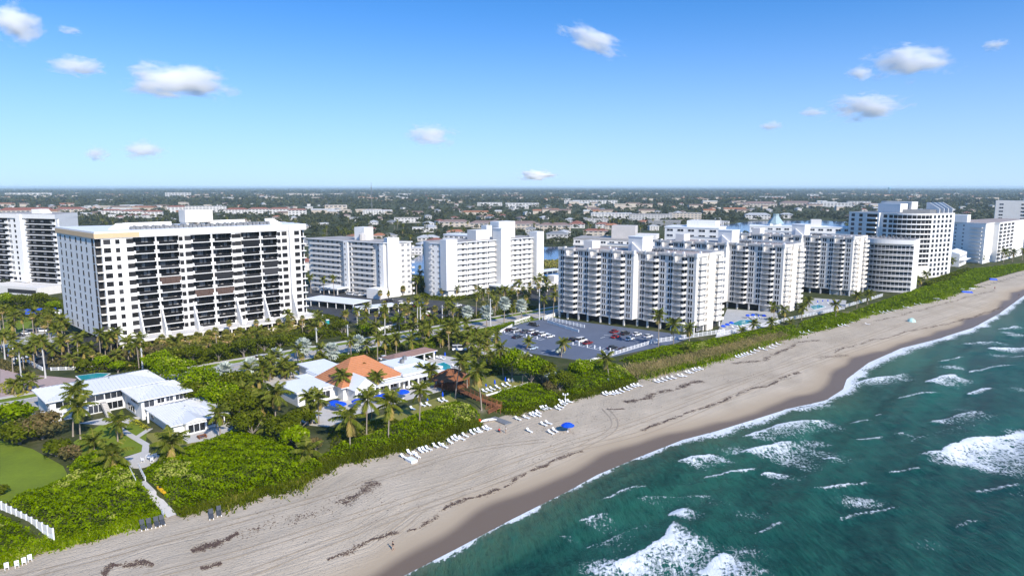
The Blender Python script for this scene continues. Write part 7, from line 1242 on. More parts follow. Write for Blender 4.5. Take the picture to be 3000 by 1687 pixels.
# ---- people: one skinned body each, clothes as children
SKIN = mat('skin', (.42, .25, .17), .6, .05, 5.); HAIR = mat('hair', (.03, .02, .015), .7, .1, 5.)
def skinned(name, joints, bones, rad, m, parent):
    me = bpy.data.meshes.new(name); me.from_pydata([tuple(j) for j in joints], bones, []); o = link(name, me, parent); me.materials.append(m); mo = o.modifiers.new('skin', 'SKIN'); sv = me.skin_vertices[0].data
    for i, r in enumerate(rad): sv[i].radius = (r, r) if not isinstance(r, tuple) else r
    sv[0].use_root = True; s = o.modifiers.new('sub', 'SUBSURF'); s.levels = 1; s.render_levels = 1; return o
def person(label, p, ang, pose, shirt, shorts):
    t = thing('person', label, 'person', p, R(ang))
    if pose == 'walk':
        J = [(0, 0, .92), (0, 0, 1.15), (.02, 0, 1.40), (.03, 0, 1.50), (.05, 0, 1.66), (0, .09, .86), (.16, .10, .48), (.10, .10, .07), (.27, .10, .03), (0, -.09, .86), (-.06, -.10, .46), (-.30, -.10, .12), (-.16, -.10, .04), (.02, .19, 1.38), (-.06, .24, 1.10), (.06, .25, .86), (.11, .25, .76), (.02, -.19, 1.38), (.05, -.24, 1.10), (.22, -.22, .92), (.28, -.21, .84)]
    elif pose == 'sit':
        J = [(0, 0, .46), (-.04, 0, .70), (-.06, 0, .95), (-.05, 0, 1.05), (-.02, 0, 1.21), (.05, .09, .46), (.44, .11, .50), (.52, .11, .10), (.68, .11, .05), (.05, -.09, .46), (.44, -.11, .50), (.50, -.11, .10), (.66, -.11, .05), (-.05, .19, .92), (.06, .24, .68), (.28, .22, .60), (.36, .2, .6), (-.05, -.19, .92), (.06, -.24, .68), (.28, -.22, .60), (.36, -.2, .6)]
    else:
        J = [(0, 0, .92), (0, 0, 1.15), (0, 0, 1.40), (.01, 0, 1.50), (.03, 0, 1.66), (0, .09, .86), (.02, .11, .48), (0, .12, .07), (.15, .13, .03), (0, -.09, .86), (.02, -.11, .48), (0, -.12, .07), (.15, -.13, .03), (0, .19, 1.38), (-.02, .25, 1.10), (.08, .27, .86), (.11, .27, .76), (0, -.19, 1.38), (-.02, -.25, 1.10), (.10, -.26, .88), (.14, -.25, .78)]
    Bn = [(0, 1), (1, 2), (2, 3), (3, 4), (0, 5), (5, 6), (6, 7), (7, 8), (0, 9), (9, 10), (10, 11), (11, 12), (2, 13), (13, 14), (14, 15), (15, 16), (2, 17), (17, 18), (18, 19), (19, 20)]
    rad = [.13, .12, .13, .055, .105, .09, .065, .042, .035, .09, .065, .042, .035, .06, .045, .035, .03, .06, .045, .035, .03]; skinned('body', J, Bn, rad, SKIN, t)
    T = [J[i] for i in (0, 1, 2, 13, 14, 17, 18)]; skinned('shirt', T, [(0, 1), (1, 2), (2, 3), (3, 4), (2, 5), (5, 6)], [.15, .145, .155, .085, .065, .085, .065], shirt, t); T = [J[i] for i in (0, 5, 6, 9, 10)]; skinned('shorts', T, [(0, 1), (1, 2), (0, 3), (3, 4)], [.15, .115, .09, .115, .09], shorts, t)
    hd = J[4]; b = MB(); 
    b.tube([(hd[0] - .03, 0, hd[2] + .02), (hd[0] - .02, 0, hd[2] + .08), (hd[0] - .01, 0, hd[2] + .135)], [.118, .112, .05], 8); b.build('hair', [HAIR], t, None, 0, True); MB().box(hd[0] + .09, hd[0] + .13, -.015, .015, hd[2] - .03, hd[2] + .01).build('nose', [SKIN], t); [MB().box(hd[0] + .085, hd[0] + .11, y - .015, y + .015, hd[2] + .0, hd[2] + .02).build('eye', [HAIR], t) for y in (-.04, .04)]
BLK = mat('black_cloth', (.02, .02, .022), .9, .1, 4.); TANC = mat('tan_cloth', (.45, .33, .24), .9, .1, 4.); REDC = mat('red_cloth', (.55, .02, .03), .9, .1, 4.); WHC = mat('white_cloth', (.75, .75, .75), .9, .05, 4.); NAVY = mat('navy_cloth', (.02, .03, .10), .9, .1, 4.)
person('person in black top and tan shorts walking along the wet sand', GT(1152, 1611), 215, 'walk', BLK, TANC); pr_ = GT(1463, 1266); person('person in red shirt seated on the sand side of the boardwalk mat', pr_, -45, 'sit', REDC, NAVY); t = thing('folding_chair', 'low folding chair under the person in red', 'chair', pr_, R(-45)); MB().box(-.25, .3, -.27, .27, .3, .36).build('seat', [M['sling']], t); MB().box(-.3, -.25, -.27, .27, .34, .85).build('backrest', [M['sling']], t); [MB().box(x - .02, x + .02, y - .02, y + .02, 0, .3).build('leg', [M['grey']], t) for x in (-.2, .25) for y in (-.24, .24)]
person('person in white shirt standing beside the person in red', GT(1482, 1268), 190, 'stand', WHC, TANC); person('person in navy clothes standing at the seaward end of the lot', G(1908, 1000, .06), 120, 'stand', NAVY, NAVY); person('distant person walking near the water at the far right', GT(2985, 868), 100, 'walk', BLK, NAVY); person('distant person beside the far dark loungers', GT(2914, 848), 60, 'stand', REDC, NAVY)
# ---- seaweed left by the tide
def wrack():
    rng = np.random.default_rng(77); Ps = []
    L = [([(960, 1640), (1000, 1624), (1075, 1591), (1151, 1567), (1205, 1549), (1259, 1524), (1302, 1491), (1347, 1467), (1407, 1458), (1458, 1434), (1513, 1398), (1558, 1380), (1603, 1362), (1700, 1316)], 2400, .28), ([(300, 1684), (330, 1650), (370, 1656), (410, 1648), (448, 1650)], 900, .55), ([(560, 1612), (590, 1602), (640, 1585), (666, 1577), (700, 1562)], 1100, .5), ([(590, 1668), (625, 1656), (650, 1650)], 300, .3), ([(1000, 1473), (1040, 1450), (1060, 1440), (1106, 1410)], 900, .9), ([(690, 1570), (850, 1525), (1000, 1470)], 300, 1.2), ([(1826, 1177), (1860, 1172), (1898, 1166), (1915, 1157), (1953, 1145), (1992, 1135), (2017, 1124), (2058, 1116)], 2200, .6), ([(2152, 1066), (2200, 1060), (2235, 1055), (2262, 1041), (2300, 1025), (2336, 1004), (2397, 996)], 2000, .6), ([(1880, 1262), (1904, 1251), (1945, 1235), (1986, 1218), (2028, 1206), (2069, 1197), (2075, 1188), (2124, 1171), (2193, 1143), (2243, 1130), (2276, 1116), (2340, 1090)], 2600, .3), ([(2440, 1032), (2493, 1015), (2548, 998), (2604, 990), (2631, 979), (2686, 965), (2755, 954), (2811, 940), (2852, 929), (2940, 900)], 3000, .35), ([(2560, 940), (2620, 930), (2664, 916), (2714, 905), (2742, 896), (2797, 882), (2838, 869), (2920, 850)], 2200, .45), ([(1780, 1200), (1830, 1198)], 250, .3), ([(2400, 1050), (2480, 1040)], 400, .8)]
    for pts, n, wd in L:
        Q = [GT(u, v) for u, v in pts]; D = [0]
        for a, b_ in zip(Q, Q[1:]): D.append(D[-1] + (b_ - a).length)
        d = rng.uniform(0, D[-1], n * 3); k = (np.sin(d * .7 + n) + np.sin(d * 1.9 + 1) + .8 * np.sin(d * .23)) > rng.normal(size=len(d)) * .9 - .55; d = d[k][:n]; x = np.interp(d, D, [q.x for q in Q]); y = np.interp(d, D, [q.y for q in Q]); o = rng.normal(size=len(d)) * wd * (.45 + .8 * np.abs(np.sin(d * .37 + n))) + .8 * noise1(d, n, 5, .21); Ps.append(np.stack([x + EX.x * o, y + EX.y * o], 1))
    n = 2600; s = rng.uniform(40, 330, n); f = rng.uniform(.15, .68, n); td, ts = lin(DUNE, s), lin(SHORE, s); t_ = td + (ts - td) * f; k = patch(s, t_, .08, 5) > .1; s, t_ = s[k], t_[k]; Ps.append(np.stack([AX.x * s + EX.x * t_, AX.y * s + EX.y * t_], 1))
    P = np.concatenate(Ps); z = height_np(P[:, 0] * AX.x + P[:, 1] * AX.y, P[:, 0] * EX.x + P[:, 1] * EX.y) + .09; P = np.column_stack([P, z]); V, F = leaves(P, np.tile([0, 0, 1.], (len(P), 1)), rng.uniform(.07, .26, len(P)), 1.7, .85, rng)
    tag(link('seaweed', fast_mesh('seaweed', V, F, mat('dry_seaweed', (.105, .068, .055), .95, .3, 2.))), 'dark brown seaweed left in lines along the sand', None, None, 'stuff')
wrack()
# ================================================================ INLAND SUBURB
TAKEN = []   # (x, y, radius) kept free of trees
def blockd(name, label, cat, x, y, ang, W, D, H, wall, roof, floors, rtype='flat', bays=0, group=None, opening='glass', balc=False):
    """mid-distance building: walls, roof, and a window part for every opening that can be told apart"""
    t = thing(name, label, cat, (x, y, 0), R(ang), group); MB().box(-W / 2, W / 2, -D / 2, D / 2, 0, H).build('wall', [M[wall]], t); fh = H / floors
    if rtype == 'flat': MB().box(-W / 2 - .3, W / 2 + .3, -D / 2 - .3, D / 2 + .3, H, H + .7).build('roof', [M[roof]], t)
    else: hip_roof(t, -W / 2, W / 2, -D / 2, D / 2, H, min(W, D) * .22, roof, .8)
    bays = bays or max(2, int(W / 7)); me = win(W / bays * .62, fh * .5, 2, 'trim', opening, .14); F = Wall(t, (-W / 2, -D / 2), 0); E = Wall(t, (W / 2, -D / 2), 90); eb = max(1, int(D / 7)); em = win(D / eb * .5, fh * .5, 2, 'trim', opening, .14); L = Wall(t, (-W / 2, D / 2), -90)
    for f in range(floors):
        for i in range(bays): F.put(me, W / bays * (i + .19), f * fh + fh * .3)
        for i in range(eb): (E if ang > -20 else E).put(em, D / eb * (i + .25), f * fh + fh * .3)
        if balc: MB().box(-W / 2, W / 2, -D / 2 - 1.3, -D / 2, f * fh - .15, f * fh + fh * .28).build('balcony', [M[wall]], t)
    TAKEN.append((x, y, max(W, D) * .55)); return t
def gx(u, v): p = G(u, v); return p.x, p.y
# behind the sister towers
b_ = blockd('apartment_block', 'white block with blue-shaded top windows behind the nearest and middle sister towers', 'apartment block', 118, 440, -30, 34, 20, 34.5, 'white', 'roofwhite', 10, bays=5); MB().box(-4, 14, -6, 6, 35.2, 39.).build('roof_house', [M['white']], b_); MB().prism([(-2, -5), (10, -5), (7, 5), (0, 5)], 35.2, 37.5).build('blue_tarp', [M['blue']], b_)
b_ = blockd('apartment_block', 'greyish block with curved balconies and a mauve lift house behind the nearest sister tower', 'apartment block', 62, 408, -20, 46, 22, 29.5, 'white2', 'roofgrey', 9, bays=9, balc=True); MB().box(-2, 12, -3, 6, 30.2, 37.5).build('lift_house', [M['greige']], b_); MB().box(13, 25, -9, 4, 30.2, 33.).build('roof_terrace', [M['white2']], b_)
b_ = blockd('apartment_block', 'long low white block with a pale teal cupola behind the far sister towers', 'apartment block', 218, 505, -20, 80, 16, 31, 'white', 'roofwhite', 9, bays=14); b = MB(); cp = [(6 * math.cos(i * math.pi / 4), 6 * math.sin(i * math.pi / 4)) for i in range(8)]; tp = [(x * .35, y * .35) for x, y in cp]
for i in range(8): j = (i + 1) % 8; b.face([cp[i] + (33.,), cp[j] + (33.,), tp[j] + (38.5,), tp[i] + (38.5,)])
b.prism(tp, 38.4, 40.2); b.build('cupola', [mat('teal_roof', (.33, .43, .44), .5)], b_, (-22, 0, 0)); MB().box(-26, -18, -5, 5, 31.5, 33.2).build('cupola_base', [M['white']], b_); MB().box(2, 9, -5, 5, 31.7, 36.5).build('lift_house', [M['white2']], b_)
blockd('apartment_block', 'blue-shaded block with open galleries behind the sunlit gallery block', 'apartment block', -36, 520, -34, 30, 14, 24, 'white2', 'roofwhite', 8, bays=6, balc=True)
# inland walls and roofs get duller tones than the sea-front paint
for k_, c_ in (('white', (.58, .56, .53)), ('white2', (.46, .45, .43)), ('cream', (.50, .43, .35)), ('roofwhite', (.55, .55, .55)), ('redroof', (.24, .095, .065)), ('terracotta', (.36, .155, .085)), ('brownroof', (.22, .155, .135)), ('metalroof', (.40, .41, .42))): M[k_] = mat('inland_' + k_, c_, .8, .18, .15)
# named inland buildings: label, u centre, v base, width in photo px, H, wall, roof, floors, roof type
INL = [('townhouse_row', 'brown-roofed townhouse row, leftmost of four beyond the waterway', 'townhouses', 1332, 664, 85, 7.5, 'cream', 'brownroof', 2, 'hip', 6), ('townhouse_row', 'brown-roofed townhouse row, second of four beyond the waterway', 'townhouses', 1424, 668, 92, 7.5, 'cream', 'brownroof', 2, 'hip', 7), ('townhouse_row', 'brown-roofed townhouse row, third of four beyond the waterway', 'townhouses', 1526, 672, 105, 8, 'cream', 'brownroof', 2, 'hip', 8), ('townhouse_row', 'brown-roofed townhouse row, last of four near the red roofs', 'townhouses', 1625, 676, 90, 8, 'cream', 'brownroof', 2, 'hip', 7),
       ('apartment_block', 'long flat white apartment block in the middle distance behind the townhouses', 'apartment block', 1790, 642, 115, 11, 'white', 'roofwhite', 3, 'flat', 12), ('apartment_block', 'long white apartment block with dark galleries left of the far marina', 'apartment block', 1905, 648, 120, 12, 'white2', 'roofgrey', 4, 'flat', 14), ('apartment_block', 'pinkish apartment block with tall piers beside the dark galleries', 'apartment block', 2005, 645, 90, 13, 'cream', 'roofgrey', 4, 'flat', 9), ('apartment_block', 'low white block in the trees before the flat white apartment block', 'apartment block', 1750, 655, 70, 8, 'white2', 'roofgrey', 3, 'flat', 8), ('apartment_block', 'dark-fronted low block with white end wall', 'apartment block', 1945, 662, 90, 8, 'grey', 'roofgrey', 3, 'flat', 10),
       ('school_building', 'long white building with a square tower at its right end far inland', 'building', 1730, 597, 150, 12, 'white', 'roofwhite', 3, 'flat', 18), ('apartment_block', 'row of white stepped apartments at the far middle, left part', 'apartment block', 1435, 603, 70, 10, 'white', 'roofwhite', 3, 'flat', 8), ('apartment_block', 'row of white stepped apartments at the far middle, right part', 'apartment block', 1530, 605, 95, 10, 'white', 'roofwhite', 3, 'flat', 10), ('apartment_block', 'white apartment wings below the stepped rows', 'apartment block', 1520, 612, 55, 8, 'white', 'roofwhite', 2, 'flat', 6),
       ('office_building', 'white stepped office with a roof mast right of the square church', 'office', 1095, 632, 60, 11, 'white', 'roofwhite', 3, 'flat', 8), ('church', 'cream church hall with a stepped roof behind the banded tower', 'church', 985, 617, 60, 14, 'cream', 'roofgrey', 2, 'flat', 5), ('church_wing', 'low white wing beside the cream church hall', 'building', 960, 622, 75, 5, 'white', 'roofwhite', 1, 'flat', 6), ('parking_structure', 'open white parking structure with a red band near the townhouses', 'car park', 1195, 652, 75, 8, 'white', 'roofgrey', 2, 'flat', 8), ('warehouse', 'white box building on the far plain right of the mast', 'warehouse', 1185, 573, 35, 14, 'white', 'roofwhite', 2, 'flat', 4),
       ('apartment_block', 'cream condominium row on the far plain behind the banded tower, left part', 'apartment block', 862, 573, 40, 14, 'cream', 'roofwhite', 3, 'flat', 5), ('apartment_block', 'cream condominium row on the far plain behind the banded tower, middle part', 'apartment block', 918, 575, 50, 14, 'cream', 'roofwhite', 3, 'flat', 6), ('apartment_block', 'cream condominium row on the far plain behind the banded tower, right part', 'apartment block', 982, 573, 36, 14, 'cream', 'roofwhite', 3, 'flat', 4), ('office_building', 'blue-grey glass office on the far plain at the left', 'office', 523, 577, 66, 26, 'white2', 'roofwhite', 5, 'flat', 8), ('warehouse', 'white mall building with brown roofs far left', 'warehouse', 85, 573, 110, 18, 'white', 'roofwhite', 2, 'flat', 10), ('warehouse', 'second white mall building beside the far left one', 'warehouse', 190, 577, 60, 8, 'cream', 'brownroof', 1, 'flat', 6),
       ('apartment_block', 'long red-roofed apartment row above the twin tower', 'apartment block', 80, 628, 135, 9, 'cream', 'redroof', 2, 'hip', 12), ('apartment_block', 'red-roofed apartment row between the two banded towers', 'apartment block', 210, 624, 74, 9, 'cream', 'redroof', 2, 'hip', 8), ('warehouse', 'long low white shed below the red-roofed row', 'warehouse', 215, 632, 90, 5, 'white', 'roofwhite', 1, 'flat', 8),
       ('condominium', 'white condominium with dark red hip roofs left of the lift house, first', 'apartment block', 330, 632, 52, 11, 'white', 'redroof', 3, 'hip', 6), ('condominium', 'white condominium with dark red hip roofs left of the lift house, second', 'apartment block', 390, 634, 56, 11, 'white', 'redroof', 3, 'hip', 6), ('condominium', 'white condominium with dark red hip roofs left of the lift house, third', 'apartment block', 450, 636, 50, 11, 'white', 'redroof', 3, 'hip', 5), ('condominium', 'white condominium with a red roof behind the cream lift house, left', 'apartment block', 520, 622, 50, 13, 'white', 'redroof', 4, 'hip', 5), ('condominium', 'white condominium with a red roof behind the cream lift house, middle', 'apartment block', 575, 622, 54, 14, 'white', 'roofwhite', 4, 'flat', 6), ('condominium', 'white condominium with a red roof behind the cream lift house, right', 'apartment block', 635, 622, 52, 14, 'white', 'roofwhite', 4, 'flat', 6), ('condominium', 'white condominium with dark red roofs right of the lift house, first', 'apartment block', 695, 630, 60, 12, 'white', 'redroof', 3, 'hip', 7), ('condominium', 'white condominium with dark red roofs right of the lift house, second', 'apartment block', 760, 628, 56, 12, 'white', 'redroof', 3, 'hip', 6), ('condominium', 'white condominium with dark red roofs right of the lift house, third', 'apartment block', 820, 628, 56, 12, 'white', 'redroof', 3, 'hip', 6), ('condominium', 'white condominium with dark red roofs, nearest the cream church', 'apartment block', 872, 632, 50, 12, 'white', 'redroof', 3, 'hip', 5),
       ('apartment_block', 'long grey-roofed apartment row far right, left part', 'apartment block', 2225, 607, 90, 11, 'cream', 'brownroof', 3, 'hip', 10), ('apartment_block', 'long grey-roofed apartment row far right, middle part', 'apartment block', 2330, 605, 85, 11, 'cream', 'brownroof', 3, 'hip', 10), ('apartment_block', 'long white apartment row far right behind the round tower', 'apartment block', 2430, 607, 110, 13, 'white', 'roofwhite', 3, 'flat', 12), ('apartment_block', 'white apartment row next to the round tower roof', 'apartment block', 2515, 600, 60, 11, 'white', 'roofwhite', 3, 'flat', 7), ('warehouse', 'grey-white industrial block far right', 'warehouse', 2262, 584, 70, 14, 'white2', 'roofwhite', 2, 'flat', 8), ('warehouse', 'bright white low industrial row far right', 'warehouse', 2215, 592, 100, 8, 'white', 'roofwhite', 1, 'flat', 10), ('church', 'white church with a sail-shaped spire on the far plain', 'church', 2380, 577, 30, 16, 'white', 'roofwhite', 2, 'flat', 3),
       ('mansion', 'white waterfront mansion with grey hip roof and long verandas', 'house', 2218, 643, 68, 9, 'white', 'metalroof', 2, 'hip', 8), ('mansion', 'small white waterfront house with grey hip roof', 'house', 2303, 640, 32, 8, 'white', 'metalroof', 2, 'hip', 3), ('house', 'large red-roofed house behind the small stair head', 'house', 1745, 690, 70, 6, 'cream', 'redroof', 2, 'hip', 5), ('house', 'bright orange-roofed house left of the mauve lift house', 'house', 1792, 672, 40, 6, 'cream', 'terracotta', 2, 'hip', 4), ('house', 'white house with red roof behind the brown townhouses', 'house', 1690, 668, 44, 6, 'white', 'redroof', 2, 'hip', 4), ('house', 'red-roofed house left of the orange roof', 'house', 1765, 668, 40, 6, 'white', 'redroof', 2, 'hip', 4),
       ('house', 'grey-roofed house between the two gallery blocks', 'house', 1255, 705, 60, 4, 'white', 'metalroof', 1, 'hip', 5), ('house', 'orange-roofed house behind the sunlit block', 'house', 1335, 690, 50, 5, 'cream', 'terracotta', 2, 'hip', 4), ('house', 'white flat-roofed house between the gallery blocks', 'house', 1240, 680, 60, 6, 'white', 'roofwhite', 2, 'flat', 5), ('house', 'red-roofed house with blue wall beyond the shaded block', 'house', 1083, 680, 34, 5, 'white', 'redroof', 1, 'hip', 3), ('house', 'orange tiled house behind the shaded block stair tower', 'house', 1112, 702, 40, 5, 'cream', 'terracotta', 1, 'hip', 3), ('house', 'white house by the water between the gallery blocks', 'house', 1222, 745, 30, 6, 'white', 'roofwhite', 2, 'flat', 3), ('house', 'dark-roofed villa by the water left of the nearest sister tower', 'house', 1632, 705, 60, 8, 'white2', 'grey', 2, 'hip', 5)]
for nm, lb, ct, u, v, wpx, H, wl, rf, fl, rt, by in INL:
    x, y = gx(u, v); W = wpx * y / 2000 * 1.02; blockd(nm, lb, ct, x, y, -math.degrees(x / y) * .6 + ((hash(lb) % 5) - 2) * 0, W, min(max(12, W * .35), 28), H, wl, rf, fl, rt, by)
# houses of the suburb, row after row
def suburb():
    rg = random.Random(21); n = 0; proto = {}
    for k, (wl, rf, rt) in enumerate([('white', 'redroof', 'hip'), ('cream', 'terracotta', 'hip'), ('white2', 'grey', 'hip'), ('white', 'roofwhite', 'flat'), ('cream', 'brownroof', 'hip'), ('white', 'metalroof', 'hip')]):
        for j in range(2):
            t = thing('house', 'x', 'house'); W, D, H = (16, 11, 3.6) if j == 0 else (13, 12, 6.2); MB().box(-W / 2, W / 2, -D / 2, D / 2, 0, H).build('wall', [M[wl]], t)
            if rt == 'hip': hip_roof(t, -W / 2, W / 2, -D / 2, D / 2, H, 2.6, rf, .7)
            else: MB().box(-W / 2 - .4, W / 2 + .4, -D / 2 - .4, D / 2 + .4, H, H + .5).build('roof', [M[rf]], t)
            w_ = win(2.4, 1.5, 2); F = Wall(t, (-W / 2, -D / 2), 0)
            for i in range(3): F.put(w_, 1.2 + i * (W - 3) / 2.4, H - 2.6)
            if j: [F.put(w_, 1.2 + i * (W - 3) / 2.4, .9) for i in range(3)]
            MB().box(-.5, .5, -.06, 0, 0, 2.1).build('door', [M['shutter']], t, (1.5, -D / 2, 0)); proto[k * 2 + j] = t
    index_kids(None); used = set(); tries = 0
    names = ['red-roofed white', 'orange-roofed cream', 'grey-roofed', 'flat white-roofed', 'brown-roofed cream', 'pale metal-roofed white']
    while n < 250 and tries < 6000:
        tries += 1; y = 430 + (rg.random() ** 1.7) * 1900; a = rg.uniform(-.78, .78); x = y * a; s, t_ = x * AX.x + y * AX.y, x * EX.x + y * EX.y
        if t_ > RT - 150 - (60 if y < 700 else 0) or any((x - q[0]) ** 2 + (y - q[1]) ** 2 < (q[2] + 13) ** 2 for q in TAKEN): continue
        if -140 < x < 140 and 330 < y < 640 and not (x < -20 and y > 480): continue
        if water(x, y): continue
        k = rg.choices(range(6), [3, 3, 3, 4, 3, 3])[0]; i = k * 2 + rg.randrange(2); o = proto[i] if i not in used else copy_tree(proto[i]); used.add(i); o.location = (x, y, 0); o.rotation_euler = (0, 0, R(rg.choice([0, 42, -48, 20, -20]) + rg.uniform(-6, 6)) - math.atan2(x, y) * .3)
        dist = 'near the waterway' if y < 800 else 'in the suburb beyond the waterway' if y < 1300 else 'far out on the wooded plain'; o['label'] = f'{names[k]} house {dist}'; o['group'] = o['label'] + ' group'; TAKEN.append((x, y, 9)); n += 1
    for i, t in proto.items():
        if i not in used:
            for ch in KIDS.get(t.name, []): bpy.data.objects.remove(ch)
            bpy.data.objects.remove(t)
WATER = [[tuple(G(u, v))[:2] for u, v in q] for q in ([(1150, 795), (1240, 742), (1300, 728), (1700, 722), (1700, 800), (1560, 806), (1400, 830)], [(2060, 668), (2200, 648), (2400, 646), (2480, 650), (2480, 672), (2250, 690), (2060, 690)])]
def water(x, y): return any(in_poly(np.array([x]), np.array([y]), w_)[0] for w_ in WATER)
suburb()
# ---- the wood of the plain: crowns too many to count
def wood(name, label, y0, y1, n, quads, size, hh, seed, m='far', power=1.):
    rng = np.random.default_rng(seed); y = y0 + (y1 - y0) * rng.random(n * 2) ** power; x = y * rng.uniform(-.82, .82, n * 2); t_ = x * EX.x + y * EX.y; k = (t_ < RT - 75 - np.where(y < 650, 60, 0)) & (patch(x, y, .006, seed) + .5 * patch(x, y, .02, seed + 3) > -.55)
    for w_ in WATER: k &= ~in_poly(x, y, w_)
    near = (y < 620) & (x > -135) & (x < 160) & (y < 470); k &= ~near
    x, y = x[k][:n], y[k][:n]
    if y0 < 2500:
        q = np.array(TAKEN); ok = np.ones(len(x), bool)
        for a, b, r in q: ok &= ((x - a) ** 2 + (y - b) ** 2 > (r * .95) ** 2) & ~((np.abs(x - a * (y / max(b, 1))) < r * .7) & (y < b) & (y > b - 10 - r * .7))
        x, y = x[ok], y[ok]
    n = len(x); h = hh * rng.uniform(.55, 1.25, n); r = h * rng.uniform(.42, .75, n); i = np.repeat(np.arange(n), quads); N = len(i); d = unit(rng.normal(size=(N, 3))); d[:, 2] = np.abs(d[:, 2]) * 1.1 - .25; rr = rng.uniform(.6, 1.05, (N, 1))
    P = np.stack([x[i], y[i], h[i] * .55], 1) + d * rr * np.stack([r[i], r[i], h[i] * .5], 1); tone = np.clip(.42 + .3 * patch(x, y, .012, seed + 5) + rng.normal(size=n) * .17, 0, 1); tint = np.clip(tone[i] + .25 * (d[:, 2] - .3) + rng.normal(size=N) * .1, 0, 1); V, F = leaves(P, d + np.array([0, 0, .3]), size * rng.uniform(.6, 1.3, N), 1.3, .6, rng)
    return tag(link(name, fast_mesh(name, V, F, LF[m], np.repeat(tint, 4))), label, None, None, 'stuff')
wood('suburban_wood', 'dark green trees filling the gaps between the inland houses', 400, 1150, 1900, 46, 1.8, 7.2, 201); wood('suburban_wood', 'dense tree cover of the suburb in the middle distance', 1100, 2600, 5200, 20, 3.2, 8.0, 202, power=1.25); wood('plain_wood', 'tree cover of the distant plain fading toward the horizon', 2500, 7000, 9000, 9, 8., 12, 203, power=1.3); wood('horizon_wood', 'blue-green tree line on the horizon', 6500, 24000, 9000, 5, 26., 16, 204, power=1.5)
# small pale roofs of the far plain, past counting
def far_roofs():
    rng = np.random.default_rng(31); n = 520; y = 1500 + 5600 * rng.random(n) ** 1.3; x = y * rng.uniform(-.8, .8, n); k = patch(x, y, .0022, 8) > -.12; x, y = x[k], y[k]; b = MB()
    for a, c in zip(x, y):
        if a * EX.x + c * EX.y > RT - 200: continue
        w_, d, h = rng.uniform(12, 60), rng.uniform(10, 24), rng.uniform(5, 10); m = rng.integers(0, 4); b.box(a - w_ / 2, a + w_ / 2, c - d / 2, c + d / 2, 0, h, 0); b.prism([(a - w_ / 2 - 1, c - d / 2 - 1), (a + w_ / 2 + 1, c - d / 2 - 1), (a + w_ / 2 - 2, c + d / 2), (a - w_ / 2 + 2, c + d / 2)], h, h + 2.5, int(m))
    tag(b.build('distant_roofs', [M['cream'], M['terracotta'], M['brownroof'], M['roofwhite']]), 'pale specks of distant buildings across the wooded plain', None, None, 'stuff')
far_roofs()
# far palms that stand clear of the tree cover
rg = random.Random(33)
pm = []
while len(pm) < 160:
    y = rg.uniform(440, 1100); x = y * rg.uniform(-.6, .55)
    if x * EX.x + y * EX.y > RT - 110 or water(x, y) or (-135 < x < 160 and y < 480): continue
    pm.append((x, y, rg.uniform(7, 13), 'coco', .75))
palm_mass('inland_palms', 'palms standing clear of the suburban trees', pm)
# mast and water tower
x, y = gx(1090, 628); mt = thing('radio_mast', 'thin radio mast rising past the horizon in the middle distance', 'mast', (x, y, 0)); MB().tube([(0, 0, 0), (0, 0, 70)], [.9, .4], 4).build('shaft', [M['grey']], mt); [MB().box(-1.5, 1.5, -1.5, 1.5, z, z + 1).build('platform', [M['grey']], mt) for z in (40, 58)]
x, y = gx(2605, 567); wt2 = thing('water_tower', 'pale blue water tower on legs at the horizon', 'water tower', (x, y, 0)); PB = mat('pale_blue_steel', (.30, .55, .66), .5, .05, .1); h0 = 42; MB().tube([(0, 0, h0), (0, 0, h0 + 5), (0, 0, h0 + 14), (0, 0, h0 + 18)], [8, 14, 14, 3], 14).build('tank', [PB], wt2)
for i in range(6): a = i * math.pi / 3; MB().tube([(11 * math.cos(a), 11 * math.sin(a), 0), (10.5 * math.cos(a), 10.5 * math.sin(a), h0 + 6)], 1.1, 5).build('leg', [PB], wt2)
MB().tube([(0, 0, 0), (0, 0, h0)], 1.8, 6).build('riser', [PB], wt2)

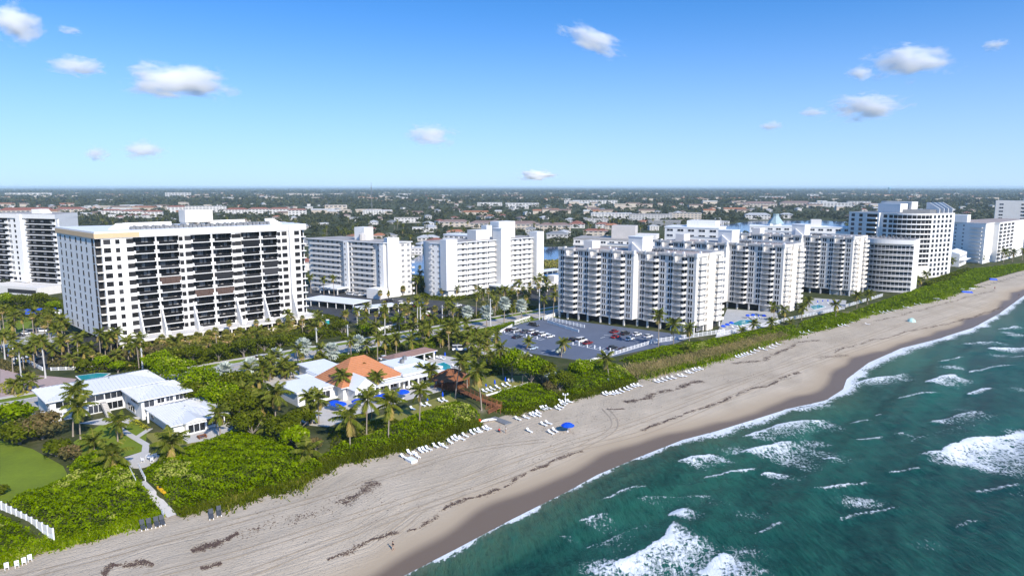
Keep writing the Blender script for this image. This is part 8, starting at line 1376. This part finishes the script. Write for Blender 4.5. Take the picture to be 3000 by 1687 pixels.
# ================================================================ AIR AND CLOUDS
hz = MB().box(-30000, 34000, -400, 30000, -12, 72).build('haze', []); hz['kind'] = 'stuff'; hz['label'] = 'thin blue haze over the plain'
m_ = bpy.data.materials.new('haze'); m_.use_nodes = True; tn_ = m_.node_tree; tn_.nodes.clear(); ou = tn_.nodes.new('ShaderNodeOutputMaterial'); pv = tn_.nodes.new('ShaderNodeVolumePrincipled'); pv.inputs['Color'].default_value = (.70, .90, 1., 1); pv.inputs['Density'].default_value = HAZE; pv.inputs['Anisotropy'].default_value = .0; tn_.links.new(pv.outputs[0], ou.inputs['Volume']); hz.data.materials.append(m_)
def cloud_mat():
    m = bpy.data.materials.new('cloud'); m.use_nodes = True; t = m.node_tree; t.nodes.clear(); o = t.nodes.new('ShaderNodeOutputMaterial'); v = t.nodes.new('ShaderNodeVolumePrincipled'); v.inputs['Color'].default_value = (1, 1, 1, 1); v.inputs['Anisotropy'].default_value = 0.
    tc = t.nodes.new('ShaderNodeTexCoord'); nz = t.nodes.new('ShaderNodeTexNoise'); nz.inputs['Scale'].default_value = 2.3; nz.inputs['Detail'].default_value = 7; nz.inputs['Roughness'].default_value = .66
    oi = t.nodes.new('ShaderNodeObjectInfo'); ad = t.nodes.new('ShaderNodeVectorMath'); ad.operation = 'MULTIPLY_ADD'; ad.inputs[1].default_value = (37, 11, 23); t.links.new(oi.outputs['Random'], ad.inputs[0]); t.links.new(tc.outputs['Object'], ad.inputs[2]); t.links.new(ad.outputs[0], nz.inputs['Vector'])
    ln = t.nodes.new('ShaderNodeVectorMath'); ln.operation = 'LENGTH'; t.links.new(tc.outputs['Object'], ln.inputs[0])
    a = t.nodes.new('ShaderNodeMath'); a.operation = 'SUBTRACT'; t.links.new(nz.outputs['Fac'], a.inputs[0]); mr = t.nodes.new('ShaderNodeMapRange'); mr.inputs[1].default_value = 0; mr.inputs[2].default_value = 1; mr.inputs[3].default_value = .24; mr.inputs[4].default_value = .72; t.links.new(ln.outputs['Value'], mr.inputs[0]); t.links.new(mr.outputs[0], a.inputs[1])
    b2 = t.nodes.new('ShaderNodeMapRange'); b2.inputs[1].default_value = 0; b2.inputs[2].default_value = .22; b2.inputs[3].default_value = 0; b2.inputs[4].default_value = CLOUD_D; t.links.new(a.outputs[0], b2.inputs[0]); t.links.new(b2.outputs[0], v.inputs['Density']); t.links.new(v.outputs[0], o.inputs['Volume']); m.cycles.volume_step_rate = 1.0 if hasattr(m.cycles, 'volume_step_rate') else 1.0
    return m
CLM = cloud_mat(); cb = MB(); 
for i in range(8):
    for j in range(5):
        a0, a1 = i * math.pi / 4, (i + 1) * math.pi / 4; p0, p1 = -math.pi / 2 + j * math.pi / 5, -math.pi / 2 + (j + 1) * math.pi / 5; q = [(math.cos(p) * math.cos(a), math.cos(p) * math.sin(a), math.sin(p)) for p, a in ((p0, a0), (p0, a1), (p1, a1), (p1, a0))]; cb.face([tuple(1.06 * c_ for c_ in v_) for v_ in q])
CBM = cb.mesh('cloud', [CLM])
def cloud(label, u, v, wpx, hpx, dist=6500, tilt=0):
    x = (u - 1500) / FPX; yy = -(v - 843.5) / FPX; d = Vector((x, _c + yy * _s, -_s + yy * _c)); p = Vector((0, 0, CAM_H)) + d * (dist / d.y); o = link('cloud', CBM, None, p); k = dist / 2000; o.scale = (wpx * k * .78, max(wpx * .4, hpx) * k * .7, hpx * k * .85); o.rotation_euler = (0, R(tilt), -math.atan2(x, 1)); return tag(o, label, 'cloud', 'small clouds over the plain')
for a in [('large flat-based cloud above the banded tower', 530, 240, 300, 95), ('cloud cut by the left edge of the sky', 40, 68, 160, 95), ('small flat cloud above the left edge', 228, 195, 150, 52), ('wispy slanted cloud high in the middle of the sky', 1740, 120, 190, 62, 6500, 22), ('brightest cloud high at the right', 2665, 182, 230, 84), ('small puff left of the brightest cloud', 2520, 215, 80, 40), ('oval cloud below the brightest cloud', 2540, 312, 190, 74), ('thin wisp left of the oval cloud', 2380, 330, 80, 28), ('tiny puff low at the right', 2258, 370, 66, 32), ('small cloud low in the middle of the sky', 1262, 398, 150, 60), ('low pale cloud touching the horizon haze in the middle', 1572, 514, 110, 28, 36000), ('oval puff low left of the dark lift house', 285, 452, 72, 42), ('flat puff right of the oval puff low at the left', 418, 440, 124, 52), ('faint wisp at the upper right corner', 2915, 132, 70, 30), ('faint wisp high left of the left cloud', 205, 90, 60, 26)]: cloud(*a)

# ---- labels shared by look-alikes: say which one by its order in the picture
def number_labels():
    W_ = 'first second third fourth fifth sixth seventh eighth ninth tenth eleventh twelfth thirteenth fourteenth fifteenth sixteenth seventeenth eighteenth nineteenth twentieth'.split()
    tens = {2: 'twenty', 3: 'thirty', 4: 'forty', 5: 'fifty', 6: 'sixty', 7: 'seventy', 8: 'eighty', 9: 'ninety'}; tth = {2: 'twentieth', 3: 'thirtieth', 4: 'fortieth', 5: 'fiftieth', 6: 'sixtieth', 7: 'seventieth', 8: 'eightieth', 9: 'ninetieth'}
    def word(n): return W_[n - 1] if n <= 20 else tth[n // 10] if n % 10 == 0 else tens[n // 10] + '-' + W_[n % 10 - 1]
    by = {}
    for o in COL.objects:
        if o.parent is None and 'label' in o and 'category' in o: by.setdefault(o['label'], []).append(o)
    for lb, os_ in by.items():
        if len(os_) < 2: continue
        os_.sort(key=lambda o: o.location.x / o.location.y)
        for i, o in enumerate(os_):
            if i < 99: o['label'] = lb + ', ' + word(i + 1) + ' from the left' if len(lb.split()) < 13 else lb + ', ' + word(i + 1) + ' from left'
number_labels()
